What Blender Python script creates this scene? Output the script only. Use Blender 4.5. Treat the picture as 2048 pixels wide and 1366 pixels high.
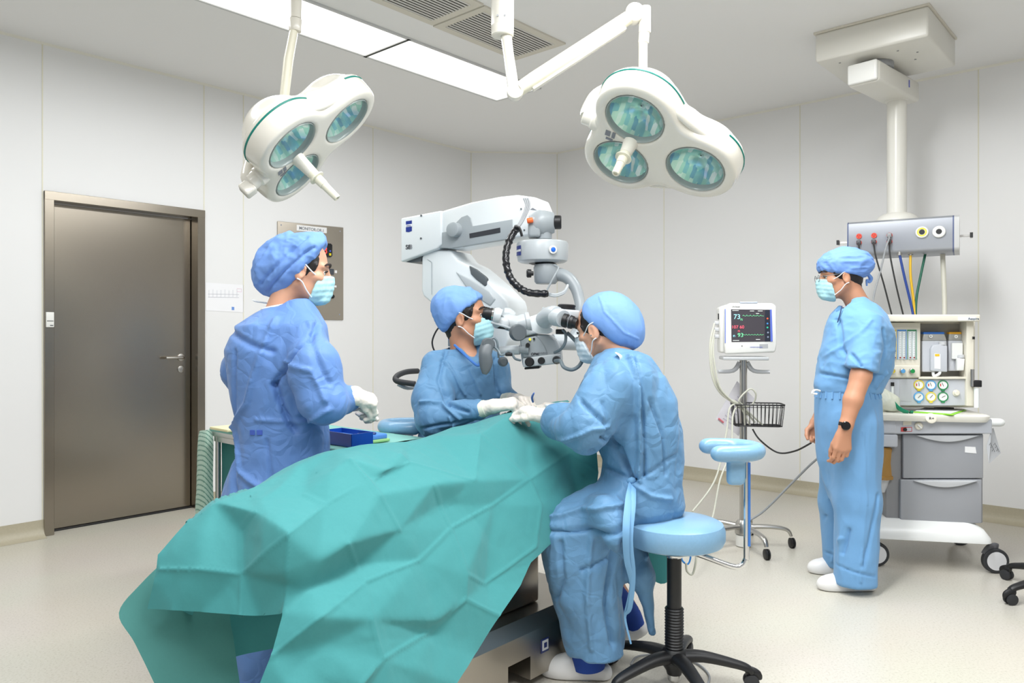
import bpy, bmesh, math, random
import numpy as np
from mathutils import Vector, Matrix, Euler, noise as mnoise
from mathutils.geometry import delaunay_2d_cdt

for o in list(bpy.data.objects): bpy.data.objects.remove(o)
SC = bpy.context.scene
COL = SC.collection
PI = math.pi

# ---------------------------------------------------------------- camera
F, CX, HY, EYE = 1520.0, 1024.0, 668.0, 1.27      # focal length and horizon in pixels of the 2048 x 1366 frame
cam_data = bpy.data.cameras.new('camera')
cam_data.sensor_width = 36.0
cam_data.lens = F/2048*36.0
cam_data.shift_y = -(683.0-HY)/2048
cam_data.clip_start = 0.05
cam = bpy.data.objects.new('camera', cam_data); COL.objects.link(cam)
cam.location = (0, 0, EYE); cam.rotation_euler = (PI/2, 0, 0)
SC.camera = cam

# ---------------------------------------------------------------- light and exposure
SC.view_settings.view_transform = 'Standard'
SC.view_settings.look = 'None'
SC.view_settings.gamma = 1.0
SC.view_settings.use_curve_mapping = False
SC.view_settings.exposure = -0.03
world = bpy.data.worlds.new('world'); SC.world = world; world.use_nodes = True
world.node_tree.nodes['Background'].inputs[0].default_value = (0.96, 0.98, 1.0, 1)
world.node_tree.nodes['Background'].inputs[1].default_value = 0.55

def area(name, loc, rz, sx, sy, power, color=(1, 1, 1)):
    l = bpy.data.lights.new(name, 'AREA'); l.shape = 'RECTANGLE'; l.size = sx; l.size_y = sy
    l.energy = power; l.color = color
    o = bpy.data.objects.new(name, l); COL.objects.link(o); o.location = loc; o.rotation_euler = (0, 0, rz)
    return o
# room axes: U runs along the left wall away from the camera, W along the right wall towards the camera
U = Vector((0.665, 0.747, 0)); W = Vector((0.747, -0.665, 0))
RZ = math.atan2(U.y, U.x)
CEIL = 3.1
PANELS = [Vector((-0.38, 5.315, 0)), Vector((-1.22, 4.37, 0)), Vector((-2.05, 3.43, 0)), Vector((1.33, 3.35, 0)), Vector((0.71, 2.65, 0)), Vector((-0.12, 1.7, 0)), Vector((-0.96, 0.75, 0)), Vector((1.0, 0.5, 0)), Vector((2.3, 1.5, 0))]
for i, p in enumerate(PANELS):
    area('ceiling_tube_light', (p.x, p.y, CEIL-0.06), RZ, 1.2, 0.38, 15 if i < 3 else 36, (0.965, 0.985, 1.0))

# ---------------------------------------------------------------- materials
def lin(c):
    c = c/255.0
    return c/12.92 if c <= 0.04045 else ((c+0.055)/1.055)**2.4
def rgb(c): return (lin(c[0]), lin(c[1]), lin(c[2]), 1)
MATS = {}
def mat(name, c, rough=0.5, metal=0.0, spec=0.5, emit=0.0, alpha=1.0, trans=0.0, coat=0.0, bump=None, vary=0.0, vscale=8.0, sheen=0.0, sub=0.0, ior=None):
    """bump = (kind, scale, strength, distance)"""
    if name in MATS: return MATS[name]
    m = bpy.data.materials.new(name); m.use_nodes = True; nt = m.node_tree; N = nt.nodes; Lk = nt.links
    b = N['Principled BSDF']
    b.inputs['Base Color'].default_value = rgb(c); b.inputs['Roughness'].default_value = rough
    b.inputs['Metallic'].default_value = metal; b.inputs['Specular IOR Level'].default_value = spec
    b.inputs['Alpha'].default_value = alpha; b.inputs['Transmission Weight'].default_value = trans
    b.inputs['Coat Weight'].default_value = coat; b.inputs['Sheen Weight'].default_value = sheen
    if ior: b.inputs['IOR'].default_value = ior
    if sub: b.inputs['Subsurface Weight'].default_value = sub; b.inputs['Subsurface Radius'].default_value = (0.012, 0.005, 0.003); b.inputs['Subsurface Scale'].default_value = 1.0
    if emit: b.inputs['Emission Color'].default_value = rgb(c); b.inputs['Emission Strength'].default_value = emit
    tc = N.new('ShaderNodeTexCoord')
    if vary:
        n = N.new('ShaderNodeTexNoise'); n.inputs['Scale'].default_value = vscale; n.inputs['Detail'].default_value = 4
        mx = N.new('ShaderNodeMix'); mx.data_type = 'RGBA'; mx.blend_type = 'MULTIPLY'; mx.inputs[0].default_value = vary
        cr = N.new('ShaderNodeValToRGB'); cr.color_ramp.elements[0].position = 0.35; cr.color_ramp.elements[1].position = 0.65
        cr.color_ramp.elements[0].color = (0.55, 0.55, 0.55, 1)
        Lk.new(tc.outputs['Object'], n.inputs['Vector']); Lk.new(n.outputs['Fac'], cr.inputs['Fac'])
        mx.inputs[6].default_value = rgb(c); Lk.new(cr.outputs['Color'], mx.inputs[7]); Lk.new(mx.outputs[2], b.inputs['Base Color'])
    if bump:
        kind, sc, st, dist = bump
        bp = N.new('ShaderNodeBump'); bp.inputs['Strength'].default_value = st; bp.inputs['Distance'].default_value = dist
        if kind == 'noise':
            n2 = N.new('ShaderNodeTexNoise'); n2.inputs['Scale'].default_value = sc; n2.inputs['Detail'].default_value = 5; n2.inputs['Roughness'].default_value = 0.6
            Lk.new(tc.outputs['Object'], n2.inputs['Vector']); Lk.new(n2.outputs['Fac'], bp.inputs['Height'])
        elif kind == 'crinkle':            # sharp crossing creases of paper-like cloth
            w = N.new('ShaderNodeTexNoise'); w.inputs['Scale'].default_value = sc*0.5; w.inputs['Detail'].default_value = 2
            ad = N.new('ShaderNodeVectorMath'); ad.operation = 'MULTIPLY_ADD'; ad.inputs[1].default_value = (0.25, 0.25, 0.25)
            Lk.new(tc.outputs['Object'], w.inputs['Vector']); Lk.new(w.outputs['Color'], ad.inputs[0]); Lk.new(tc.outputs['Object'], ad.inputs[2])
            v = N.new('ShaderNodeTexVoronoi'); v.feature = 'DISTANCE_TO_EDGE'; v.inputs['Scale'].default_value = sc
            Lk.new(ad.outputs[0], v.inputs['Vector'])
            n3 = N.new('ShaderNodeTexNoise'); n3.inputs['Scale'].default_value = sc*14; n3.inputs['Detail'].default_value = 2
            Lk.new(tc.outputs['Object'], n3.inputs['Vector'])
            mm = N.new('ShaderNodeMath'); mm.operation = 'MULTIPLY_ADD'; mm.inputs[1].default_value = 0.03
            Lk.new(n3.outputs['Fac'], mm.inputs[0]); Lk.new(v.outputs['Distance'], mm.inputs[2]); Lk.new(mm.outputs[0], bp.inputs['Height'])
        elif kind == 'weave':
            wv = N.new('ShaderNodeTexNoise'); wv.inputs['Scale'].default_value = sc; wv.inputs['Detail'].default_value = 1
            mp = N.new('ShaderNodeMapping'); mp.inputs['Scale'].default_value = (1, 1, 0.15)
            Lk.new(tc.outputs['Object'], mp.inputs['Vector']); Lk.new(mp.outputs[0], wv.inputs['Vector']); Lk.new(wv.outputs['Fac'], bp.inputs['Height'])
        Lk.new(bp.outputs['Normal'], b.inputs['Normal'])
    MATS[name] = m
    return m

# ---------------------------------------------------------------- object bookkeeping
def P(x, y, Y):
    """world point at depth Y seen from the camera at pixel (x, y)"""
    return Vector(((x-CX)/F*Y, Y, EYE-(y-HY)/F*Y))
def tag(o, label=None, cat=None, group=None, kind=None):
    if label: o['label'] = label
    if cat: o['category'] = cat
    if group: o['group'] = group
    if kind: o['kind'] = kind
    return o
def thing(name, loc, label, cat, rz=0.0, group=None, kind=None):
    o = bpy.data.objects.new(name, None); COL.objects.link(o); o.location = loc; o.rotation_euler = (0, 0, rz)
    o.empty_display_size = 0.1
    return tag(o, label, cat, group, kind)
def wmat(o):
    m = o.matrix_basis.copy()
    while o.parent: o = o.parent; m = o.matrix_basis @ m
    return m
def link_mesh(name, verts, faces, m, parent=None, local=False, smooth=False, mats=None, fmat=None, label=None):
    """one mesh object; verts are world positions unless local (then in the thing's own frame)"""
    me = bpy.data.meshes.new(name)
    vs = [Vector(v) for v in verts]
    if parent is not None and not local:
        inv = wmat(parent).inverted(); vs = [inv @ v for v in vs]
    me.from_pydata([tuple(v) for v in vs], [], faces); me.validate()
    me.materials.append(m)
    for x in (mats or []): me.materials.append(x)
    if fmat is not None:
        me.polygons.foreach_set('material_index', fmat[:len(me.polygons)])
    if smooth: me.shade_smooth()
    o = bpy.data.objects.new(name, me); COL.objects.link(o)
    if parent is not None: o.parent = parent
    if label: o['label'] = label
    return o
def copy_tree(o, parent=None, **kw):
    c = o.copy(); COL.objects.link(c)
    if parent is not None: c.parent = parent
    for ch in list(o.children): copy_tree(ch, c)
    for k, v in kw.items(): c[k] = v
    return c
def smooth_angle(o, deg=40):
    """smooth shading with sharp edges above an angle"""
    me = o.data; bm = bmesh.new(); bm.from_mesh(me)
    for f in bm.faces: f.smooth = True
    for e in bm.edges:
        if len(e.link_faces) == 2 and e.calc_face_angle(0) > math.radians(deg): e.smooth = False
    bm.to_mesh(me); bm.free()
    return o
def frame(d, up=Vector((0, 0, 1))):
    z = Vector(d).normalized()
    x = up.cross(z)
    if x.length < 1e-4: x = Vector((1, 0, 0))
    x.normalize(); y = z.cross(x)
    return x, y, z

class MB:
    """collects shapes, then links them as ONE mesh object"""
    def __init__(s): s.v = []; s.f = []; s.mi = []; s.cur = 0
    def add(s, vs, fs):
        n = len(s.v); s.v += [Vector(v) for v in vs]; s.f += [tuple(i+n for i in f) for f in fs]; s.mi += [s.cur]*len(fs); return s
    def box(s, c, size, R=None, bev=0.0, seg=3):
        bm = bmesh.new(); bmesh.ops.create_cube(bm, size=1.0)
        for v in bm.verts: v.co = Vector((v.co.x*size[0], v.co.y*size[1], v.co.z*size[2]))
        if bev > 0: bmesh.ops.bevel(bm, geom=list(bm.edges), offset=bev, segments=seg, profile=0.5, affect='EDGES')
        bm.verts.index_update()
        M = (R.to_4x4() if R is not None else Matrix.Identity(4)); c = Vector(c)
        s.add([c + M @ v.co for v in bm.verts], [tuple(v.index for v in f.verts) for f in bm.faces]); bm.free(); return s
    def rings(s, rings, closed=False, cap0=True, cap1=True):
        n = len(rings[0]); vs = [p for r in rings for p in r]; fs = []
        m = len(rings)
        for i in range(m if closed else m-1):
            a = i*n; b = ((i+1) % m)*n
            for j in range(n):
                k = (j+1) % n; fs.append((a+j, a+k, b+k, b+j))
        if not closed:
            if cap0: fs.append(tuple(reversed(range(n))))
            if cap1: fs.append(tuple(range((m-1)*n, m*n)))
        return s.add(vs, fs)
    def cyl(s, a, b, r0, r1=None, n=24, cap=True, bev=0.0):
        a, b = Vector(a), Vector(b); r1 = r0 if r1 is None else r1
        x, y, z = frame(b-a); L = (b-a).length
        st = [(0, r0), (L, r1)]
        if bev > 0: st = [(0, r0-bev), (bev*0.3, r0-bev*0.3), (bev, r0), (L-bev, r1), (L-bev*0.3, r1-bev*0.3), (L, r1-bev)]
        R = [[a + z*h + (x*math.cos(t)+y*math.sin(t))*r for t in np.linspace(0, 2*PI, n, endpoint=False)] for h, r in st]
        return s.rings(R, cap0=cap, cap1=cap)
    def lathe(s, base, axis, prof, n=28, cap=True):
        """prof = [(height, radius)]"""
        base = Vector(base); x, y, z = frame(axis)
        R = [[base + z*h + (x*math.cos(t)+y*math.sin(t))*max(r, 1e-4) for t in np.linspace(0, 2*PI, n, endpoint=False)] for h, r in prof]
        return s.rings(R, cap0=cap, cap1=cap)
    def tube(s, pts, r, n=10, closed=False, sub=0, flat=1.0, up=None):
        pts = [Vector(p) for p in pts]
        if sub: pts = catmull(pts, sub, closed)
        m = len(pts); rs = r if isinstance(r, (list, tuple)) else [r]*m
        if len(rs) != m: rs = list(np.interp(np.linspace(0, 1, m), np.linspace(0, 1, len(rs)), rs))
        R = []; px = None
        for i, p in enumerate(pts):
            a = pts[(i-1) % m] if (i > 0 or closed) else p; b = pts[(i+1) % m] if (i < m-1 or closed) else p
            t = (b-a).normalized()
            if up is not None: px = Vector(up).cross(t)
            elif px is None: px = frame(t)[0]
            px = px - t*px.dot(t)
            if px.length < 1e-5: px = frame(t)[0]
            px.normalize(); py = t.cross(px)
            R.append([p + (px*math.cos(q) + py*math.sin(q)*flat)*rs[i] for q in np.linspace(0, 2*PI, n, endpoint=False)])
        return s.rings(R, closed=closed)
    def prism(s, poly, origin, ax, ay, depth, bev=0.0, seg=3):
        """2D polygon in the plane (ax, ay), extruded along ax x ay by depth"""
        ax = Vector(ax).normalized(); ay = Vector(ay).normalized(); az = ax.cross(ay); o = Vector(origin)
        bm = bmesh.new()
        f = bm.faces.new([bm.verts.new((p[0], p[1], 0)) for p in poly])
        r = bmesh.ops.extrude_face_region(bm, geom=[f])
        for v in r['geom']:
            if isinstance(v, bmesh.types.BMVert): v.co.z += depth
        bmesh.ops.recalc_face_normals(bm, faces=list(bm.faces))
        if bev > 0: bmesh.ops.bevel(bm, geom=list(bm.edges), offset=bev, segments=seg, profile=0.5, affect='EDGES', clamp_overlap=True)
        bm.verts.index_update()
        s.add([o + ax*v.co.x + ay*v.co.y + az*v.co.z for v in bm.verts], [tuple(v.index for v in f.verts) for f in bm.faces]); bm.free(); return s
    def build(s, name, m, parent=None, local=False, smooth=35, mats=None, label=None):
        o = link_mesh(name, s.v, s.f, m, parent, local, mats=mats, fmat=(s.mi if mats else None), label=label)
        bm = bmesh.new(); bm.from_mesh(o.data); bmesh.ops.recalc_face_normals(bm, faces=list(bm.faces)); bm.to_mesh(o.data); bm.free()
        if smooth: smooth_angle(o, smooth)
        return o
def catmull(p, k, closed=False):
    out = []; m = len(p)
    for i in range(m if closed else m-1):
        a = p[(i-1) % m] if (closed or i > 0) else p[i]; b = p[i]; c = p[(i+1) % m]; d = p[(i+2) % m] if (closed or i+2 < m) else p[(i+1) % m]
        for j in range(k):
            t = j/k
            out.append(0.5*((2*b) + (-a+c)*t + (2*a-5*b+4*c-d)*t*t + (-a+3*b-3*c+d)*t**3))
    if not closed: out.append(p[-1])
    return out
def text(name, s, size, loc, ax, ay, m, parent=None, depth=0.0006, align='LEFT', bold=0.0, label=None):
    """lettering as a thin mesh in the plane (ax, ay); loc = baseline start"""
    c = bpy.data.curves.new(name, 'FONT'); c.body = s; c.size = size; c.align_x = align; c.extrude = depth; c.offset = bold
    t = bpy.data.objects.new(name, c); me = bpy.data.meshes.new_from_object(t)
    ax = Vector(ax).normalized(); ay = Vector(ay).normalized(); az = ax.cross(ay)
    vs = [Vector(loc) + ax*v.co.x + ay*v.co.y + az*(v.co.z+depth) for v in me.vertices]
    fs = [tuple(p.vertices) for p in me.polygons]
    bpy.data.objects.remove(t); bpy.data.curves.remove(c); bpy.data.meshes.remove(me)
    return link_mesh(name, vs, fs, m, parent, label=label)

# ---------------------------------------------------------------- distance-field modelling (bodies, garments, hands)
def A3(v): return np.array(v, dtype=np.float32)
def cap(a, b, ra, rb=None):
    a, b = A3(a), A3(b); rb = ra if rb is None else rb; ba = b-a; bb = float(ba@ba)+1e-12
    def f(p):
        h = np.clip(((p-a)@ba)/bb, 0, 1); return np.linalg.norm(p-a-h[:, None]*ba, axis=1)-(ra+(rb-ra)*h)
    return f
def ell(c, r, R=None):
    c, r = A3(c), A3(r); Rm = None if R is None else np.array(R, dtype=np.float32)
    def f(p):
        q = p-c
        if Rm is not None: q = q@Rm          # columns of Rm are the local axes
        k0 = np.linalg.norm(q/r, axis=1); k1 = np.linalg.norm(q/(r*r), axis=1)+1e-9
        return k0*(k0-1)/k1
    return f
def rbox(c, h, rad, R=None):
    c, h = A3(c), A3(h); Rm = None if R is None else np.array(R, dtype=np.float32)
    def f(p):
        q = p-c
        if Rm is not None: q = q@Rm
        q = np.abs(q)-(h-rad)
        return np.linalg.norm(np.maximum(q, 0), axis=1)+np.minimum(q.max(axis=1), 0)-rad
    return f
def plane(pt, n):
    pt, n = A3(pt), A3(n); n = n/np.linalg.norm(n)
    return lambda p: (p-pt)@n
def loft(st, yaw=0.0):
    """horizontal elliptical sections [(z, x, y, rx, ry)] with a turn of the ellipse by yaw"""
    st = sorted(st); z = np.array([s[0] for s in st]); A = np.array(st); c, s_ = math.cos(yaw), math.sin(yaw)
    def f(p):
        zz = p[:, 2]; g = [np.interp(zz, z, A[:, i]) for i in (1, 2, 3, 4)]
        dx = p[:, 0]-g[0]; dy = p[:, 1]-g[1]; u = dx*c+dy*s_; w = -dx*s_+dy*c
        k0 = np.sqrt((u/g[2])**2+(w/g[3])**2)+1e-9; k1 = np.sqrt((u/g[2]**2)**2+(w/g[3]**2)**2)+1e-9
        d = k0*(k0-1)/k1
        return np.maximum(d, np.maximum(z[0]-zz, zz-z[-1]))
    return f
def smin(a, b, k):
    if k <= 0: return np.minimum(a, b)
    h = np.maximum(k-np.abs(a-b), 0)/k
    return np.minimum(a, b)-h*h*k*0.25
def field(ops):
    """ops = [(kind, k, f)], kind u(nion) / s(ubtract) / i(ntersect)"""
    def f(p):
        d = None
        for kind, k, g in ops:
            e = g(p)
            if d is None: d = e
            elif kind == 'u': d = smin(d, e, k)
            elif kind == 's': d = -smin(-d, e, k)
            else: d = -smin(-d, -e, k)
        return d
    return f
def snet(f, lo, hi, h, B=14):
    """surface-net mesh of f < 0 on a grid of pitch h, evaluated block by block near the surface"""
    lo = np.array(lo, float); hi = np.array(hi, float)
    nb = np.maximum(np.ceil((hi-lo)/(h*B)).astype(int), 1); n = nb*B+1
    V = np.ones(n, np.float32)
    bi = np.stack(np.meshgrid(*[np.arange(k) for k in nb], indexing='ij'), -1).reshape(-1, 3)
    ctr = lo+(bi*B+B/2)*h
    dc = f(ctr.astype(np.float32)); rad = h*B*0.87
    act = np.abs(dc) < rad*2.6+0.04
    g = np.arange(B+1); gg = np.stack(np.meshgrid(g, g, g, indexing='ij'), -1).reshape(-1, 3)
    for b, d, a in zip(bi, dc, act):
        s = tuple(slice(k*B, k*B+B+1) for k in b)
        if not a:
            V[s] = 1.0 if d > 0 else -1.0
    AB = bi[act]
    for i in range(0, len(AB), 40):
        ch = AB[i:i+40]; pts = (lo+(ch[:, None, :]*B+gg[None])*h).reshape(-1, 3).astype(np.float32)
        val = f(pts).reshape(len(ch), B+1, B+1, B+1)
        for b, v in zip(ch, val): V[tuple(slice(k*B, k*B+B+1) for k in b)] = v
    S = V < 0
    nx, ny, nz = V.shape
    cs = [(i, j, k) for i in (0, 1) for j in (0, 1) for k in (0, 1)]
    sub = lambda A, c: A[c[0]:nx-1+c[0], c[1]:ny-1+c[1], c[2]:nz-1+c[2]]
    cnt = sum(sub(S, c).astype(np.int8) for c in cs)
    act = (cnt > 0) & (cnt < 8)
    I = np.argwhere(act); idx = -np.ones(act.shape, np.int64); idx[act] = np.arange(len(I))
    pos = np.zeros((len(I), 3)); num = np.zeros(len(I))
    for c in cs:
        for ax in range(3):
            if c[ax]: continue
            c2 = list(c); c2[ax] = 1
            va = V[I[:, 0]+c[0], I[:, 1]+c[1], I[:, 2]+c[2]]; vb = V[I[:, 0]+c2[0], I[:, 1]+c2[1], I[:, 2]+c2[2]]
            m = (va < 0) != (vb < 0); t = np.where(m, va/np.where(m, va-vb, 1), 0)
            q = np.tile(np.array(c, float), (len(I), 1)); q[:, ax] += t
            pos[m] += q[m]; num[m] += 1
    pos = lo+(I+pos/np.maximum(num, 1)[:, None])*h
    fs = []
    for ax in range(3):
        b, c = (ax+1) % 3, (ax+2) % 3
        s0 = [slice(None)]*3; s1 = [slice(None)]*3; s0[ax] = slice(0, -1); s1[ax] = slice(1, None)
        a0 = S[tuple(s0)]; a1 = S[tuple(s1)]
        E = np.argwhere(a0 != a1)
        E = E[(E[:, b] > 0) & (E[:, c] > 0) & (E[:, b] < V.shape[b]-1) & (E[:, c] < V.shape[c]-1)]
        ins = a0[E[:, 0], E[:, 1], E[:, 2]]
        q = []
        for db, dc_ in ((-1, -1), (0, -1), (0, 0), (-1, 0)):
            e = E.copy(); e[:, b] += db; e[:, c] += dc_; q.append(idx[e[:, 0], e[:, 1], e[:, 2]])
        q = np.stack(q, 1); q[~ins] = q[~ins][:, ::-1]
        fs.append(q)
    fs = np.concatenate(fs); fs = fs[(fs >= 0).all(1)]
    return pos, fs
def hsh(ix, iy, iz, seed):
    n = (ix*73856093) ^ (iy*19349663) ^ (iz*83492791) ^ (seed*2654435)
    n = (n ^ (n >> 13))*1274126177 & 0x7fffffff
    n = (n ^ (n >> 16)) & 0xffff
    return n/65535.0
def vn(p, seed=0):
    """value noise 0..1"""
    i = np.floor(p).astype(np.int64); f = p-i; u = f*f*(3-2*f); r = 0
    for a in (0, 1):
        for b in (0, 1):
            for c in (0, 1):
                w = (u[:, 0] if a else 1-u[:, 0])*(u[:, 1] if b else 1-u[:, 1])*(u[:, 2] if c else 1-u[:, 2])
                r = r+w*hsh(i[:, 0]+a, i[:, 1]+b, i[:, 2]+c, seed)
    return r
def ridge(p, seed=0):
    return 1-np.abs(2*vn(p, seed)-1)*2
def worley(p, seed=0):
    """F2 - F1 cell distance: flat facets meeting in sharp valleys"""
    i = np.floor(p).astype(np.int64); f1 = np.full(len(p), 9.0); f2 = np.full(len(p), 9.0)
    for a in (-1, 0, 1):
        for b in (-1, 0, 1):
            for c in (-1, 0, 1):
                x, y, z = i[:, 0]+a, i[:, 1]+b, i[:, 2]+c
                q = np.stack([x+hsh(x, y, z, seed+1), y+hsh(x, y, z, seed+2), z+hsh(x, y, z, seed+3)], 1)
                d = np.linalg.norm(p-q, axis=1); m = d < f1; f2 = np.where(m, f1, np.minimum(f2, d)); f1 = np.where(m, d, f1)
    return f2-f1
def crease(p, amp=0.01, sc=6.0, stretch=(1, 1, 0.6), seed=0):
    """creased paper-like cloth: flat panels, straight sharp creases and a few soft swells"""
    q = p*np.array(stretch)*sc
    q = q+0.25*np.stack([vn(q*0.7+5, seed+1), vn(q*0.7+9, seed+2), vn(q*0.7+13, seed+3)], 1)
    d = (worley(q, seed+4)-0.25)*0.9+(worley(q*2.3+3, seed+7)-0.25)*0.16+(vn(q*0.8+1, seed+9)-0.5)*1.0
    return amp*d
def wrinkle(p, amp=0.008, sc=7.0, stretch=(1, 1, 0.6), seed=0):
    """broad soft folds plus sharp paper-like creases, metres along the normal"""
    q = p*np.array(stretch)*sc
    q = q+0.7*np.stack([vn(q*0.6+5, seed+1), vn(q*0.6+9, seed+2), vn(q*0.6+13, seed+3)], 1)
    d = (ridge(q, seed+4)*0.55+ridge(q*2.1+3, seed+5)*0.42+ridge(q*4.3+7, seed+6)*0.20)
    return amp*(d-0.25)
def npn(pos, fs):
    n = np.zeros_like(pos); a = pos[fs[:, 2]]-pos[fs[:, 0]]; b = pos[fs[:, 3]]-pos[fs[:, 1]]; c = np.cross(a, b)
    for k in range(4): np.add.at(n, fs[:, k], c)
    return n/(np.linalg.norm(n, axis=1)[:, None]+1e-12)
def lap(pos, fs, it=1, w=0.5):
    for _ in range(it):
        s = np.zeros_like(pos); c = np.zeros(len(pos))
        for k in range(4):
            j = fs[:, (k+1) % 4]; np.add.at(s, fs[:, k], pos[j]); np.add.at(c, fs[:, k], 1); np.add.at(s, j, pos[fs[:, k]]); np.add.at(c, j, 1)
        pos = pos*(1-w)+w*s/np.maximum(c, 1)[:, None]
    return pos
def fold_disp(pos, nrm, folds, cy, both=False):
    """folds = [(points (x, z) in metres, width, height)]: ridges (+) and valleys (-) sewn into the side facing the room's front"""
    d = np.zeros(len(pos))
    for pts, w, amp in folds:
        pts = np.array(pts, float); best = np.full(len(pos), 9.0)
        for a, b in zip(pts[:-1], pts[1:]):
            ba = b-a; q = pos[:, [0, 2]]-a; h = np.clip(q@ba/(ba@ba+1e-12), 0, 1)
            best = np.minimum(best, np.linalg.norm(q-h[:, None]*ba, axis=1))
        d += amp*np.maximum(1-best/w, 0)**1.3
    return d*np.clip(-nrm[:, 1]*2.5, 0, 1)
def sculpt(name, ops, lo, hi, h, m, parent, wr=None, folds=None, steps=None, sm=1, label=None, wmask=None, mats=None, fm=None):
    f = field(ops) if isinstance(ops, list) else ops
    pos, fs = snet(f, lo, hi, h)
    pos = lap(pos, fs, sm, 0.5)
    if wr is not None or folds or steps:
        nr = npn(pos, fs); d = np.zeros(len(pos))
        if wr is not None:
            w2 = dict(wr); k = (crease if w2.pop('paper', 0) else wrinkle)(pos, **w2)
            if wmask is not None: k = k*wmask(pos)
            d += k
        if folds: d += fold_disp(pos, nr, [(a, b*0.9, c*1.5) for a, b, c in folds], 0)
        for pts, ht, fade in (steps or []):      # an overlapping edge: cloth stands proud on one side of the line
            pz = np.array(sorted((z, x) for x, z in pts)); xl = np.interp(pos[:, 2], pz[:, 0], pz[:, 1]); sx = pos[:, 0]-xl
            d += ht*(np.clip(sx/0.008, 0, 1))*np.clip(1-sx/fade, 0, 1)*(pos[:, 2] > pz[0, 0])*(pos[:, 2] < pz[-1, 0])*np.clip(-nr[:, 1]*2.5, 0, 1)
        pos = pos+nr*d[:, None]
    fmat = None
    if fm is not None: fmat = fm(pos[fs].mean(1)).astype(int).tolist()
    return link_mesh(name, pos.tolist(), fs.tolist(), m, parent, smooth=True, label=label, mats=mats, fmat=fmat)

# ================================================================ THE ROOM
wall_m = mat('wall_paint', (236, 236, 236), rough=0.35, spec=0.35, bump=('noise', 40, 0.02, 0.002))
caulk = mat('seam_caulk', (230, 227, 208), rough=0.6)
ceil_m = mat('ceiling_paint', (240, 240, 240), rough=0.6, spec=0.2)
coving = mat('cove_seal', (232, 230, 220), rough=0.6)
steel = mat('brushed_steel', (160, 152, 140), rough=0.22, metal=1.0, bump=('weave', 260, 0.05, 0.001))
steel_l = mat('satin_steel', (190, 188, 184), rough=0.3, metal=1.0)
chrome = mat('chrome', (215, 215, 215), rough=0.12, metal=1.0)
black = mat('black_plastic', (22, 22, 24), rough=0.45)
blackg = mat('black_gloss', (14, 14, 16), rough=0.15)
rubber = mat('dark_rubber', (44, 45, 48), rough=0.6)
white_p = mat('white_plastic', (236, 236, 232), rough=0.35)
grey_p = mat('light_grey_plastic', (196, 199, 201), rough=0.4)
mgrey = mat('mid_grey_plastic', (150, 152, 155), rough=0.45)
paper = mat('paper', (240, 240, 240), rough=0.8)
ink = mat('dark_ink', (50, 52, 58), rough=0.7)
ink_grey = mat('grey_ink', (130, 133, 140), rough=0.7)

def floor_mat():
    m = bpy.data.materials.new('speckled_vinyl'); m.use_nodes = True; nt = m.node_tree; N = nt.nodes; L = nt.links; b = N['Principled BSDF']
    tc = N.new('ShaderNodeTexCoord')
    v = N.new('ShaderNodeTexNoise'); v.inputs['Scale'].default_value = 110; v.inputs['Detail'].default_value = 3; v.inputs['Roughness'].default_value = 0.7
    cr = N.new('ShaderNodeValToRGB'); e = cr.color_ramp.elements
    e[0].position = 0.33; e[0].color = rgb((180, 174, 161)); e[1].position = 0.45; e[1].color = rgb((202, 197, 185))
    e2 = e.new(0.62); e2.color = rgb((204, 199, 188)); e3 = e.new(0.72); e3.color = rgb((214, 211, 203))
    n2 = N.new('ShaderNodeTexNoise'); n2.inputs['Scale'].default_value = 1.5; n2.inputs['Detail'].default_value = 3
    mx = N.new('ShaderNodeMix'); mx.data_type = 'RGBA'; mx.blend_type = 'MULTIPLY'; mx.inputs[0].default_value = 0.10
    L.new(tc.outputs['Object'], v.inputs['Vector']); L.new(tc.outputs['Object'], n2.inputs['Vector'])
    L.new(v.outputs['Fac'], cr.inputs['Fac']); L.new(cr.outputs['Color'], mx.inputs[6]); L.new(n2.outputs['Color'], mx.inputs[7]); L.new(mx.outputs[2], b.inputs['Base Color'])
    b.inputs['Roughness'].default_value = 0.3; b.inputs['Specular IOR Level'].default_value = 0.45
    MATS['floor'] = m; return m
floor_m = floor_mat()
cove_m = mat('cove_vinyl', (182, 174, 152), rough=0.4, vary=0.12, vscale=90)

K0 = Vector((-3.1, 4.6, 0))                         # a point of the left wall
C1 = K0 + U*4.04; C2 = Vector((0.459, 7.67, 0))     # corners of the canted wall
def struct(o): o['kind'] = 'structure'; return o
def wall_t(x):                                      # distance along the left wall of the pixel column x
    k = (x-CX)/F; return (3.1+4.6*k)/(0.665-0.747*k)
def wall_r(x):
    k = (x-CX)/F; return (7.67*k-0.459)/(0.747+0.665*k)
D0, D1 = wall_t(87), wall_t(408)                    # the door's frame on the wall
DTOP = 2.17
def wall_mesh(name, a, b, seams, hole=None, thick=0.12):
    d = (b-a).normalized(); L = (b-a).length; n = Vector((d.y, -d.x, 0))
    if n.dot(-a) < 0: n = -n
    mb = MB()
    def slab(t0, t1, z0, z1): mb.box(a+d*(t0+t1)/2-n*thick/2+Vector((0, 0, (z0+z1)/2)), (t1-t0, thick, z1-z0), Matrix.Rotation(math.atan2(d.y, d.x), 3, 'Z'))
    if hole: slab(0, hole[0], 0, CEIL); slab(hole[1], L, 0, CEIL); slab(hole[0], hole[1], hole[2], CEIL)
    else: slab(0, L, 0, CEIL)
    mb.cur = 1
    R3 = Matrix.Rotation(math.atan2(d.y, d.x), 3, 'Z')
    for s in seams: mb.box(a+d*s+n*0.0005+Vector((0, 0, CEIL/2)), (0.007, 0.003, CEIL-0.001), R3)
    return struct(mb.build(name, wall_m, mats=[caulk], smooth=0)), n
A_left = K0 - U*5.6
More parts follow.
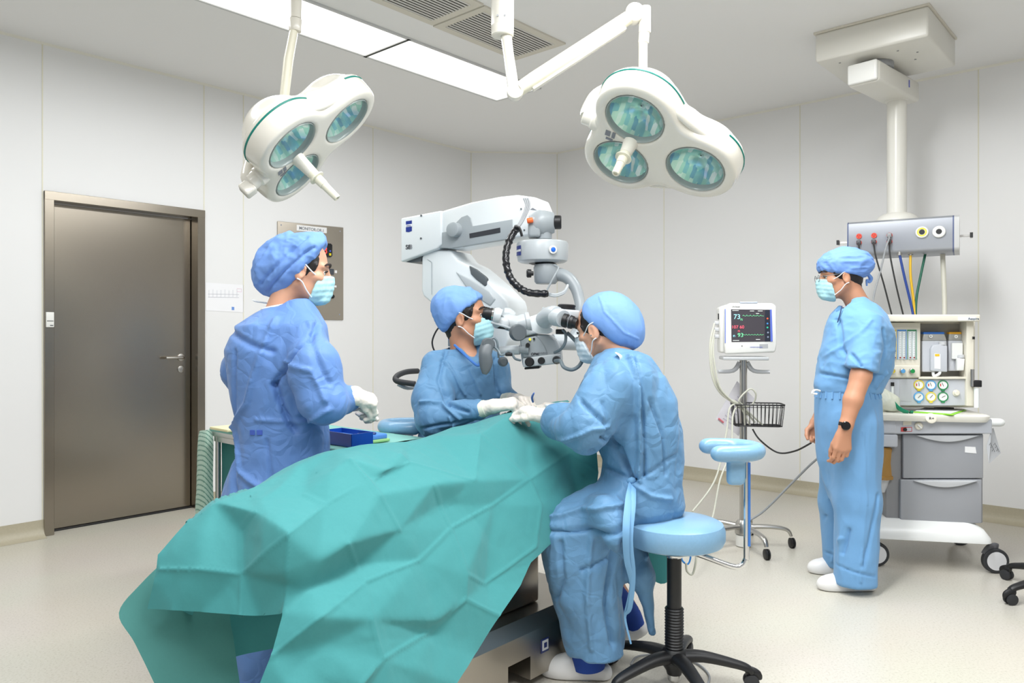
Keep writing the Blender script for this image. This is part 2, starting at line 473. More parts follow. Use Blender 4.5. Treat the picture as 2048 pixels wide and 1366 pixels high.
off = 5.6
door_hole = (off+D0+0.03, off+D1-0.03, DTOP-0.03)
_, nL = wall_mesh('wall_left', A_left, C1, [off+wall_t(x) for x in (85, 408, 487, 746)]+[off-1.1, off-2.3], hole=door_hole)
_, nC = wall_mesh('wall_corner', C1, C2, [0.004, (C2-C1).length-0.004])
_, nR = wall_mesh('wall_right', C2, C2+W*8.2, [wall_r(x) for x in (1328, 1600, 1957)]+[5.1, 6.4])
mb = MB(); mb.box((0.5, 3.0, -0.05), (22, 16, 0.1)); struct(mb.build('floor', floor_m, smooth=0))
mb = MB(); mb.box((0.5, 3.0, CEIL+0.05), (22, 16, 0.1)); struct(mb.build('ceiling', ceil_m, smooth=0))
# cove skirting: floor vinyl turned up the wall
def skirting(name, a, b, n):
    d = (b-a).normalized(); mb = MB()
    prof = [(0.0, 0.105), (0.004, 0.105), (0.005, 0.06), (0.012, 0.035), (0.026, 0.014), (0.05, 0.003), (0.075, 0.0005), (0, 0.0005)]
    vs = []
    for p in (a, b): vs += [p+n*q[0]+Vector((0, 0, q[1])) for q in prof]
    k = len(prof); fs = [(i, i+1, k+i+1, k+i) for i in range(k-1)]+[tuple(range(k)), tuple(range(2*k-1, k-1, -1))]
    mb.add(vs, fs); return struct(mb.build(name, cove_m, smooth=50))
skirting('baseboard_left', A_left, A_left+U*(off+D0), nL)
skirting('baseboard_left.001', A_left+U*(off+D1), C1, nL)
skirting('baseboard_corner', C1, C2, nC)
skirting('baseboard_right', C2, C2+W*8.2, nR)
# seal strip between the walls and the ceiling
for nm, a, b, n in (('trim_1', A_left, C1, nL), ('trim_2', C1, C2, nC), ('trim_3', C2, C2+W*8.2, nR)):
    mb = MB(); vs = []
    for p in (a, b): vs += [p+Vector((0, 0, CEIL-0.014)), p+n*0.014+Vector((0, 0, CEIL)), p+Vector((0, 0, CEIL))]
    mb.add(vs, [(0, 1, 4, 3), (0, 2, 1), (3, 4, 5), (1, 2, 5, 4), (0, 3, 5, 2)]); struct(mb.build(nm, coving, smooth=0))

# ---------------- the door: steel frame, recessed leaf, handle, lock
door = thing('door_1', K0+U*(D0+D1)/2, None, None, math.atan2(U.y, U.x)); struct(door)
# local frame of the door: x along the wall, -y into the room
dw = D1-D0; fw = 0.055
mb = MB()
nloc = -1.0
def fr(x0, x1, z0, z1, y0, y1, mbx): mbx.box(((x0+x1)/2, (y0+y1)/2, (z0+z1)/2), (abs(x1-x0), abs(y1-y0), z1-z0), bev=0.002, seg=1)
fr(-dw/2, -dw/2+fw, 0, DTOP, -0.02, 0.14, mb)
fr(dw/2-fw, dw/2, 0, DTOP, -0.02, 0.14, mb)
mb.build('door_frame', steel, door, local=True, smooth=0)
mb = MB(); fr(-dw/2, dw/2, DTOP-fw, DTOP+0.001, -0.021, 0.14, mb); mb.build('door_header', steel, door, local=True, smooth=0)
mb = MB(); fr(-dw/2+fw+0.004, dw/2-fw-0.004, 0.012, DTOP-fw-0.004, 0.09, 0.135, mb); mb.build('door_leaf', steel, door, local=True, smooth=0)
mb = MB(); fr(-dw/2, dw/2, 0.0, 0.010, 0.07, 0.14, mb); mb.build('gap_shade', black, door, local=True, smooth=0)  # black strip: shade of the gap under the leaf put into colour
hx = dw/2-fw-0.075; yl = 0.09
mb = MB(); hz = 1.10
mb.cyl((hx, yl, hz), (hx, yl-0.01, hz), 0.026, bev=0.002)
mb.tube([(hx, yl-0.008, hz), (hx, yl-0.045, hz), (hx-0.012, yl-0.055, hz), (hx-0.13, yl-0.055, hz)], 0.0095, n=14)
mb.build('door_handle', steel_l, door, local=True)
mb = MB(); mb.cyl((hx, yl, hz-0.085), (hx, yl-0.008, hz-0.085), 0.024, bev=0.002); mb.cyl((hx, yl-0.008, hz-0.082), (hx, yl-0.012, hz-0.082), 0.010); mb.box((hx, yl-0.009, hz-0.095), (0.007, 0.006, 0.02))
mb.build('door_lock', steel_l, door, local=True)
# card reader on the frame
sw = thing('card_reader', K0+U*(D0+0.028)+nL*0.02+Vector((0, 0, 1.36)), 'small white card reader stuck on the left side of the steel door frame', 'card reader', math.atan2(U.y, U.x))
mb = MB(); mb.box((0, -0.006, 0), (0.045, 0.012, 0.095), bev=0.003); mb.build('housing', white_p, sw, local=True)
MB().box((0, -0.0125, -0.008), (0.036, 0.0015, 0.004)).build('slot', ink, sw, local=True, smooth=0)
MB().box((0.008, -0.0125, -0.036), (0.018, 0.0015, 0.005)).build('marking', ink, sw, local=True, smooth=0)

# ---------------- ceiling light panels and air vents
glow = mat('lit_diffuser', (255, 254, 250), emit=1.6, rough=0.4)
pf = mat('panel_frame', (205, 206, 206), rough=0.5)
labs = ['bright recessed ceiling light panel, the one nearer the far corner of the room', 'bright recessed ceiling light panel, cut by the upper edge of the picture']
for i, p in enumerate(PANELS):
    lb = labs[i] if i < 2 else 'recessed ceiling light panel out of the picture'
    t = thing('ceiling_light', (p.x, p.y, CEIL), lb, 'ceiling light', RZ, group=('ceiling light panels out of the picture' if i > 1 else 'ceiling light panels'))
    mb = MB()
    for s in (-1, 1):
        mb.box((0, s*0.218, -0.006), (1.29, 0.018, 0.012)); mb.box((s*0.636, 0, -0.006), (0.018, 0.418, 0.012))
    mb.build('frame', pf, t, local=True, smooth=0)
    mb = MB(); mb.box((0, 0, -0.004), (1.254, 0.418, 0.004)); mb.build('diffuser', glow, t, local=True, smooth=0)
vent_f = mat('vent_frame', (214, 209, 196), rough=0.5); slat_m = mat('vent_slat', (226, 224, 218), rough=0.5); vent_d = mat('vent_dark', (96, 92, 86), rough=0.8)
for c, lb in ((Vector((-0.065, 4.64, 0)), 'slatted ceiling air vent behind the ceiling mount of the surgical lamps'), (Vector((-0.56, 4.07, 0)), 'slatted ceiling air vent at the upper edge of the picture')):
    t = thing('air_vent', (c.x, c.y, CEIL), lb, 'air vent', RZ, group='ceiling air vents')
    mb = MB()
    for s in (-1, 1):
        mb.box((0, s*0.185, -0.005), (0.74, 0.05, 0.01)); mb.box((s*0.345, 0, -0.005), (0.05, 0.32, 0.01))
    mb.build('frame', vent_f, t, local=True, smooth=0)
    mb = MB(); mb.box((0, 0, -0.002), (0.64, 0.32, 0.002)); mb.build('opening', vent_d, t, local=True, smooth=0)
    mb = MB()
    for k in range(13): mb.box((0, -0.15+k*0.025, -0.009), (0.64, 0.013, 0.008), Matrix.Rotation(0.5, 3, 'X'))
    mb.build('slats', slat_m, t, local=True, smooth=0)

# ================================================================ placing helpers
def on_plane(O, ax, x, y, off=0.0):
    """where the sight line of pixel (x, y) meets the upright plane through O along ax; returns (a, z) in that plane"""
    ax = Vector(ax).normalized(); n = Vector((ax.y, -ax.x, 0)); O2 = Vector(O)+n*off
    d = Vector(((x-CX)/F, 1, -(y-HY)/F)); e = Vector((0, 0, EYE))
    t = (O2-e).dot(n)/d.dot(n); p = e+d*t
    return (p-O2).dot(ax), p.z, p
def traced(mb, px, O, ax, depth, bev=0.0, off=0.0, seg=3):
    """outline given by sight lines, standing in the plane through O along ax, with thickness away from the viewer"""
    ax = Vector(ax).normalized(); n = Vector((ax.y, -ax.x, 0)); q = [on_plane(O, ax, x, y, off)[:2] for x, y in px]
    if sum(q[i][0]*q[(i+1) % len(q)][1]-q[(i+1) % len(q)][0]*q[i][1] for i in range(len(q))) < 0: q = q[::-1]
    Ob = Vector(O)+n*off; Ob.z = 0
    mb.prism(q, Ob-n*depth, ax, (0, 0, 1), depth, bev, seg); return mb

# ================================================================ SURGICAL LAMPS
enamel = mat('cream_enamel', (230, 226, 215), rough=0.22, coat=0.3)
cream2 = mat('cream_arm_paint', (232, 228, 208), rough=0.35)
green_band = mat('green_band', (0, 122, 110), rough=0.4)
glass_c = mat('lamp_cover_glass', (235, 245, 250), rough=0.03, alpha=0.10, spec=0.5)
def mosaic():
    m = bpy.data.materials.new('dichroic_mosaic'); m.use_nodes = True; nt = m.node_tree; N = nt.nodes; L = nt.links; b = N['Principled BSDF']
    at = N.new('ShaderNodeUVMap'); at.uv_map = 'polar'
    br = N.new('ShaderNodeTexBrick'); br.inputs['Scale'].default_value = 1.0; br.offset = 0.4; br.inputs['Mortar Size'].default_value = 0.0
    br.inputs['Brick Width'].default_value = 0.16; br.inputs['Row Height'].default_value = 0.10
    vo = N.new('ShaderNodeTexVoronoi'); vo.inputs['Scale'].default_value = 1.6; vo.voronoi_dimensions = '2D'; vo.distance = 'CHEBYCHEV'; vo.inputs['Randomness'].default_value = 0.6
    cr = N.new('ShaderNodeValToRGB'); e = cr.color_ramp.elements
    e[0].position = 0.0; e[0].color = rgb((60, 130, 175)); e[1].position = 1.0; e[1].color = rgb((225, 240, 238))
    for p, c in ((0.18, (110, 185, 195)), (0.45, (150, 212, 195)), (0.7, (185, 226, 212))):
        q = e.new(p); q.color = rgb(c)
    sp = N.new('ShaderNodeSeparateColor')
    L.new(at.outputs['UV'], vo.inputs['Vector']); L.new(vo.outputs['Color'], sp.inputs[0]); L.new(sp.outputs[0], cr.inputs['Fac'])
    L.new(cr.outputs['Color'], b.inputs['Base Color']); b.inputs['Metallic'].default_value = 0.55; b.inputs['Roughness'].default_value = 0.18
    return m
mosaic_m = mosaic()
LENS = [(-0.1045, 0.1345), (-0.1045, -0.1345), (0.190, 0.0)]
def lamp_head(root, c, M, hl):
    R = Matrix(M); T = lambda p: Vector(c)+R @ Vector(p)
    # local frame: +z is the beam direction, the face lies at z = 0, the dome behind it at z < 0
    ops = []
    for i, (x, y) in enumerate(LENS):
        ops.append(('u', 0.10, ell((x, y, -0.072), (0.156, 0.156, 0.142))))
        ops.append(('u', 0.06, lambda p, x=x, y=y: np.maximum(np.hypot(p[:, 0]-x, p[:, 1]-y)-0.161+0.10*np.maximum(p[:, 2]+0.03, 0), np.abs(p[:, 2]+0.045)-0.045)))
    ops.append(('u', 0.10, ell((0.02, 0, -0.055), (0.17, 0.165, 0.12))))
    ops.append(('u', 0.03, rbox((-0.20, 0, -0.045), (0.06, 0.05, 0.035), 0.02)))
    ops.append(('i', 0.016, plane((0, 0, 0.003), (0, 0, 1))))
    for x, y in LENS: ops.append(('s', 0.006, lambda p, x=x, y=y: np.maximum(np.hypot(p[:, 0]-x, p[:, 1]-y)-0.120, -(p[:, 2]+0.095))))
    f = field(ops)
    pos, fs = snet(f, (-0.32, -0.34, -0.29), (0.40, 0.34, 0.05), 0.007)
    pos = lap(pos, fs, 2, 0.5)
    # keep the face flat and crisp after smoothing
    link_mesh('housing', [T(p) for p in pos.tolist()], fs.tolist(), enamel, root, smooth=True)
    # contour of the housing for the band
    def contour(z, lo, hi, n=60, off=0.0):
        out = []
        for th in np.linspace(lo, hi, n):
            r = np.linspace(0.05, 0.45, 500); q = np.stack([r*math.cos(th), r*math.sin(th), np.full_like(r, z)], 1).astype(np.float32)
            v = f(q); k = np.nonzero(v < 0)[0].max(); rr = r[k]+off
            out.append((rr*math.cos(th), rr*math.sin(th), z))
        return out
    for lo, hi in ((math.radians(78), math.radians(168)), (math.radians(-168), math.radians(-78)), (math.radians(-32), math.radians(32))):
        mb = MB(); mb.tube([T(p) for p in contour(-0.084, lo, hi, off=-0.001)], 0.0048, n=8); mb.build('green_stripe', green_band, root)
    for s in (-1, 1):      # grips bridging the waist between the lobes
        mb = MB(); mb.tube([T(p) for p in ((0.0, s*0.235, -0.035), (0.045, s*0.222, -0.03), (0.10, s*0.195, -0.03), (0.165, s*0.165, -0.035), (0.215, s*0.155, -0.04))], [0.008, 0.016, 0.017, 0.014, 0.006], n=14, sub=4); mb.build('grip', enamel, root)
    for x, y in LENS:
        # faceted reflector bowl
        n, k = 48, 8; vs = []; fs2 = []; uv = []
        for i in range(k+1):
            r = 0.112*(i/k)**0.9 if i else 0.004; z = -0.026-0.055*(1-(r/0.112)**2)
            for j in range(n):
                a = 2*PI*j/n; vs.append(T((x+r*math.cos(a), y+r*math.sin(a), z))); uv.append((r*math.cos(a)*34, r*math.sin(a)*13+2.0*r*math.cos(a)))
        for i in range(k):
            for j in range(n): fs2.append((i*n+j, i*n+(j+1) % n, (i+1)*n+(j+1) % n, (i+1)*n+j))
        fs2.append(tuple(range(n)))
        o = link_mesh('reflector', vs, fs2, mosaic_m, root, smooth=True)
        ul = o.data.uv_layers.new(name='polar')
        for pl in o.data.polygons:
            vv = [o.data.loops[li].vertex_index for li in pl.loop_indices]
            us = [uv[v][0] for v in vv]; w = False
            for li, v in zip(pl.loop_indices, vv): ul.data[li].uv = ((uv[v][0]+6 if (w and uv[v][0] < 3) else uv[v][0]), uv[v][1])
        mb = MB(); mb.lathe(T((x, y, -0.028)), R @ Vector((0, 0, 1)), [(0, 0.112), (0.0, 0.1205), (0.026, 0.1205), (0.03, 0.118), (0.027, 0.115), (0.02, 0.1135), (0, 0.112)], n=48, cap=False)
        mb.build('lens_rim', mat('lens_rim_grey', (150, 160, 158), rough=0.25), root)
        mb = MB(); mb.lathe(T((x, y, -0.010)), R @ Vector((0, 0, 1)), [(0, 0.114), (0.003, 0.08), (0.005, 0.03), (0.0052, 0.001)], n=40, cap=False); mb.build('cover_glass', glass_c, root)
    hx = -0.09
    mb = MB(); z = Vector(R @ Vector((0, 0, 1)))
    mb.lathe(T((hx, 0, -0.002)), z, [(0, 0.034), (0.012, 0.03), (hl*0.22, 0.027), (hl*0.36, 0.025), (hl*0.37, 0.022)], n=28); mb.build('handle_socket', enamel, root)
    mb = MB(); mb.lathe(T((hx, 0, 0)), z, [(hl*0.33, 0.0235), (hl*0.46, 0.0235), (hl*0.465, 0.034), (hl*0.49, 0.034), (hl*0.495, 0.021), (hl*0.66, 0.020), (hl*0.665, 0.0175), (hl*0.985, 0.0155), (hl, 0.0135), (hl*0.999, 0.008), (hl*0.96, 0.0075)], n=28); mb.build('sterile_handle', cream2, root)
    mb = MB()          # small printed panel beside the handle
    for k, (dx, dy, w, h) in enumerate(((-0.19, 0.012, 0.022, 0.03), (-0.165, 0.012, 0.014, 0.034), (-0.178, -0.018, 0.03, 0.012))):
        mb.box(T((dx, dy, 0.0045)), (w, h, 0.0012), R)
    mb.build('printed_label', ink_grey, root, smooth=0)
    # joint towards the yoke
    mb = MB(); ax = R @ Vector((-1, 0, 0))
    mb.lathe(T((-0.235, 0, -0.045)), ax, [(0, 0.042), (0.035, 0.042), (0.04, 0.038), (0.042, 0.036), (0.075, 0.036), (0.08, 0.031)], n=28); mb.build('swivel_joint', enamel, root)
    return T
MR = [[0.907, 0.0729, -0.4147], [-0.1135, -0.9061, -0.4076], [-0.4055, 0.4168, -0.8135]]
ML_ = [[0.6801, 0.1914, 0.7077], [0.3151, -0.9479, -0.0464], [0.662, 0.2545, -0.705]]
def orth(M):
    a = Vector([M[i][0] for i in range(3)]).normalized(); c = Vector([M[i][2] for i in range(3)]); c = (c-a*c.dot(a)).normalized(); b = c.cross(a)
    return [[a[i], b[i], c[i]] for i in range(3)]
MR, ML_ = orth(MR), orth(ML_)
lr = thing('surgical_lamp', (0.563, 3.081, 2.008), 'three-lens surgical lamp hanging on the right, its teal mirrored lenses facing the camera', 'surgical lamp', group='surgical lamps')
T = lamp_head(lr, (0.563, 3.081, 2.008), MR, 0.17)
mb = MB(); j = T((-0.30, 0, -0.045)); e0 = P(1286, 88, 3.25)
mb.tube([j, T((-0.31, 0, -0.10)), T((-0.30, 0, -0.19)), T((-0.2, 0.02, -0.29)), T((-0.06, 0.02, -0.30)), P(1285, 175, 3.25)], [0.03, 0.03, 0.026, 0.024, 0.024, 0.024], n=16, sub=6); mb.build('yoke', enamel, lr)
mb = MB(); mb.tube([P(1285, 180, 3.25), P(1286, 130, 3.25), P(1286, 84, 3.25)], 0.019, n=16); mb.build('drop_tube', cream2, lr)
mb = MB(); mb.cyl(P(1287, 86, 3.25), P(1288, 66, 3.25), 0.0225, n=28, bev=0.002); mb.cyl(P(1288, 65.5, 3.25), P(1288, 14, 3.25), 0.0225, n=28, bev=0.004); mb.build('hinge_tube', enamel, lr)
ll = thing('surgical_lamp', (-0.849, 3.264, 2.074), 'three-lens surgical lamp on the left, tilted sideways, its dome and long handle in view', 'surgical lamp', group='surgical lamps')
T = lamp_head(ll, (-0.849, 3.264, 2.074), ML_, 0.24)
mb = MB(); mb.tube([T((-0.30, 0, -0.045)), T((-0.30, 0, -0.07)), T((-0.25, -0.02, -0.12)), T((-0.16, -0.03, -0.17)), T((-0.04, 0.02, -0.20)), P(568, 205, 3.5)], [0.03, 0.03, 0.024, 0.022, 0.022, 0.022], n=16, sub=6); mb.build('yoke', enamel, ll)
mb = MB(); mb.box(T((-0.335, 0, -0.03)), (0.05, 0.05, 0.06), Matrix(ML_), bev=0.008); mb.build('yoke_block', enamel, ll)
mb = MB(); mb.tube([P(567, 210, 3.5), P(577, 120, 3.5), P(588, 62, 3.5)], [0.029, 0.030, 0.026], n=16, flat=0.7); mb.build('drop_tube', cream2, ll)
mb = MB(); mb.cyl(P(590, 63, 3.5), P(591, 38, 3.5), 0.0285, n=28, bev=0.002); mb.cyl(P(591, 37, 3.5), P(593, -60, 3.5), 0.0255, n=28); mb.build('hinge_tube', enamel, ll)
# ceiling mount carrying both lamps' arms
mt = thing('lamp_ceiling_mount', Vector((P(1005, 0, 3.25).x, 3.25, CEIL)), 'cream ceiling mount with a hinged spring arm reaching to the right lamp', 'ceiling mount')
m0 = P(1005, 0, 3.25)
mb = MB(); zb = P(1005, 73, 3.25).z
mb.lathe((m0.x, 3.25, zb), (0, 0, 1), [(0, 0.044), (0.004, 0.048), (0.04, 0.049), (0.042, 0.0485), (0.044, 0.049), (CEIL-zb-0.06, 0.049), (CEIL-zb-0.06, 0.14), (CEIL-zb-0.001, 0.15)], n=36); mb.build('column', enamel, mt)
mb = MB()
for dx in (-0.02, 0.01): mb.cyl((m0.x+dx, 3.25-0.0475, zb+0.07), (m0.x+dx, 3.25-0.0505, zb+0.07), 0.0045, n=12)
mb.build('screws', mgrey, mt)
mb = MB(); a0 = P(1012, 70, 3.25); a1 = P(1027, 180, 3.2)
mb.tube([a0, a0*0.6+a1*0.4, a1], [0.024, 0.022, 0.025], n=16); mb.build('short_arm', enamel, mt)
el0 = P(1030, 184, 3.2); el1 = P(1268, 28, 3.25); dr = (el1-el0).normalized(); sx = Vector((0, -1, 0)); upv = dr.cross(sx)
mb = MB(); mb.cyl(el0+sx*0.028, el0-sx*0.028, 0.035, n=32, bev=0.006); mb.build('elbow', enamel, mt)
mb = MB(); mb.tube([el0+dr*0.02, el0+dr*0.1, el1-dr*0.12, el1-dr*0.01], [0.036, 0.04, 0.037, 0.036], n=18, flat=0.8); mb.build('spring_arm', cream2, mt)
mb = MB()
lowv = Vector((-upv.x, -upv.y, -upv.z)) if upv.z > 0 else upv
mb.box((el0+el1)/2+lowv*0.034, ((el1-el0).length*0.78, 0.04, 0.012), Matrix((dr, -sx, dr.cross(-sx))).transposed(), bev=0.004); mb.build('arm_cover', enamel, mt)
mb = MB(); mb.cyl(el1+sx*0.03, el1-sx*0.03, 0.040, n=32, bev=0.006); mb.build('wrist_joint', enamel, mt)
mb = MB(); mb.cyl(P(1290, 66, 3.25), P(1290, 14, 3.25), 0.0245, n=28, bev=0.003); mb.build('arm_socket', enamel, mt)
mb = MB(); mb.tube([(m0.x, 3.25, CEIL-0.10), (m0.x-0.35, 3.3, CEIL-0.10), (P(593, -60, 3.5).x, 3.5, CEIL-0.10), P(593, -55, 3.5)], 0.028, n=16); mb.build('upper_arm', enamel, mt)

# ================================================================ CEILING PENDANT
pend_m = mat('pendant_paint', (222, 220, 212), rough=0.3)
pend = thing('ceiling_supply_unit', (2.29, 4.65, CEIL), 'cream ceiling box with a short arm and column carrying the grey socket box', 'supply unit')
RW = Matrix.Rotation(math.atan2(W.y, W.x), 3, 'Z')
mb = MB(); mb.box((2.29, 4.655, CEIL-0.095), (0.62, 0.655, 0.17), RW, bev=0.014); mb.build('ceiling_box', pend_m, pend)
mb = MB(); mb.box((2.29, 4.655, CEIL-0.006), (0.635, 0.67, 0.012), RW, bev=0.002); mb.build('ceiling_flange', vent_f, pend)
mb = MB()
for a, b in ((-0.2, -0.22), (-0.16, -0.12), (-0.22, 0.05), (0.12, -0.2), (0.2, -0.1), (0.16, 0.02)):
    q = Vector((2.29, 4.655, CEIL-0.181))+RW @ Vector((a, b, 0)); mb.cyl(q, q-Vector((0, 0, 0.002)), 0.006, n=10)
mb.build('screws', mgrey, pend)
cx, cy = 2.466, 4.87
ad = Vector((cx-2.19, cy-4.62, 0)).normalized(); ar = math.atan2(ad.y, ad.x)
b0 = Vector((2.19, 4.62, 0))
mb = MB(); mb.cyl((b0.x+0.03, b0.y+0.04, CEIL-0.182), (b0.x+0.03, b0.y+0.04, CEIL-0.215), 0.11, n=32); mb.build('bearing', mgrey, pend)
mb = MB(); mid = b0*0.5+Vector((cx, cy, 0))*0.5
L_ = (Vector((cx, cy, 0))-b0).length
mb.box((mid.x, mid.y, CEIL-0.275), (L_+0.26, 0.185, 0.13), Matrix.Rotation(ar, 3, 'Z'), bev=0.02); mb.build('swing_arm', pend_m, pend)
e_ = b0-ad*0.135
mb = MB(); mb.box((e_.x, e_.y, CEIL-0.272), (0.03, 0.175, 0.12), Matrix.Rotation(ar, 3, 'Z'), bev=0.012); mb.build('arm_end_cap', white_p, pend)
mb = MB(); q = Vector((cx, cy, 0)); nn = Vector((ad.y, -ad.x, 0))*0.094
mb.box((q.x+nn.x-ad.x*0.05, q.y+nn.y-ad.y*0.05, CEIL-0.26), (0.012, 0.002, 0.045), Matrix.Rotation(ar, 3, 'Z')); mb.build('blue_mark', mat('blue_mark', (90, 100, 190), rough=0.4), pend, smooth=0)
mb = MB(); mb.lathe((cx, cy, 1.975), (0, 0, 1), [(0, 0.13), (0.02, 0.128), (0.045, 0.112), (0.062, 0.085), (0.068, 0.064), (0.07, 0.058), (0.78, 0.058), (0.785, 0.068), (0.80, 0.068)], n=40); mb.build('column', pend_m, pend)
# socket box, local frame turned by -33 degrees
HR = math.radians(-31); O = Vector((2.147, 4.85, 0)); ax = Vector((math.cos(HR), math.sin(HR), 0)); nrm = Vector((ax.y, -ax.x, 0))
alu = mat('silver_grey_face', (172, 176, 184), rough=0.38, metal=0.35)
aluc = mat('pale_end_cap', (205, 206, 206), rough=0.35)
W_ = 0.575; zb, zt = 1.765, 1.985
mb = MB()
prof = [(0.0, zb+0.03), (0.012, zb+0.010), (0.035, zb), (0.27, zb), (0.30, zb+0.03), (0.30, zt-0.03), (0.27, zt), (0.03, zt), (0.008, zt-0.014)]
def boxprof(mb, a0, a1):
    vs = []
    for a in (a0, a1): vs += [O+ax*a-nrm*d+Vector((0, 0, z)) for d, z in prof]
    k = len(prof); mb.add(vs, [(i, (i+1) % k, k+(i+1) % k, k+i) for i in range(k)]+[tuple(range(k)), tuple(range(2*k-1, k-1, -1))])
boxprof(mb, 0.0, W_); mb.build('socket_box', alu, pend, smooth=50)
for a in (-0.008, W_): mb = MB(); boxprof(mb, a, a+0.008); mb.build('edge_strip', mat('slate_blue_edge', (92, 104, 140), rough=0.4), pend, smooth=50)
mb = MB(); boxprof(mb, W_+0.008, W_+0.035); boxprof; mb.build('end_cap', aluc, pend, smooth=50)
def pa(x, y, off=0.0): a, z, p = on_plane(O, ax, x, y, off); return p
red = mat('socket_red', (226, 62, 34), rough=0.4)
for x in (1718, 1748, 1779):
    dy = {1718: 0, 1748: -1.5, 1779: -2}[x]
    for k, y in enumerate((472.5, 485.5)):
        q = pa(x, y+dy, 0.002); mb = MB(); mb.cyl(q, q+nrm*0.004, 0.0165, n=20); o = mb.build('power_socket', red, pend)
        mb = MB()
        for s in (-0.006, 0.006): mb.box(q+ax*s+Vector((0, 0, 0.004))+nrm*0.0045, (0.0025, 0.002, 0.008), Matrix.Rotation(HR, 3, 'Z'))
        mb.cyl(q+nrm*0.0035+Vector((0, 0, -0.006)), q+nrm*0.0055+Vector((0, 0, -0.006)), 0.0025, n=8); mb.build('socket_slots', black, o, smooth=0)
for x, y, c in ((1844, 464.5, (226, 214, 70)), (1878, 463.5, (238, 238, 236))):
    q = pa(x, y, 0.001); mb = MB(); mb.lathe(q, nrm, [(0, 0.036), (0.008, 0.035), (0.011, 0.031)], n=32); o = mb.build('gas_outlet', white_p, pend)
    mb = MB(); mb.lathe(q+nrm*0.011, nrm, [(0, 0.027), (0.002, 0.026), (0.002, 0.018), (0, 0.018)], n=32, cap=False); mb.build('outlet_ring', mat('outlet_%d' % x, c, rough=0.4), o)
    mb = MB(); mb.lathe(q+nrm*0.011, nrm, [(0, 0.016), (0.003, 0.015), (0.003, 0.001)], n=24); mb.build('outlet_port', black, o)
for a, s in ((-0.01, -1), (W_+0.035, 1)):
    q = O+ax*a-nrm*0.10+Vector((0, 0, zb+0.10)); mb = MB()
    mb.box(q+ax*s*0.03, (0.06, 0.025, 0.012), Matrix.Rotation(HR, 3, 'Z')); mb.box(q+ax*s*0.062, (0.012, 0.05, 0.028), Matrix.Rotation(HR, 3, 'Z')); mb.build('rail', steel_l, pend, smooth=0)
    mb = MB(); mb.box(q+ax*s*0.062+nrm*0.03, (0.016, 0.012, 0.03), Matrix.Rotation(HR, 3, 'Z')); mb.build('rail_cap', black, pend, smooth=0)
# plugs with cables, hoses
def cable(name, pts, r, m, label, cat, parts=None, group=None, n=8, sub=6):
    t = thing(name, pts[-1], label, cat, group=group); mb = MB(); mb.tube(pts, r, n=n, sub=sub); mb.build('lead', m, t); return t
cab_g = mat('grey_cable', (150, 153, 156), rough=0.5); cab_k = mat('black_cable', (40, 40, 40), rough=0.5)
plugm = mat('dark_grey_plug', (84, 84, 88), rough=0.5)
for x, y, pts, m, lb, big in (
    (1718, 485.5, [(1718, 492), (1719, 520), (1722, 570), (1728, 640)], cab_k, 'black power cable from the leftmost lower red socket, going down behind the blue cap', 0),
    (1748, 484, [(1748, 492), (1752, 515), (1768, 570), (1784, 632)], cab_k, 'black power cable from the middle lower red socket to the top of the anaesthesia machine', 0),
    (1779, 483.5, [(1779, 490), (1780, 510), (1792, 570), (1807, 632)], cab_k, 'black power cable from the rightmost lower red socket, running steeply down to the machine', 0),
    (1779, 471, [(1778, 478), (1772, 495), (1760, 545), (1748, 590), (1742, 640)], cab_g, 'light grey power cable from the upper right red socket, passing down behind the man', 1)):
    q = pa(x, y, 0.006)
    t = thing('power_cable', q, lb, 'cable', group='power cables from the sockets')
    mb = MB(); mb.box(q+nrm*0.016, (0.026, 0.032, 0.028), Matrix.Rotation(HR, 3, 'Z'), bev=0.006)
    mb.build('plug', mgrey if big else plugm, t)
    P3 = [q+nrm*0.03+Vector((0, 0, -0.006))]+[P(a, b, 4.68-0.1*i/len(pts)) for i, (a, b) in enumerate(pts)]
    mb = MB(); mb.tube(P3, 0.0048 if not big else 0.0055, n=8, sub=6); mb.build('lead', m, t)
for x0, xs, c, nm in ((1799, [(1799, 508), (1808, 550), (1820, 600), (1827, 632)], (28, 62, 140), 'blue'), (1821, [(1821, 508), (1821, 550), (1827, 600), (1830, 632)], (222, 178, 30), 'yellow'), (1851, [(1851, 506), (1842, 548), (1833, 595), (1831, 632)], (10, 92, 70), 'dark green'), (1885, [(1885, 500), (1887, 550), (1889, 600), (1889, 632)], (205, 203, 190), 'thick cream')):
    Y_ = 4.72
    t = thing('gas_hose', P(xs[0][0], xs[0][1], Y_), '%s gas hose hanging from the ceiling socket box down to the anaesthesia machine' % nm, 'hose', group='gas hoses under the socket box')
    q = P(xs[0][0], xs[0][1]-2, Y_); mb = MB(); mb.cyl(q+Vector((0, 0, 0.02)), q-Vector((0, 0, 0.015)), 0.014 if x0 != 1885 else 0.02, n=16); mb.build('collar', steel_l, t)
    mb = MB(); mb.tube([P(a, b, Y_-0.02*i) for i, (a, b) in enumerate(xs)], 0.0075 if x0 != 1885 else 0.0145, n=12, sub=6); mb.build('tubing', mat(nm.replace(' ', '_')+'_hose', c, rough=0.45), t)

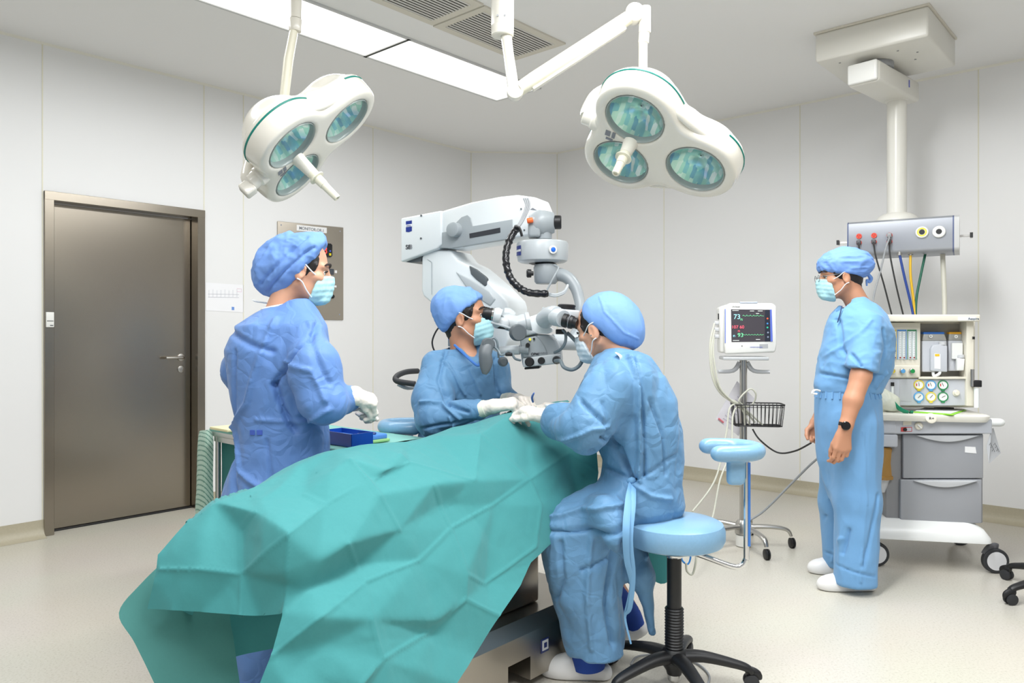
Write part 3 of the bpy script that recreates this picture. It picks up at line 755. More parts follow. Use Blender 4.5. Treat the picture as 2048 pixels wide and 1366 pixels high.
# ================================================================ ANAESTHESIA MACHINE
AMR = math.radians(-12); AX = Vector((math.cos(AMR), math.sin(AMR), 0)); AN = Vector((AX.y, -AX.x, 0))
AO = Vector((2.30, 4.10, 0))                       # centre of the front face, on the floor
R12 = Matrix.Rotation(AMR, 3, 'Z')
am = thing('anaesthesia_machine', AO-AN*0.3, 'white and grey anaesthesia machine on wheels with two drawers, gauges and vaporisers', 'anaesthesia machine', AMR)
am_w = mat('machine_white', (233, 234, 232), rough=0.3); am_c = mat('machine_cream', (226, 221, 206), rough=0.35)
am_g = mat('drawer_grey', (158, 160, 165), rough=0.38); am_lg = mat('machine_pale_grey', (196, 199, 206), rough=0.35); am_s = mat('drawer_grip', (200, 202, 205), rough=0.3)
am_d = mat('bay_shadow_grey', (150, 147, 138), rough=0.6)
def panel(name, x0, y0, x1, y1, off, depth, m, parent, bev=0.0, smooth=35, poly=None):
    """box whose front fills the rectangle of sight lines at distance off in front of the machine's face"""
    mb = MB(); traced(mb, poly or [(x0, y1), (x1, y1), (x1, y0), (x0, y0)], AO, AX, depth, bev, off); return mb.build(name, m, parent, smooth=smooth)
def mp(x, y, off=0.0): return on_plane(AO, AX, x, y, off)[2]
# carcase and drawers
panel('cabinet', 1772, 866, 1966, 1046, -0.02, 0.50, am_g, am, 0.006)
d1 = panel('drawer', 1806, 869, 1967, 957, 0.012, 0.10, am_g, am, 0.006)
d2 = panel('drawer', 1801, 959, 1964, 1047, 0.012, 0.10, am_g, am, 0.006)
for d, x0, x1, y in ((d1, 1832, 1960, 869), (d2, 1828, 1956, 960)):
    pts = [(x0+(x1-x0)*t, y+2+13*math.sin(PI*t)) for t in np.linspace(0, 1, 14)]
    mb = MB(); traced(mb, pts, AO, AX, 0.03, 0.003, 0.030); mb.build('drawer_grip', am_s, d)
mb = MB(); traced(mb, [(1930, 905), (1953, 907), (1951, 894), (1930, 893)], AO, AX, 0.002, 0, 0.0145); mb.build('sticker', paper, d1, smooth=0)
panel('side_panel', 1772, 870, 1803, 1040, -0.012, 0.3, mat('side_grey', (140, 140, 142), rough=0.5), am, 0.004)
# base with flared skirt
mb = MB()
def mrect(z, x0, x1, y0, y1, r=0.05):
    out = []
    for cx_, cy_, a0 in ((x1-r, y1-r, 0), (x0+r, y1-r, 90), (x0+r, y0+r, 180), (x1-r, y0+r, 270)):
        for k in range(6):
            a = math.radians(a0+k*18); out.append(AO+AX*(cx_+r*math.cos(a))-AN*(cy_+r*math.sin(a))+Vector((0, 0, z)))
    return out
zt = mp(1965, 1047, 0.0).z; zb = mp(1990, 1091, 0.07).z
xl = -0.36; xr = on_plane(AO, AX, 1990, 1080, 0.07)[0]
mb.rings([mrect(zt+0.005, xl+0.05, xr-0.08, -0.01, 0.62), mrect(zt-0.03, xl+0.02, xr-0.03, -0.05, 0.64), mrect(zt-0.07, xl, xr-0.004, -0.07, 0.66), mrect(zb+0.004, xl, xr, -0.07, 0.66), mrect(zb, xl+0.01, xr-0.01, -0.06, 0.65)]); mb.build('base', am_w, am, smooth=45)
# wheels
wh_t = mat('wheel_tyre', (52, 53, 56), rough=0.6); wh_w = mat('wheel_disc', (228, 228, 230), rough=0.4)
def caster(parent, c, r, rz, name='wheel', w=0.03, disc=True):
    """swivel wheel with fork; c = wheel centre"""
    c = Vector(c); a = Vector((math.cos(rz), math.sin(rz), 0)); z = Vector((0, 0, 1)); fw = z.cross(a)
    o = MB().lathe(c-a*w/2, a, [(0, r*0.72), (0, r*0.94), (w*0.15, r), (w*0.85, r), (w, r*0.94), (w, r*0.72)], n=32).build(name, wh_t, parent)
    if disc: MB().lathe(c-a*(w/2+0.002), a, [(0, r*0.3), (0, r*0.74), (w+0.004, r*0.74), (w+0.004, r*0.3)], n=32).build('hub_disc', wh_w, o)
    mb = MB(); mb.tube([c+fw*r*0.9+z*r*0.5, c+fw*r*0.5+z*r*1.0, c+z*r*1.12, c-fw*r*0.2+z*r*1.1], [w*0.22, w*0.3, w*0.36, w*0.3], n=10, sub=3, flat=1.6); mb.cyl(c+z*r*1.05, c+z*(r*1.28), 0.014, n=14)
    mb.build('wheel_fork', plugm, o); return o
rw = 0.066
for x, y, off in ((1990, 1120, 0.0), (1752, 1108, 0.0)):
    q = on_plane(AO, AX, x, y, off)[2]; q.z = rw; caster(am, q, rw, AMR+PI/2+0.12, w=0.035)
for s in (-1, 1):
    q = AO-AN*0.55+AX*(0.02+s*0.27); q.z = rw; caster(am, q, rw, AMR+PI/2, w=0.035)
# tray under the worktop, worktop, edge
panel('tray', 1700, 838, 1985, 868, 0.045, 0.50, am_lg, am, 0.008)
mb = MB(); zt = mp(1988, 838, 0.09).z; xr = on_plane(AO, AX, 1988, 838, 0.09)[0]; 
mb.rings([mrect(zt-0.022, xl-0.05, xr-0.01, -0.08, 0.45, 0.06), mrect(zt-0.004, xl-0.06, xr, -0.09, 0.46, 0.06), mrect(zt+0.010, xl-0.06, xr, -0.09, 0.46, 0.06), mrect(zt+0.016, xl-0.05, xr-0.012, -0.08, 0.45, 0.06)]); mb.build('worktop', mat('worktop_cream', (236, 233, 222), rough=0.3), am, smooth=45)
ztop = zt+0.016
mb = MB(); q = mp(1862, 837, 0.092); mb.lathe(q-AN*0.004, AN+Vector((0, 0, 0.35)), [(0, 0.028), (0.006, 0.027), (0.008, 0.024)], n=30)
o = mb.build('oval_badge', am_c, am)
text('badge_mark', 'R+', 0.022, q+AN*0.006+AX*-0.012+Vector((0, 0, -0.006)), AX, (0, 0, 1), ink, o)
mb = MB(); q = mp(2000, 845, 0.02); mb.tube([q-AX*0.05, q, q+AX*0.02-Vector((0, 0, 0.002))], [0.022, 0.022, 0.012], n=14, sub=4); mb.build('end_handle', am_w, am)
mb = MB(); traced(mb, [(1760, 842), (1791, 842), (1791, 866), (1760, 865)], AO, AX, 0.01, 0.002, 0.052); mb.build('left_drawer_front', am_lg, am)
mb = MB(); traced(mb, [(1806, 843), (1823, 842), (1823, 850), (1806, 851)], AO, AX, 0.002, 0, 0.048); mb.build('port_label', am_c, am, smooth=0)
q = mp(1810, 859, 0.046); MB().lathe(q, AN, [(0, 0.010), (0.006, 0.009), (0.006, 0.001)], n=18).build('gas_port', black, am)
mb = MB(); traced(mb, [(1802, 863.5), (1824, 863), (1824, 854), (1802, 854.5)], AO, AX, 0.002, 0, 0.0475); mb.build('red_outline_plate', mat('red_line', (196, 70, 70), rough=0.5), am, smooth=0)
mb = MB(); traced(mb, [(1813, 862.3), (1823, 862), (1823, 855), (1813, 855.4)], AO, AX, 0.002, 0, 0.0485); mb.build('port_plate', am_lg, am, smooth=0)
q = mp(1837, 852, 0.046); o = MB().lathe(q, AN, [(0, 0.021), (0.008, 0.020), (0.012, 0.016), (0.012, 0.001)], n=28).build('selector_knob', am_c, am)
MB().box(q+AN*0.016, (0.006, 0.01, 0.028), R12 @ Matrix.Rotation(-0.8, 3, 'Y')).build('knob_pointer', am_w, o)
# upper structure
B_ = -0.13
panel('back_frame', 1768, 640, 1950, 815, B_-0.012, 0.16, am_c, am, 0.004)
panel('left_post', 1768, 642, 1785, 757, B_, 0.14, am_c, am, 0.003)
panel('right_post', 1933, 643, 1948, 812, B_+0.10, 0.18, am_c, am, 0.004)
panel('bay_floor', 1838, 754, 1940, 758, B_+0.09, 0.12, am_c, am, 0.001)
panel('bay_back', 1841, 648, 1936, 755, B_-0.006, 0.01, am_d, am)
fh = panel('flowmeter_housing', 1774, 645, 1841, 757, B_+0.07, 0.10, am_c, am, 0.004)
mb = MB(); traced(mb, [(1780, 719), (1835, 719), (1835, 659), (1780, 659)], AO, AX, 0.004, 0.001, B_+0.0715); mb.build('tube_window', mat('window_grey', (206, 214, 214), rough=0.2), fh)
mb_t = mat('scale_tube', (240, 244, 244), rough=0.2)
for x0, x1, c in ((1781, 1793, (222, 190, 60)), (1794.5, 1813, (60, 130, 200)), (1814.5, 1833, (40, 130, 80))):
    mb = MB()
    for p in ([(x0, 719), (x0+1, 719), (x0+1, 660), (x0, 660)], [(x1-1, 719), (x1, 719), (x1, 660), (x1-1, 660)], [(x0, 662), (x1, 662), (x1, 659.5), (x0, 659.5)]): traced(mb, p, AO, AX, 0.002, 0, B_+0.0735)
    mb.build('scale_border', mat('scale_%d' % x0, c, rough=0.5), fh, smooth=0)
    for xx in (x0+(x1-x0)*0.3, x0+(x1-x0)*0.72):
        a = mp(xx, 718, B_+0.075); b = mp(xx, 664, B_+0.075); o = MB().cyl(a, b, 0.0055, n=12).build('flow_tube', mb_t, fh)
        mb = MB()
        for k in range(14):
            z = a.z+(b.z-a.z)*(k+1)/15; mb.box(Vector((a.x, a.y, z))+AN*0.0055, (0.007, 0.0015, 0.0013), R12)
        mb.build('graduations', ink_grey, o, smooth=0)
        MB().box(a+Vector((0, 0, 0.008))+AN*0.005, (0.007, 0.004, 0.008), R12).build('float', mat('float_red', (150, 60, 60), rough=0.5), o)
kp = panel('knob_panel', 1774, 731, 1840, 755, B_+0.085, 0.03, am_c, am, 0.005)
for x, c in ((1784, (216, 190, 50)), (1804, (90, 160, 215)), (1823, (20, 140, 70))):
    q = mp(x, 742, B_+0.086); o = MB().lathe(q, AN, [(0, 0.0145), (0.018, 0.0135), (0.02, 0.011)], n=22).build('flow_knob', steel_l, kp)
    MB().lathe(q+AN*0.019, AN, [(0, 0.0115), (0.006, 0.0105), (0.007, 0.001)], n=22).build('knob_cap', mat('knob_%d' % x, c, rough=0.4), o)
# top shelf
panel('top_shelf', 1762, 629, 1961, 643, B_+0.15, 0.34, am_c, am, 0.006)
mb = MB(); traced(mb, [(1916, 641), (1953, 641), (1953, 633), (1916, 633)], AO, AX, 0.002, 0, B_+0.151); o = mb.build('name_plate', am_w, am, smooth=0)
q = mp(1936, 639.5, B_+0.1515); text('name_lettering', 'Aespire', 0.017, q, AX, (0, 0, 1), mat('navy_ink', (60, 84, 110), rough=0.6), o)
# vaporisers
def vaporiser(x0, x1, yt, yb, c, off):
    b = mp((x0+x1)/2, yb, off); t = thing('vaporiser', b, '%s vaporiser hanging in the bay of the anaesthesia machine' % ('blue-topped wide grey' if c[2] > 150 else 'yellow-topped narrow grey'), 'vaporiser', AMR, group='vaporisers in the machine')
    h = yb-yt; sx_ = x1-x0
    mb = MB(); traced(mb, [(x0, yt+h*0.22), (x1, yt+h*0.22), (x1-sx_*0.1, yt+h*0.05), (x0+sx_*0.04, yt+h*0.05)], AO, AX, 0.08, 0.004, off-0.01); mb.build('dial_collar', mat('vap_collar', (176, 176, 172), rough=0.4, metal=0.3), t)
    mb = MB(); traced(mb, [(x0+sx_*0.04, yt+h*0.06), (x1-sx_*0.1, yt+h*0.06), (x1-sx_*0.1, yt), (x0+sx_*0.04, yt)], AO, AX, 0.075, 0.003, off-0.012); mb.build('top_band', mat('vap_%d' % c[0], c, rough=0.4), t)
    mb = MB(); traced(mb, [(x0, yb), (x1, yb), (x1, yt+h*0.22), (x0, yt+h*0.22)], AO, AX, 0.08, 0.006, off); body = mb.build('body', am_lg, t)
    return t, body
t, body = vaporiser(1845, 1894, 664, 744, (40, 110, 200), B_+0.06)
mb = MB(); traced(mb, [(1862, 742), (1895, 744), (1895, 692), (1885, 688), (1866, 690), (1862, 698)], AO, AX, 0.03, 0.005, B_+0.085); mb.build('filler_block', am_lg, t)
mb = MB(); traced(mb, [(1869, 737), (1881, 738), (1881, 708), (1869, 707)], AO, AX, 0.002, 0, B_+0.0865); mb.build('white_label', paper, t, smooth=0)
mb = MB(); traced(mb, [(1870, 712.5), (1879, 712.5), (1879, 708), (1870, 708)], AO, AX, 0.002, 0, B_+0.088); mb.build('yellow_label', mat('label_yellow', (236, 190, 40), rough=0.5), t, smooth=0)
q = mp(1885, 686, B_+0.07); MB().lathe(q-Vector((0, 0, 0.01)), (0, 0, 1), [(0, 0.019), (0.014, 0.018), (0.017, 0.014)], n=24).build('filler_cap', am_s, t)
mb = MB(); mb.tube([mp(1866, 742, B_+0.06), mp(1868, 752, B_+0.07), mp(1878, 748, B_+0.08), mp(1880, 742, B_+0.07)], 0.008, n=10, sub=4); mb.build('drain_spout', am_w, t)
t, body = vaporiser(1897, 1926, 664, 742, (240, 176, 40), B_+0.045)
mb = MB(); traced(mb, [(1904, 718), (1926, 719), (1926, 686), (1904, 686)], AO, AX, 0.02, 0.003, B_+0.065); mb.build('label_plate', am_w, t)
mb = MB(); traced(mb, [(1914, 741), (1928, 741), (1930, 717), (1915, 716)], AO, AX, 0.03, 0.004, B_+0.085); mb.build('filler_block', am_w, t)
q = mp(1922, 712, B_+0.07); MB().lathe(q-Vector((0, 0, 0.01)), (0, 0, 1), [(0, 0.017), (0.014, 0.016), (0.017, 0.012)], n=24).build('filler_cap', am_s, t)
for x, y in ((1861.5, 672.5), (1912, 673)):
    q = mp(x, y, B_+0.058); MB().lathe(q, AN, [(0, 0.009), (0.003, 0.0085), (0.003, 0.004), (0, 0.004)], n=20, cap=False).build('dial_mark', am_w, am)
# gauge panel
gp = panel('gauge_panel', 1771, 758, 1936, 811, B_+0.075, 0.06, am_lg, am, 0.003)
mb = MB(); traced(mb, [(1799, 802), (1823, 803), (1823, 760), (1799, 759)], AO, AX, 0.002, 0, B_+0.0765); mb.build('blank_plate', mat('blank_plate_grey', (188, 190, 194), rough=0.4), gp, smooth=0)
gface = mat('gauge_face', (238, 238, 236), rough=0.3); nd = mat('needle', (30, 30, 32), rough=0.5); rd = mat('gauge_red', (200, 60, 50), rough=0.5)
for x, y, c, a in ((1837.5, 769.5, (222, 200, 60), 95), (1861.5, 770, (86, 160, 215), 110), (1885.5, 770, (40, 130, 80), 110), (1837.5, 793.5, (90, 165, 220), 45), (1861.5, 793.5, (226, 206, 70), 50), (1885.5, 793.5, (40, 130, 80), 30)):
    q = mp(x, y, B_+0.076); o = MB().lathe(q, AN, [(0, 0.0265), (0.006, 0.0265), (0.007, 0.0215), (0.004, 0.021)], n=36, cap=False).build('gauge', mat('ring_%d_%d' % (c[0], c[1]), c, rough=0.45), gp)
    MB().lathe(q+AN*0.001, AN, [(0, 0.022), (0.003, 0.022), (0.003, 0.001)], n=32).build('gauge_face', gface, o)
    mb = MB(); mb.box(q-Vector((0, 0, 0.029))+AN*0.003, (0.018, 0.006, 0.010), R12, bev=0.002); mb.build('gauge_tab', MATS['ring_%d_%d' % (c[0], c[1])], o)
    r = math.radians(a); d = AX*math.cos(r)+Vector((0, 0, math.sin(r)))
    MB().cyl(q+AN*0.0055-d*0.007, q+AN*0.0055+d*0.013, 0.0012, n=6).build('needle', nd, o)
    if y < 780: MB().box(q+AN*0.0045-AX*0.012, (0.005, 0.001, 0.014), R12).build('red_zone', rd, o)
q = mp(1912, 786, B_+0.076); MB().lathe(q, AN, [(0, 0.018), (0.004, 0.018), (0.005, 0.0135), (0.018, 0.0125), (0.02, 0.010)], n=28).build('vent_knob', am_c, gp)
a = mp(1785, 800, B_+0.09); b = mp(1785, 772, B_+0.09); MB().cyl(a, b, 0.006, n=14).build('oxygen_tube', mb_t, gp); MB().cyl(b, b+Vector((0, 0, 0.02)), 0.009, n=14).build('tube_cap', black, gp)
# right side suction pipe
a = mp(1945, 740, B_+0.13); a.z = mp(1945, 772, B_+0.1).z; b = Vector((a.x, a.y, mp(1945, 738, B_+0.1).z))
MB().cyl(a, b, 0.010, n=16).build('side_pipe', steel_l, am)
MB().box(mp(1952, 767, B_+0.12), (0.045, 0.04, 0.036), R12, bev=0.004).build('side_clamp', black, am)
a = mp(1953, 815, B_+0.12); b = mp(1953, 776, B_+0.12); o = MB().cyl(a, b, 0.012, 0.013, n=16).build('flow_column', mb_t, am)
MB().box(mp(1952, 676, B_+0.12)-AX*0.012, (0.010, 0.01, 0.015), R12).build('side_switch', black, am)
# bellows / absorber left of the drawers
amber = mat('amber_plastic', (176, 132, 62), rough=0.2, alpha=0.85)
q = mp(1762, 930, -0.02); cxx = Vector((q.x, q.y, 0)); zt_, zb_ = mp(1762, 894, 0).z, mp(1762, 958, 0).z
MB().box(Vector((cxx.x, cxx.y, mp(1762, 879, 0).z)), (0.14, 0.13, 0.07), R12, bev=0.01).build('absorber_head', am_lg, am)
mb = MB()
mb.lathe(Vector((cxx.x, cxx.y, zb_)), (0, 0, 1), [(0, 0.062), (0.015, 0.064), (0.02, 0.056), (0.09, 0.05), (0.15, 0.055), (zt_-zb_-0.01, 0.058), (zt_-zb_, 0.05)], n=8); mb.build('absorber_canister', amber, am)
MB().lathe(Vector((cxx.x, cxx.y, mp(1762, 985, 0).z)), (0, 0, 1), [(0, 0.02), (0.03, 0.03), (0.075, 0.045)], n=20).build('canister_foot', am_s, am)
# breathing bag, leaflet, green lanyard, clipboard on the worktop
bag = thing('breathing_bag', mp(1770, 825, 0.0), 'pale translucent breathing bag lying on the worktop behind the man in scrubs', 'breathing bag')
def sc(name, ops, c, r, h, m, parent, **k):
    c = Vector(c); return sculpt(name, ops, c-Vector((r, r, r)), c+Vector((r, r, r)), h, m, parent, **k)
sc('bag_skin', [('u', 0, ell(mp(1774, 803, -0.02), (0.065, 0.05, 0.05))), ('u', 0.03, cap(mp(1766, 792, -0.02), mp(1762, 776, -0.02), 0.028, 0.015)), ('u', 0.03, cap(mp(1785, 812, 0), mp(1797, 818, 0), 0.022, 0.012))], mp(1775, 800, 0), 0.14, 0.006, mat('pale_rubber', (222, 224, 208), rough=0.4), bag, wr=dict(amp=0.006, sc=20))
g = thing('green_head_strap', mp(1800, 825, 0.03), 'bright green rubber head strap hanging curled onto the white worktop', 'strap')
mb = MB(); pts = [mp(1783, 797, 0.0), mp(1788, 806, 0.01), mp(1797, 816, 0.03), mp(1812, 821, 0.05), mp(1826, 824.5, 0.05)]
for p in pts[3:]: p.z = ztop+0.008
mb.tube(pts, [0.017, 0.019, 0.017, 0.014, 0.012], n=10, sub=4, flat=0.3, up=AX); mb.build('band', mat('strap_green', (16, 150, 110), rough=0.4), g)
fol = thing('paper_folder', mp(1870, 826, 0.02), 'white papers on a lime green folder lying on the machine worktop', 'folder', AMR)
def flat_poly(mb, pts, off0, dz, th):
    """flat sheet on the worktop, corners given by sight lines meeting the worktop plane"""
    out = []
    for x, y in pts:
        z = ztop+dz; Y = (EYE-z)*F/(y-HY); out.append(Vector(((x-CX)/F*Y, Y, z)))
    n = len(out); mb.add(out+[p+Vector((0, 0, th)) for p in out], [tuple(range(n)), tuple(range(2*n-1, n-1, -1))]+[(i, (i+1) % n, n+(i+1) % n, n+i) for i in range(n)]); return mb
flat_poly(MB(), [(1826, 825), (1906, 830.5), (1933, 820.5), (1850, 818)], 0, 0.001, 0.003).build('folder_cover', mat('lime_green', (150, 226, 50), rough=0.5), fol, smooth=0)
flat_poly(MB(), [(1830, 822.5), (1902, 827.5), (1930, 818.5), (1850, 815.5)], 0, 0.005, 0.002).build('papers', paper, fol, smooth=0)
pn = thing('pen', mp(1885, 815, -0.1), 'thin dark pen lying behind the papers on the machine worktop', 'pen')
a = mp(1868, 815, 0); 
mb = MB(); za = ztop+0.012
Ya = (EYE-za)*F/(814.5-HY); Yb = (EYE-za)*F/(816.5-HY)
mb.cyl(((1868-CX)/F*Ya, Ya, za), ((1908-CX)/F*Yb, Yb, za), 0.0035, n=10); mb.build('barrel', ink, pn)
# hanging card at the right
cd = thing('hanging_card', mp(1985, 870, 0.0), 'handwritten card hanging from the right end of the anaesthesia machine', 'card')
A = mp(1984, 850, 0.03); crd = [mp(1973, 893, 0.03), mp(1978, 928, 0.03), mp(2002, 906, -0.02), mp(1987, 856, -0.02), mp(1983, 858, 0.03)]
mb = MB(); n = len(crd); mb.add(crd+[p-AN*0.0015 for p in crd], [tuple(range(n)), tuple(range(2*n-1, n-1, -1))]+[(i, (i+1) % n, n+(i+1) % n, n+i) for i in range(n)]); mb.build('sheet', mat('card_grey', (200, 202, 206), rough=0.6), cd, smooth=0)
mb = MB()
for k in range(6):
    q = mp(1978+k*3, 890+6*(k % 3), 0.034-0.008*k)+AN*0.003; mb.tube([q, q+AX*0.006+Vector((0, 0, 0.012)), q+AX*0.012+Vector((0, 0, -0.004))], 0.0012, n=5)
mb.build('handwriting', ink, cd)

# ================================================================ PATIENT MONITOR ON ITS STAND
MO = Vector((1.385, 4.55, 0)); MR_ = math.radians(-8); MX = Vector((math.cos(MR_), math.sin(MR_), 0)); MN = Vector((MX.y, -MX.x, 0)); RM = Matrix.Rotation(MR_, 3, 'Z')
ms = thing('monitor_stand', MO, 'silver monitor stand with five castors and a wire basket, behind the blue armrest stool', 'stand')
MB().cyl((MO.x, MO.y, 0.05), (MO.x, MO.y, 1.13), 0.022, n=28).build('pole', steel_l, ms)
MB().lathe((MO.x, MO.y, 0.07), (0, 0, 1), [(0, 0.04), (0.01, 0.05), (0.07, 0.045), (0.09, 0.03)], n=24).build('hub', steel_l, ms)
MB().lathe((MO.x, MO.y, 0.005), (0, 0, 1), [(0, 0.044), (0.065, 0.046)], n=24).build('weight', white_p, ms)
def wheel_pair(parent, c, r=0.028):
    return MB().lathe(Vector(c)-Vector((0.014, 0, 0)), (1, 0.1, 0), [(0, r*0.8), (0.003, r), (0.011, r), (0.014, r*0.8), (0.017, r), (0.025, r), (0.028, r*0.8)], n=22).build('wheel', black, parent)
for k in range(5):
    a = math.radians(-8+72*k); d = Vector((math.cos(a), math.sin(a), 0)); c0 = MO+Vector((0, 0, 0.12))
    leg = MB().tube([c0+d*0.03, c0+d*0.16+Vector((0, 0, 0.002)), c0+d*0.25-Vector((0, 0, 0.012)), c0+d*0.275-Vector((0, 0, 0.05))], [0.022, 0.019, 0.017, 0.013], n=12, sub=4, flat=0.7).build('leg', steel_l, ms)
    wheel_pair(leg, MO+d*0.28+Vector((0, 0, 0.03)), 0.03)
MB().box((MO.x, MO.y, 1.126), (0.26, 0.2, 0.02), RM, bev=0.005).build('mounting_plate', grey_p, ms)
mb = MB()
for s in (-1, 1): mb.tube([MO+MX*s*0.02+Vector((0, 0, 1.10)), MO+MX*s*0.06+Vector((0, 0, 1.05)), MO+MX*s*0.15+MN*0.02+Vector((0, 0, 1.045))], [0.016, 0.013, 0.011], n=10, sub=4)
mb.build('tilt_bracket', am_s, ms)
# basket
bk = MO+MN*0.06; zt_ = 0.86; zb_ = 0.735
def brect(w, d, z, r=0.03):
    out = []
    for cx_, cy_, a0 in ((w-r, d-r, 0), (-w+r, d-r, 90), (-w+r, -d+r, 180), (w-r, -d+r, 270)):
        for k in range(4):
            a = math.radians(a0+k*30); out.append(bk+MX*(cx_+r*math.cos(a)+0.065)-MN*(cy_+r*math.sin(a)-0.03)+Vector((0, 0, z)))
    return out
bw = MB()
bw.tube(brect(0.145, 0.075, zt_), 0.004, n=8, closed=True); bw.tube(brect(0.13, 0.06, zb_), 0.0032, n=6, closed=True); bw.tube(brect(0.14, 0.07, zt_-0.014), 0.002, n=6, closed=True)
for s in (-1, 1):
    for k in range(12):
        t_ = -0.125+k*0.25/11; bw.tube([bk+MX*(t_+0.065)-MN*(s*0.074-0.03)+Vector((0, 0, zt_)), bk+MX*(t_*0.93+0.065)-MN*(s*0.06-0.03)+Vector((0, 0, zb_))], 0.002, n=5)
for s in (-1, 1):
    for k in range(4):
        t_ = -0.05+k*0.1/3; bw.tube([bk+MX*(s*0.144+0.065)-MN*(t_-0.03)+Vector((0, 0, zt_)), bk+MX*(s*0.13+0.065)-MN*(t_-0.03)+Vector((0, 0, zb_))], 0.002, n=5)
for k in range(7): t_ = -0.055+k*0.11/6; bw.tube([bk+MX*-0.065-MN*(t_-0.03)+Vector((0, 0, zb_)), bk+MX*0.195-MN*(t_-0.03)+Vector((0, 0, zb_))], 0.0018, n=5)
bw.build('wire_basket', black, ms)
# the monitor
mo = thing('patient_monitor', MO+Vector((0, 0, 1.138)), 'white patient monitor with a dark vital signs screen on top of the silver stand', 'monitor', MR_)
MOf = MO+MN*0.10
def mt_(x, y, off=0.0): return on_plane(MOf, MX, x, y, off)[2]
def mtr(pts, depth, bev, off, nm, m, par, smooth=35): mb = MB(); traced(mb, pts, MOf, MX, depth, bev, off); return mb.build(nm, m, par, smooth=smooth)
mtr([(1450, 709), (1551, 705), (1554, 690), (1553, 612), (1545, 606), (1458, 606), (1449, 614), (1448, 690)], 0.03, 0.012, 0.0, 'front_bezel', white_p, mo, 45)
mtr([(1440, 706), (1549, 703), (1551, 612), (1452, 609), (1438, 615)], 0.14, 0.014, -0.028, 'case', white_p, mo, 45)
MB().box(mt_(1497, 605, -0.01), (0.10, 0.02, 0.010), RM, bev=0.004).build('alarm_lamp', mat('pale_blue', (196, 208, 226), rough=0.2), mo)
scr = mtr([(1463, 684), (1545, 683), (1543, 619.5), (1462, 618.5)], 0.004, 0, 0.0015, 'screen', mat('dark_screen', (70, 66, 72), rough=0.12, emit=0.12), mo, 0)
mtr([(1530, 683), (1541, 682.6), (1539, 620), (1530, 619.6)], 0.002, 0, 0.003, 'touch_strip', mat('strip_dark', (40, 44, 58), rough=0.3), scr, 0)
mtr([(1541, 683.2), (1545.5, 682.8), (1543.5, 619), (1540, 619)], 0.002, 0, 0.003, 'blue_strip', mat('strip_blue', (100, 120, 210), rough=0.3), scr, 0)
def em(nm, c, e=0.9): return mat(nm, c, rough=0.5, emit=e)
sg, sr, scn, sw_ = em('screen_green', (110, 210, 150)), em('screen_red', (235, 90, 110)), em('screen_cyan', (150, 225, 235)), em('screen_white', (190, 195, 190), 0.6)
for s, x, y, sz, m in (('73', 1467, 638, 0.040, scn), ('75', 1480, 641, 0.016, sg), ('107 60', 1463, 657, 0.026, sr), ('79', 1475, 664, 0.014, sr), ('93', 1475, 674, 0.034, sg), ('n', 1466, 674, 0.026, scn)):
    text('reading', s, sz, mt_(x, y, 0.0042), MX, (0, 0, 1), m, scr, depth=0.0003)
for y, m, amp, fr_ in ((632, sg, 1.6, 5), (670, sg, 1.2, 6)):
    pts = []
    for k in range(60):
        x = 1485+k*0.72; pts.append(mt_(x, y-amp*max(0, math.sin(k*fr_*0.13))**3*1.5+0.3*math.sin(k), 0.0042))
    MB().tube(pts, 0.0008, n=5).build('trace', m, scr)
mb = MB()
for x, y, w in ((1465, 621, 12), (1500, 622, 8), (1516, 622, 9), (1512, 627, 6), (1466, 681, 12), (1512, 679, 8)): mb.box(mt_(x+w/2, y, 0.004), (w*0.003, 0.0006, 0.004), RM)
mb.build('small_print', sw_, scr, smooth=0)
for x, y, c in ((1535, 637, (230, 90, 50)), (1535, 655, (40, 180, 140)), (1535, 647, (60, 130, 190)), (1536, 665, (120, 130, 150)), (1536, 674, (120, 130, 150))): MB().cyl(mt_(x, y, 0.003), mt_(x, y, 0.0045), 0.005, n=12).build('touch_key', em('key_%d' % c[0]+str(c[1]), c, 0.5), scr)
text('maker_mark', 'NIHON KOHDEN', 0.009, mt_(1500, 695.5, 0.0005), MX, (0, 0, 1), mat('mark_blue', (70, 90, 190), rough=0.5), mo)
text('model_mark', 'Life Scope', 0.011, mt_(1464, 614.5, 0.0005), MX, (0, 0, 1), ink, mo)
mtr([(1519, 697), (1536, 696.5), (1536, 688), (1519, 688.5)], 0.001, 0, 0.0008, 'sticker', mat('sticker_grey', (176, 178, 180), rough=0.4), mo, 0)
MB().cyl(mt_(1484, 692, 0), mt_(1484, 692, 0.002), 0.003, n=10).build('indicator', black, mo)
q = mt_(1443.5, 650, -0.03); MB().box(mt_(1450.5, 652, 0.0), (0.005, 0.006, 0.20), RM, bev=0.001).build('blue_edge', mat('edge_blue', (120, 140, 220), rough=0.3), mo)
for k, y in enumerate((646, 659, 673)):
    MB().box(mt_(1434, y, -0.06), (0.036, 0.03, 0.024), RM, bev=0.006).build('lead_plug', am_s, mo)
MB().box(mt_(1437, 633, -0.05), (0.006, 0.02, 0.035), RM).build('side_slot', black, mo)
lead_m = mat('lead_beige', (196, 196, 182), rough=0.5)
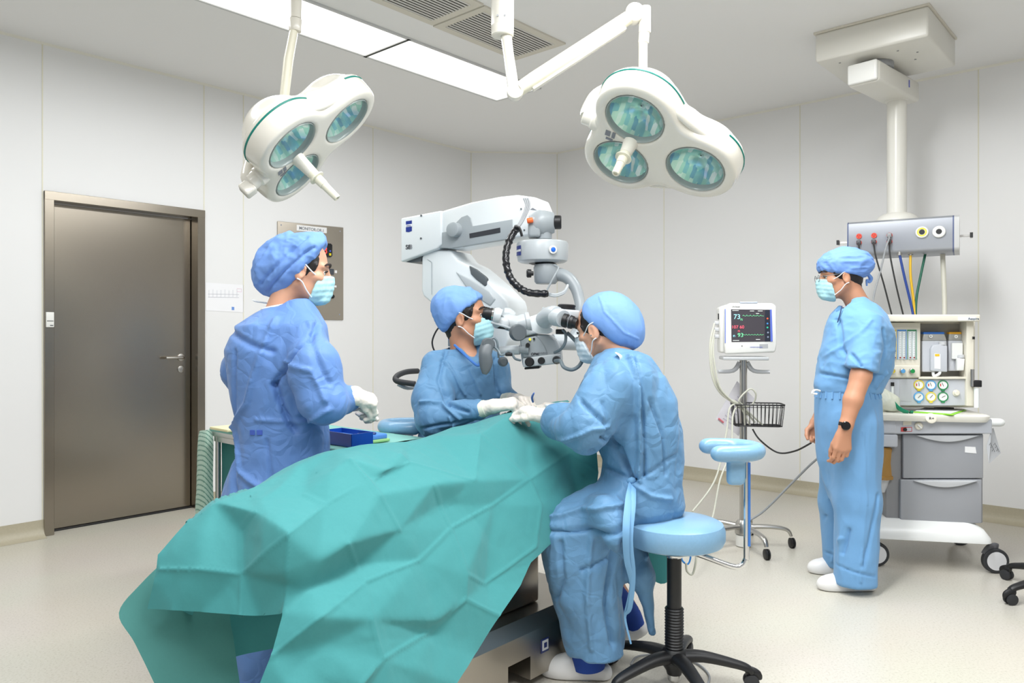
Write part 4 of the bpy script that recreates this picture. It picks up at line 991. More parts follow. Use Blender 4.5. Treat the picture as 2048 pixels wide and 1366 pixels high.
for pts, r, lb in (
    ([(1429, 646, 4.5), (1420, 690, 4.45), (1424, 750, 4.42), (1440, 785, 4.42), (1470, 808, 4.43), (1500, 832, 4.46)], 0.0058, 'beige monitor lead looping from the uppermost side plug into the basket'),
    ([(1429, 660, 4.5), (1423, 700, 4.44), (1430, 760, 4.42), (1455, 795, 4.42), (1478, 808, 4.43), (1510, 845, 4.46)], 0.0058, 'beige monitor lead looping from the middle side plug into the basket'),
    ([(1428, 674, 4.5), (1427, 710, 4.43), (1438, 770, 4.40), (1462, 800, 4.40), (1483, 812, 4.42), (1525, 850, 4.46)], 0.005, 'thin beige monitor lead from the lowest side plug into the basket'),
    ([(1490, 850, 4.44), (1488, 815, 4.42), (1478, 800, 4.40), (1500, 778, 4.40), (1512, 790, 4.40), (1500, 812, 4.42), (1462, 812, 4.40), (1452, 870, 4.35), (1430, 960, 4.25), (1385, 1023, 4.15)], 0.005, 'pale sensor lead looping over the basket and hanging down to the patient table'),
    ([(1500, 850, 4.44), (1480, 815, 4.42), (1466, 830, 4.38), (1462, 900, 4.3), (1440, 960, 4.2), (1425, 1035, 4.1), (1400, 1095, 3.9)], 0.005, 'pale sensor lead hanging steeply from the basket behind the blue armrest')):
    t = thing('monitor_lead', P(*pts[0]), lb, 'lead', group='leads of the patient monitor'); MB().tube([P(*p) for p in pts], r, n=8, sub=7).build('lead', lead_m, t)
for pts, r, m, lb in (
    ([(1505, 858, 4.42), (1520, 880, 4.40), (1555, 905, 4.38), (1590, 902, 4.3), (1622, 886, 4.15)], 0.005, cab_k, 'black cable sagging from the wire basket to the standing man'),
    ([(1500, 1040, 4.50), (1530, 1020, 4.48), (1580, 970, 4.4), (1620, 930, 4.3), (1650, 905, 4.2)], 0.0065, cab_g, 'grey mains cable rising from the monitor stand behind the standing man')):
    t = thing('cable', P(*pts[0]), lb, 'cable'); MB().tube([P(*p) for p in pts], r, n=8, sub=7).build('lead', m, t)
# leaflets behind the pole
lf = thing('hanging_leaflet', P(1490, 800, 4.62), 'tilted white leaflet hanging behind the pole of the monitor stand', 'leaflet')
crd = [P(1431, 838, 4.62), P(1477, 872, 4.62), P(1512, 800, 4.62), P(1474, 762, 4.62)]
mb = MB(); mb.add(crd+[p+Vector((0, 0.002, 0)) for p in crd], [(0, 1, 2, 3), (7, 6, 5, 4)]+[(i, (i+1) % 4, 4+(i+1) % 4, 4+i) for i in range(4)]); mb.build('sheet', mat('leaflet', (226, 224, 230), rough=0.5), lf, smooth=0)
mb = MB()
for k in range(9):
    a = P(1446+k*4.2, 836-k*6.2, 4.615); b = P(1476+k*2.6, 856-k*6.0, 4.615); mb.tube([a, a*0.4+b*0.6], 0.0016, n=4)
mb.build('print', mat('leaflet_ink', (186, 180, 196), rough=0.6), lf)
MB().tube([P(1437, 837, 4.612), P(1447, 845, 4.612)], 0.006, n=6).build('red_logo', mat('leaflet_red', (214, 120, 130), rough=0.6), lf)

# ================================================================ STOOLS
pad_m = mat('blue_vinyl', (128, 170, 202), rough=0.28, vary=0.12, vscale=120, bump=('noise', 260, 0.05, 0.001))
def make_stool(loc, label, arm=True, leg0=-4.0, group='surgeon stools', seat=True, rch=0.272):
    L0 = Vector(loc); t = thing('stool', loc, label, 'stool', group=group); z = Vector((0, 0, 1))
    if seat:
        MB().lathe(L0+z*0.506, z, [(0, 0.13), (0.004, 0.155), (0.012, 0.172), (0.03, 0.18), (0.062, 0.18), (0.082, 0.172), (0.09, 0.155), (0.094, 0.12), (0.096, 0.0)], n=64).build('seat', pad_m, t)
        MB().lathe(L0+z*0.493, z, [(0, 0.10), (0.012, 0.13)], n=32).build('seat_plate', black, t)
    MB().lathe(L0+z*0.463, z, [(0, 0.028), (0.004, 0.031), (0.04, 0.031)], n=28).build('collar', chrome, t)
    MB().cyl(L0+z*0.2, L0+z*0.468, 0.026, n=28).build('gas_column', black, t)
    prof = []
    for k in range(15): prof += [(0.125+k*0.0105, 0.031), (0.125+k*0.0105+0.0045, 0.0345), (0.125+k*0.0105+0.009, 0.031)]
    MB().lathe(L0, z, prof, n=28).build('bellows', black, t)
    MB().lathe(L0+z*0.035, z, [(0, 0.024), (0.02, 0.03), (0.05, 0.05), (0.085, 0.046), (0.10, 0.034)], n=28).build('hub', black, t)
    MB().lathe(L0+z*0.012, z, [(0, 0.015), (0.012, 0.026), (0.03, 0.026)], n=24).build('column_foot', chrome, t)
    for k in range(5):
        a = math.radians(leg0+72*k); d = Vector((math.cos(a), math.sin(a), 0))
        lg = MB().tube([L0+z*0.105+d*0.02, L0+z*0.108+d*(rch-0.17), L0+z*0.085+d*(rch-0.052), L0+z*0.07+d*(rch-0.01), L0+z*0.055+d*rch], [0.033, 0.027, 0.021, 0.018, 0.014], n=14, sub=4, flat=0.75).build('leg', black, t)
        sd = Vector((-d.y, d.x, 0)); c = L0+d*rch+z*0.026+sd*0.006; w = MB()
        for s in (-1, 1): w.lathe(c+sd*(s*0.013-0.007), sd, [(0, 0.02), (0.002, 0.026), (0.012, 0.026), (0.014, 0.02)], n=22)
        w.cyl(c-sd*0.012, c+sd*0.012, 0.010, n=12); w.cyl(c, c+z*0.034, 0.008, n=10)
        w.build('castor', rubber, lg)
        MB().tube([c+z*0.03-d*0.02, c+z*0.031, c+z*0.022+d*0.022, c+z*0.006+d*0.027], [0.012, 0.014, 0.012, 0.008], n=10, sub=3, flat=1.4, up=z).build('castor_hood', black, lg)
    if arm:
        x = Vector((1, 0, 0))
        MB().tube([L0+z*0.49, L0+z*0.475+x*0.08, L0+z*0.436+x*0.2-Vector((0, 0.02, 0)), L0+z*0.438+x*0.236-Vector((0, 0.02, 0)), L0+z*0.46+x*0.253-Vector((0, 0.02, 0)), L0+z*0.5+x*0.255-Vector((0, 0.02, 0)), L0+z*0.835+x*0.255-Vector((0, 0.02, 0))], 0.0105, n=16, sub=5).build('arm_bar', chrome, t)
        MB().box(L0+x*0.262+z*0.66-Vector((0, 0.031, 0)), (0.008, 0.003, 0.30)).build('blue_strip', mat('tube_blue', (60, 120, 200), rough=0.3), t)
        c = L0+x*0.205+z*0.853-Vector((0, 0.02, 0))
        pts = [c+Vector((-0.075, -0.085, 0)), c+Vector((-0.02, -0.088, 0)), c+Vector((0.045, -0.07, 0)), c+Vector((0.083, -0.02, 0)), c+Vector((0.075, 0.05, 0)), c+Vector((0.03, 0.09, 0)), c+Vector((-0.03, 0.10, 0)), c+Vector((-0.07, 0.098, 0))]
        ops = []; Q = catmull(pts, 3)
        for a, b in zip(Q[:-1], Q[1:]): ops.append(('u', 0.01, cap(a, b, 0.0265)))
        ops2 = [('u', 0, (lambda g: (lambda p: np.maximum(g(p), 0)*0+g(p*np.array([1, 1, 1], dtype=np.float32))))(field(ops)))]
        ops2.append(('u', 0.012, rbox(c+Vector((-0.005, -0.055, -0.055)), (0.032, 0.020, 0.060), 0.018)))
        sc('armrest_pad', ops2, c, 0.16, 0.0055, pad_m, t)
    return t
st1 = make_stool((0.587, 2.75, 0), 'blue round stool with padded armrest in front, beside the seated person on the right', leg0=-6)
st2 = copy_tree(st1, label='blue stool whose curved armrest shows left of the seated surgeon at the microscope'); st2.location = (-0.29, 3.42, 0); st2.rotation_euler = (0, 0, math.radians(178))
st3 = make_stool((2.70, 3.60, 0), 'black star-shaped stool base with castors cut by the right edge of the picture', arm=False, rch=0.36, leg0=184, group='surgeon stools')

# ================================================================ OPERATING MICROSCOPE
mw = mat('microscope_white', (228, 233, 235), rough=0.3); mgm = mat('microscope_grey', (160, 167, 171), rough=0.35); mdg = mat('microscope_dark_grey', (92, 98, 102), rough=0.4); mlg = mat('microscope_light_grey', (188, 194, 197), rough=0.3)
logo_b = mat('logo_blue', (28, 52, 140), rough=0.4); logo_w = mat('logo_white', (240, 240, 244), rough=0.5)
mic = thing('operating_microscope', (-0.22, 3.95, 0), 'white and grey operating microscope on a floor stand, its eyepieces between the two seated people', 'microscope')
AOx = P(803, 470, 3.85); AXm = (P(1075, 470, 3.50)-AOx); AXm.z = 0; AXm.normalize(); ANm = Vector((AXm.y, -AXm.x, 0))
def c4(pts): return [(780+x*0.2855, 370+y*0.2855) for x, y in pts]
def tr(name, pts, depth, bev, off, m, par=mic, smooth=40, O=AOx, ax=AXm): mb = MB(); traced(mb, c4(pts), O, ax, depth, bev, off); return mb.build(name, m, par, smooth=smooth)
def mq(x, y, off=0.0, O=AOx, ax=AXm): x, y = c4([(x, y)])[0]; return on_plane(O, ax, x, y, off)[2]
rc_ = tr('rear_cover', [(75, 232), (360, 178), (360, 418), (325, 448), (75, 540)], 0.17, 0.008, 0.012, mw)
arm = tr('upper_arm', [(362, 182), (560, 122), (760, 82), (890, 68), (1020, 86), (1062, 190), (985, 350), (430, 445), (362, 440)], 0.15, 0.01, 0.0, mw)
tr('arm_inset', [(364, 332), (420, 322), (455, 270), (500, 225), (540, 210), (562, 230), (578, 288), (856, 240), (858, 372), (430, 443), (345, 440)], 0.03, 0.002, 0.006, mgm, arm)
q = mq(468, 318, 0.0); MB().lathe(q, ANm, [(0, 0.036), (0.035, 0.036), (0.042, 0.034), (0.045, 0.028), (0.045, 0.001)], n=32).build('pivot_cap', mgm, arm)
tr('cable_slot', [(555, 340), (770, 298), (772, 332), (558, 372)], 0.01, 0.001, 0.009, mat('slot_dark', (52, 54, 60), rough=0.4), arm, 0)
lg = tr('logo_panel', [(111, 254), (152, 248), (152, 322), (131, 330), (111, 328)], 0.002, 0, 0.0135, logo_b, rc_, 0)
tr('logo_bar', [(110, 278), (153, 272), (153, 290), (110, 296)], 0.001, 0, 0.0145, logo_w, lg, 0)
text('logo_lettering', 'ZEISS', 0.0125, mq(113, 293, 0.0146), AXm, (0, 0, 1), logo_b, lg, depth=0.0003)
text('model_number', 'S8', 0.031, mq(110, 450, 0.0135), AXm, (0, 0, 1), ink, rc_, bold=0.0005); text('model_number', '8', 0.031, mq(138, 448, 0.0135), AXm, (0, 0, 1), ink_grey, rc_)
for x, y in ((220, 215), (218, 374)): q = mq(x, y, 0.012); MB().cyl(q, q+ANm*0.004, 0.005, n=12).build('screw', mdg, rc_)
for x, y in ((920, 168), (942, 316), (785, 380), (490, 428)): q = mq(x, y, 0.0); MB().cyl(q, q+ANm*0.004, 0.004, n=12).build('screw', mdg, arm)
tr('hand_symbol', [(980, 172), (1000, 160), (1030, 178), (1010, 176)], 0.001, 0, 0.001, ink_grey, arm, 0)
tr('vent_grille', [(105, 538), (230, 490), (215, 535), (150, 545)], 0.10, 0, -0.02, mdg, rc_, 0)
OL = P(850, 560, 3.80); AXl = AXm
low = tr('lower_arm', [(220, 505), (243, 466), (300, 456), (420, 455), (452, 500), (470, 525), (560, 568), (705, 690), (815, 805), (829, 850), (829, 1085), (805, 1140), (760, 1160), (690, 1128), (385, 908), (232, 780), (218, 740)], 0.21, 0.03, 0.0, mw, O=OL)
q0 = mq(335, 470, -0.10, OL); MB().lathe(q0-Vector((0, 0, 0.02)), (0, 0, 1), [(0, 0.10), (0.045, 0.098), (0.055, 0.085), (0.075, 0.082)], n=40).build('arm_bearing', mw, mic)
tr('grip_inset', [(553, 566), (600, 590), (664, 640), (678, 655), (677, 700), (664, 710), (600, 660), (566, 625)], 0.02, 0.003, 0.004, mdg, low, O=OL)
tr('raised_panel', [(452, 602), (560, 655), (700, 745), (740, 800), (700, 850), (560, 760)], 0.02, 0.008, 0.006, mlg, low, O=OL)
MB().tube([mq(262, 520, 0.002, OL), mq(292, 540, 0.002, OL), mq(292, 768, 0.002, OL)], 0.0012, n=5).build('seam', mgm, low)
# floor stand behind the surgeon
sx_, sy_ = -0.20, 3.98
MB().tube([(sx_, sy_, 0.14), (sx_, sy_, 0.9), (sx_+0.1, sy_-0.02, 1.22)], 0.10, n=24, sub=5).build('stand_column', mw, mic)
MB().box((sx_, sy_, 0.10), (0.52, 0.48, 0.09), bev=0.03).build('stand_base', mw, mic)
for s in (-1, 1):
    for r in (-1, 1): wheel_pair(mic, (sx_+s*0.21, sy_+r*0.19, 0.045), 0.04)
hq = P(792, 758, 3.85)
MB().tube([P(835, 742, 3.9), P(812, 744, 3.8), P(794, 752, 3.72), P(794, 762, 3.68), P(830, 768, 3.66)], 0.014, n=12, sub=5).build('stand_handle', rubber, mic)
MB().tube([P(838, 772, 3.75), P(815, 776, 3.7), P(796, 768, 3.68)], 0.010, n=10, sub=4).build('handle_bracket', mgm, mic)
# coupling and suspension at the arm's end
SY = 3.42
def sp(x, y, Y=SY): x, y = c4([(x, y)])[0]; return P(x, y, Y)
knee = MB(); knee.tube([sp(1000, 290), sp(1060, 270), sp(1150, 265)], [0.05, 0.062, 0.045], n=18, sub=4); knee.box(sp(1010, 300), (0.055, 0.10, 0.09), bev=0.012); knee.cyl(sp(1080, 300), sp(1080, 380), 0.035, n=24); knee.cyl(sp(1075, 205), sp(1075, 240), 0.022, n=20); knee.build('coupling_block', mgm, mic)
MB().lathe(sp(1150, 262, 3.40), (1, -0.1, 0), [(0, 0.028), (0.003, 0.031), (0.028, 0.031), (0.032, 0.027)], n=24).build('balance_knob', black, mic)
MB().cyl(sp(960, 252, 3.36), sp(1002, 245, 3.36), 0.012, n=14, bev=0.003).build('orange_lever', mat('orange_lever', (240, 110, 50), rough=0.4), mic)
zc = sp(1070, 460); dz = lambda y: sp(1070, y).z
drum = MB().lathe((zc.x, SY+0.03, dz(545)), (0, 0, 1), [(0, 0.075), (0.003, 0.10), (0.010, 0.112), (dz(500)-dz(545), 0.116), (dz(410)-dz(545), 0.118), (dz(395)-dz(545), 0.112), (dz(388)-dz(545), 0.09), (dz(385)-dz(545), 0.04)], n=56).build('suspension_drum', mlg, mic)
q = sp(1142, 452, SY-0.088); nq = Vector((0.35, -1, 0)).normalized()
MB().lathe(q-nq*0.004, nq, [(0, 0.019), (0.006, 0.018)], n=24).build('button_rim', white_p, drum); MB().lathe(q, nq, [(0, 0.011), (0.006, 0.010), (0.008, 0.006)], n=20).build('blue_button', mat('button_blue', (30, 110, 220), rough=0.25), drum)
vs = []
for k in range(6):
    a = math.radians(186+k*5.5); vs.append((zc.x+0.1185*math.cos(a), SY+0.03+0.1185*math.sin(a)))
mb = MB(); top, bot = dz(428), dz(496); mb.add([Vector((x, y, top)) for x, y in vs]+[Vector((x, y, bot)) for x, y in vs], [(i, i+1, 7+i, 6+i) for i in range(5)]); o = mb.build('drum_logo', logo_b, drum, smooth=0)
mb = MB(); t2, b2 = dz(455), dz(470); mb.add([Vector((zc.x+(x-zc.x)*1.008, SY+0.03+(y-SY-0.03)*1.008, t2)) for x, y in vs]+[Vector((zc.x+(x-zc.x)*1.008, SY+0.03+(y-SY-0.03)*1.008, b2)) for x, y in vs], [(i, i+1, 7+i, 6+i) for i in range(5)]); mb.build('drum_logo_bar', logo_w, o, smooth=0)
MB().lathe((zc.x, SY+0.03, dz(553)), (0, 0, 1), [(0, 0.05), (0.010, 0.075), (0.02, 0.075)], n=40).build('drum_disc', black, mic)
zx = sp(1092, 630)
MB().lathe((zx.x, SY, dz(693)), (0, 0, 1), [(0, 0.044), (0.01, 0.052), (dz(565)-dz(693)-0.01, 0.056), (dz(558)-dz(693), 0.05), (dz(545)-dz(693), 0.018)], n=36).build('rotation_joint', mgm, mic)
MB().lathe(sp(1004, 620, 3.36), (-1, -0.1, 0), [(0, 0.010), (0.01, 0.010), (0.01, 0.018), (0.026, 0.019), (0.03, 0.015)], n=20).build('lock_knob', black, mic)
MB().tube([sp(1140, 640, 3.44), sp(1190, 628, 3.42), sp(1250, 655, 3.40), sp(1300, 720, 3.38), sp(1325, 800, 3.36), sp(1335, 880, 3.34), sp(1325, 1000, 3.34), sp(1290, 1075, 3.33)], [0.030, 0.030, 0.028, 0.026, 0.024, 0.024, 0.026, 0.030], n=20, sub=5).build('curved_carrier', mgm, mic)
MB().tube([sp(1140, 1100, 3.26), sp(1330, 1105, 3.30)], 0.034, n=24).build('cross_tube', mlg, mic)
# corrugated cable bundle
pts = [sp(895, 300, 3.36), sp(862, 340, 3.33), sp(822, 430, 3.30), sp(812, 530, 3.28), sp(838, 640, 3.26), sp(900, 715, 3.25), sp(980, 755, 3.25), sp(1105, 762, 3.27)]
rr = [0.0155+0.002*math.sin(k*1.9)+0.0012*math.sin(k*3.3) for k in range(60)]
MB().tube(pts, rr, n=14, sub=9).build('cable_sleeve', mat('sleeve_black', (26, 26, 30), rough=0.22), mic)
for k, dx in enumerate((0, 14, 28)): MB().tube([sp(938+dx, 95, 3.38), sp(952+dx*0.9, 150, 3.36), sp(915+dx*0.6, 250, 3.34), sp(885+dx*0.4, 300, 3.33)], 0.0045, n=8, sub=5).build('arm_lead', cab_g, mic)
for k, dy in enumerate((0, 10)): MB().tube([sp(1100, 758+dy, 3.27), sp(1160, 768+dy, 3.28), sp(1220, 745+dy, 3.30), sp(1245, 700+dy, 3.33)], 0.0055, n=8, sub=5).build('carrier_lead', mlg, mic)
MB().tube([sp(1100, 735, 3.24), sp(1150, 640, 3.24), sp(1180, 580, 3.28), sp(1150, 562, 3.32)], 0.004, n=8, sub=5).build('joint_lead', mgm, mic)
MB().tube([sp(870, 290, 3.31), sp(905, 300, 3.31), sp(925, 360, 3.31)], 0.006, n=8, sub=3).build('cable_tie', black, mic)
# optical head
BY = 3.12; BO = P(1080, 690, BY); BX = Vector((math.cos(0.12), -math.sin(0.12), 0))
def c6(pts): return [(960+x*0.12443, 590+y*0.12443) for x, y in pts]
def th(name, pts, depth, bev, off, m, par=mic, smooth=40): mb = MB(); traced(mb, c6(pts), BO, BX, depth, bev, off); return mb.build(name, m, par, smooth=smooth)
def hq_(x, y, off=0.0): x, y = c6([(x, y)])[0]; return on_plane(BO, BX, x, y, off)[2]
def hp(x, y, Y=BY): x, y = c6([(x, y)])[0]; return P(x, y, Y)
BN = Vector((BX.y, -BX.x, 0))
body = th('optics_body', [(635, 690), (720, 655), (880, 625), (1120, 640), (1220, 720), (1280, 850), (1300, 940), (1310, 1100), (690, 1170), (655, 1000)], 0.14, 0.012, 0.0, mgm)
th('front_shield', [(650, 720), (740, 680), (900, 650), (980, 730), (1045, 830), (1080, 930), (1085, 985), (700, 1010), (660, 900)], 0.02, 0.006, 0.008, mgm, body)
th('knob_strip', [(690, 1165), (1305, 1100), (1300, 950), (1080, 960), (680, 1020)], 0.03, 0.006, 0.012, mlg, body)
for x, y, r in ((800, 1075, 0.019), (990, 1055, 0.0145)): MB().lathe(hq_(x, y, 0.008), BN, [(0, r), (0.016, r), (0.02, r*0.8), (0.02, 0.001)], n=28).build('control_knob', black, body)
MB().lathe(hq_(1220, 1045, 0.0), BN+Vector((0.25, 0, 0)), [(0, 0.016), (0.02, 0.017), (0.035, 0.013), (0.05, 0.009)], n=24).build('light_guide_plug', black, body)
MB().cyl(hq_(768, 805, 0.006), hq_(768, 805, 0.026), 0.009, n=18).build('side_knob', black, body)
MB().cyl(hq_(803, 713, 0.006), hq_(803, 713, 0.016), 0.0052, n=16).build('yellow_light', mat('indicator_yellow', (235, 225, 60), rough=0.3, emit=0.5), body); MB().cyl(hq_(868, 705, 0.006), hq_(868, 705, 0.014), 0.0045, n=16).build('black_button', black, body)
text('model_lettering', 'OPMI', 0.0145, hq_(818, 968, 0.0095), BX, Vector((-0.0, 0, 1)), ink, body, bold=0.0003); text('model_lettering', 'VARIO', 0.0125, hq_(948, 950, 0.0095), BX, (0, 0, 1), ink_grey, body)
th('objective_foot', [(712, 1200), (957, 1182), (957, 1140), (712, 1165)], 0.10, 0.004, -0.01, black)
th('tube_housing', [(580, 500), (640, 430), (740, 370), (950, 300), (1010, 420), (1130, 530), (1160, 540), (1150, 590), (1070, 625), (920, 620), (720, 660), (640, 560)], 0.10, 0.02, 0.01, mw)
th('housing_flap', [(620, 540), (700, 520), (820, 560), (925, 620), (720, 665), (660, 640)], 0.03, 0.008, 0.018, mgm)
MB().lathe(hp(595, 605, 3.06), (0.35, -1, 0.0), [(0, 0.034), (0.02, 0.034), (0.026, 0.03), (0.026, 0.001)], n=32).build('tilt_knob', mdg, mic)
# left binocular tube towards the surgeon
MB().lathe(hp(520, 480, 3.13), hp(620, 400, 3.13)-hp(420, 440, 3.13), [(0, 0.028), (0.04, 0.036), (0.055, 0.036), (0.06, 0.040), (0.075, 0.040)], n=30).build('left_tube_ring', mlg, mic)
MB().tube([hp(560, 470, 3.13), hp(450, 440, 3.12), hp(340, 430, 3.10)], [0.036, 0.035, 0.026], n=20, sub=4).build('left_tube_elbow', mlg, mic)
MB().tube([hp(530, 360, 3.17), hp(460, 310, 3.17), hp(390, 300, 3.17)], [0.022, 0.026, 0.025], n=18, sub=4).build('far_prism', mlg, mic)
MB().box(hp(340, 450, 3.12), (0.07, 0.10, 0.05), Matrix.Rotation(0.15, 3, 'Y'), bev=0.018).build('prism_bridge', mlg, mic)
MB().tube([hp(330, 360, 3.08), hp(270, 340, 3.08), hp(215, 330, 3.08)], [0.033, 0.036, 0.031], n=24, sub=4).build('near_prism', mlg, mic)
MB().box(hp(340, 490, 3.10), (0.085, 0.09, 0.010), Matrix.Rotation(0.3, 3, 'Y'), bev=0.003).build('prism_rail', mgm, mic)
MB().cyl(hp(350, 500, 3.10), hp(345, 545, 3.10), 0.030, 0.026, n=24).build('distance_knob', black, mic)
for Y, dx in ((3.08, 0), (3.17, 120)):
    e = MB(); a = hp(215+dx, 315, Y); b = hp(45+dx, 285, Y); e.lathe(a, b-a, [(0, 0.026), (0.012, 0.026), (0.012, 0.024), (0.02, 0.024), (0.02, 0.026), (0.030, 0.025), (0.030, 0.021), (0.036, 0.021), ((b-a).length, 0.018)], n=28); o = e.build('eyepiece', black, mic)
    MB().lathe(a+(b-a)*0.03, b-a, [(0, 0.0265), (0.004, 0.0265)], n=28).build('eyepiece_ring', chrome, o)
# right binocular tube towards the assistant
MB().lathe(hp(1060, 430, 3.08), hp(960, 300, 3.1)-hp(1130, 480, 3.1)+Vector((0.10, 0, 0.08)), [(0, 0.040), (0.012, 0.040), (0.014, 0.037), (0.05, 0.036)], n=32).build('right_tube_ring', mlg, mic)
MB().tube([hp(1040, 400, 3.08), hp(1100, 340, 3.04), hp(1180, 310, 3.0), hp(1240, 320, 2.97)], [0.038, 0.036, 0.034, 0.032], n=24, sub=4).build('right_tube_elbow', mlg, mic)
MB().tube([hp(1210, 360, 2.98), hp(1290, 365, 2.95), hp(1340, 380, 2.93)], [0.034, 0.036, 0.032], n=24, sub=4).build('right_prism', mlg, mic)
MB().box(hp(1440, 310, 3.0), (0.075, 0.09, 0.034), Matrix.Rotation(0.08, 3, 'Y'), bev=0.008).build('prism_bridge', mlg, mic)
MB().lathe(hp(1390, 250, 3.0), (0.05, 0, 1), [(0, 0.033), (0.008, 0.036), (0.010, 0.033), (0.020, 0.036), (0.024, 0.030)], n=30).build('distance_knob', black, mic)
for Y, dy in ((2.93, 0), (3.02, 40)):
    e = MB(); a = hp(1340, 400+dy*0.3, Y); b = hp(1560, 455+dy*0.4, Y-0.02); e.lathe(a, b-a, [(0, 0.026), (0.016, 0.026), (0.018, 0.023), (0.028, 0.023), (0.03, 0.025), (0.04, 0.024), (0.044, 0.020), ((b-a).length, 0.017)], n=28); o = e.build('eyepiece', black, mic)
    MB().lathe(a+(b-a)*0.45, b-a, [(0, 0.0255), (0.002, 0.0255)], n=28).build('eyepiece_ring', ink_grey, o)
MB().box(hp(1290, 590, 3.02), (0.035, 0.03, 0.02), bev=0.003).build('clamp_block', black, mic)
MB().tube([hp(1210, 1060, 3.06), hp(1290, 1060, 3.0), hp(1350, 1160, 2.98), hp(1480, 1200, 2.98), hp(1600, 1130, 2.98), hp(1650, 1000, 2.98), hp(1600, 830, 2.98), hp(1480, 680, 2.99), hp(1400, 610, 3.0)], 0.0075, n=10, sub=6).build('light_guide', mat('guide_grey', (112, 124, 130), rough=0.4), mic)
MB().tube([hp(1200, 925, 3.06), hp(1300, 870, 3.0), hp(1370, 760, 2.98), hp(1375, 620, 2.98), hp(1330, 560, 2.99)], 0.006, n=10, sub=6).build('light_guide', MATS['guide_grey'], mic)
# front handles and cables towards the surgeon
MB().tube([hp(640, 880, 3.12), hp(300, 900, 3.14)], 0.020, n=20).build('handle_tube', mlg, mic)
MB().lathe(hp(640, 880, 3.12), (1, 0, 0), [(-0.01, 0.012), (0.02, 0.016), (0.035, 0.02)], n=18).build('tube_end', mgm, mic)
b_ = MB(); b_.tube([hp(110, 760, 3.05), hp(100, 850, 3.04), hp(85, 960, 3.03), hp(95, 1080, 3.03), hp(85, 1200, 3.03), hp(68, 1275, 3.03)], [0.020, 0.027, 0.026, 0.028, 0.020, 0.008], n=16, sub=4, flat=0.45, up=(0, 1, 0)); b_.build('hand_grip', mdg, mic)
MB().lathe(hp(120, 790, 3.07), (0.2, -1, 0), [(0, 0.026), (0.03, 0.026), (0.034, 0.022)], n=24).build('grip_joint', mdg, mic)
MB().tube([hp(200, 800, 3.06), hp(290, 890, 3.06), hp(330, 960, 3.05), hp(400, 950, 3.05), hp(450, 905, 3.05), hp(510, 930, 3.05), hp(560, 1020, 3.05), hp(650, 1050, 3.07)], 0.005, n=8, sub=6).build('handle_lead', MATS['guide_grey'], mic)
MB().tube([hp(160, 730, 3.07), hp(220, 690, 3.07), hp(270, 740, 3.07), hp(290, 850, 3.07), hp(300, 1010, 3.08)], 0.0045, n=8, sub=6).build('handle_lead', MATS['guide_grey'], mic)
MB().box(hp(465, 955, 3.05), (0.028, 0.02, 0.014), bev=0.003).build('lead_clip', black, mic)
MB().lathe(hp(360, 1070, 3.12), (0.2, -1, 0), [(0, 0.02), (0.02, 0.02), (0.03, 0.012)], n=20).build('far_grip', mdg, mic)
# cable and box behind the surgeon's neck
MB().tube([P(900, 648, 3.6), P(878, 655, 3.6), P(865, 680, 3.6), P(868, 700, 3.6), P(880, 712, 3.6)], 0.004, n=8, sub=6).build('stand_cable', cab_k, mic)
MB().box(P(906, 672, 3.66), (0.045, 0.06, 0.10), bev=0.006).build('stand_switch_box', mgm, mic)

# ================================================================ OPERATING TABLE
HD = Vector((0.08, 3.10, 0)); TD = Vector((-0.66, -0.75, 0)).normalized(); TR = Vector((0.75, -0.66, 0)).normalized()
def tp(s, v, z): return HD+TD*s+TR*v+Vector((0, 0, z))
ot_s = mat('table_steel', (172, 166, 156), rough=0.28, metal=1.0)
RT = Matrix.Rotation(math.atan2(TD.y, TD.x), 3, 'Z')
ot = thing('operating_table', tp(0.5, 0, 0), 'stainless steel operating table base showing beneath the green drape by the seated person\'s foot', 'operating table')
def tbox(mb, s0, s1, v0, v1, z0, z1, bev=0.0): mb.box(tp((s0+s1)/2, (v0+v1)/2, (z0+z1)/2), (s1-s0, v1-v0, z1-z0), RT, bev); return mb
mb = MB()
prof = [(0.245, 0.10), (0.245, 0.205), (0.205, 0.245), (-0.205, 0.245), (-0.245, 0.205), (-0.245, 0.10)]
for sa, sb, zlow in ((-0.15, 0.30, 0.035), (0.30, 0.42, 0.12), (0.42, 0.98, 0.035)):
    pr = [(v, max(z, 0) if z > 0.1 else zlow) for v, z in prof]
    vs = [tp(sa, v, z) for v, z in pr]+[tp(sb, v, z) for v, z in pr]; k = len(pr)
    mb.add(vs, [(i, (i+1) % k, k+(i+1) % k, k+i) for i in range(k)]+[tuple(range(k)), tuple(range(2*k-1, k-1, -1))])
mb.build('plinth', ot_s, ot, smooth=0)
tbox(MB(), 0.12, 0.62, -0.15, 0.14, 0.246, 0.56, 0.012).build('pedestal', ot_s, ot)
tbox(MB(), 0.10, 0.118, -0.12, 0.11, 0.28, 0.52, 0.004).build('pedestal_side', mat('pedestal_navy', (58, 66, 92), rough=0.3), ot)
tbox(MB(), 0.02, 1.16, -0.13, 0.15, 0.60, 0.66, 0.01).build('table_frame', steel_l, ot)
tbox(MB(), 0.0, 1.18, -0.13, 0.16, 0.665, 0.74, 0.02).build('mattress', rubber, ot)
q0 = tp(0.255, 0.247, 0.14)
mb = MB(); mb.box(tp(0.22, 0.2465, 0.135), (0.045, 0.003, 0.05), RT, bev=0.0012); o = mb.build('badge', mat('badge_navy', (36, 48, 100), rough=0.4), ot)
MB().box(tp(0.22, 0.2485, 0.137), (0.034, 0.002, 0.036), RT).build('badge_field', am_s, o, smooth=0)
MB().box(tp(0.22, 0.2500, 0.137), (0.016, 0.001, 0.018), RT).build('badge_mark', mat('badge_navy', (36, 48, 100)), o, smooth=0)
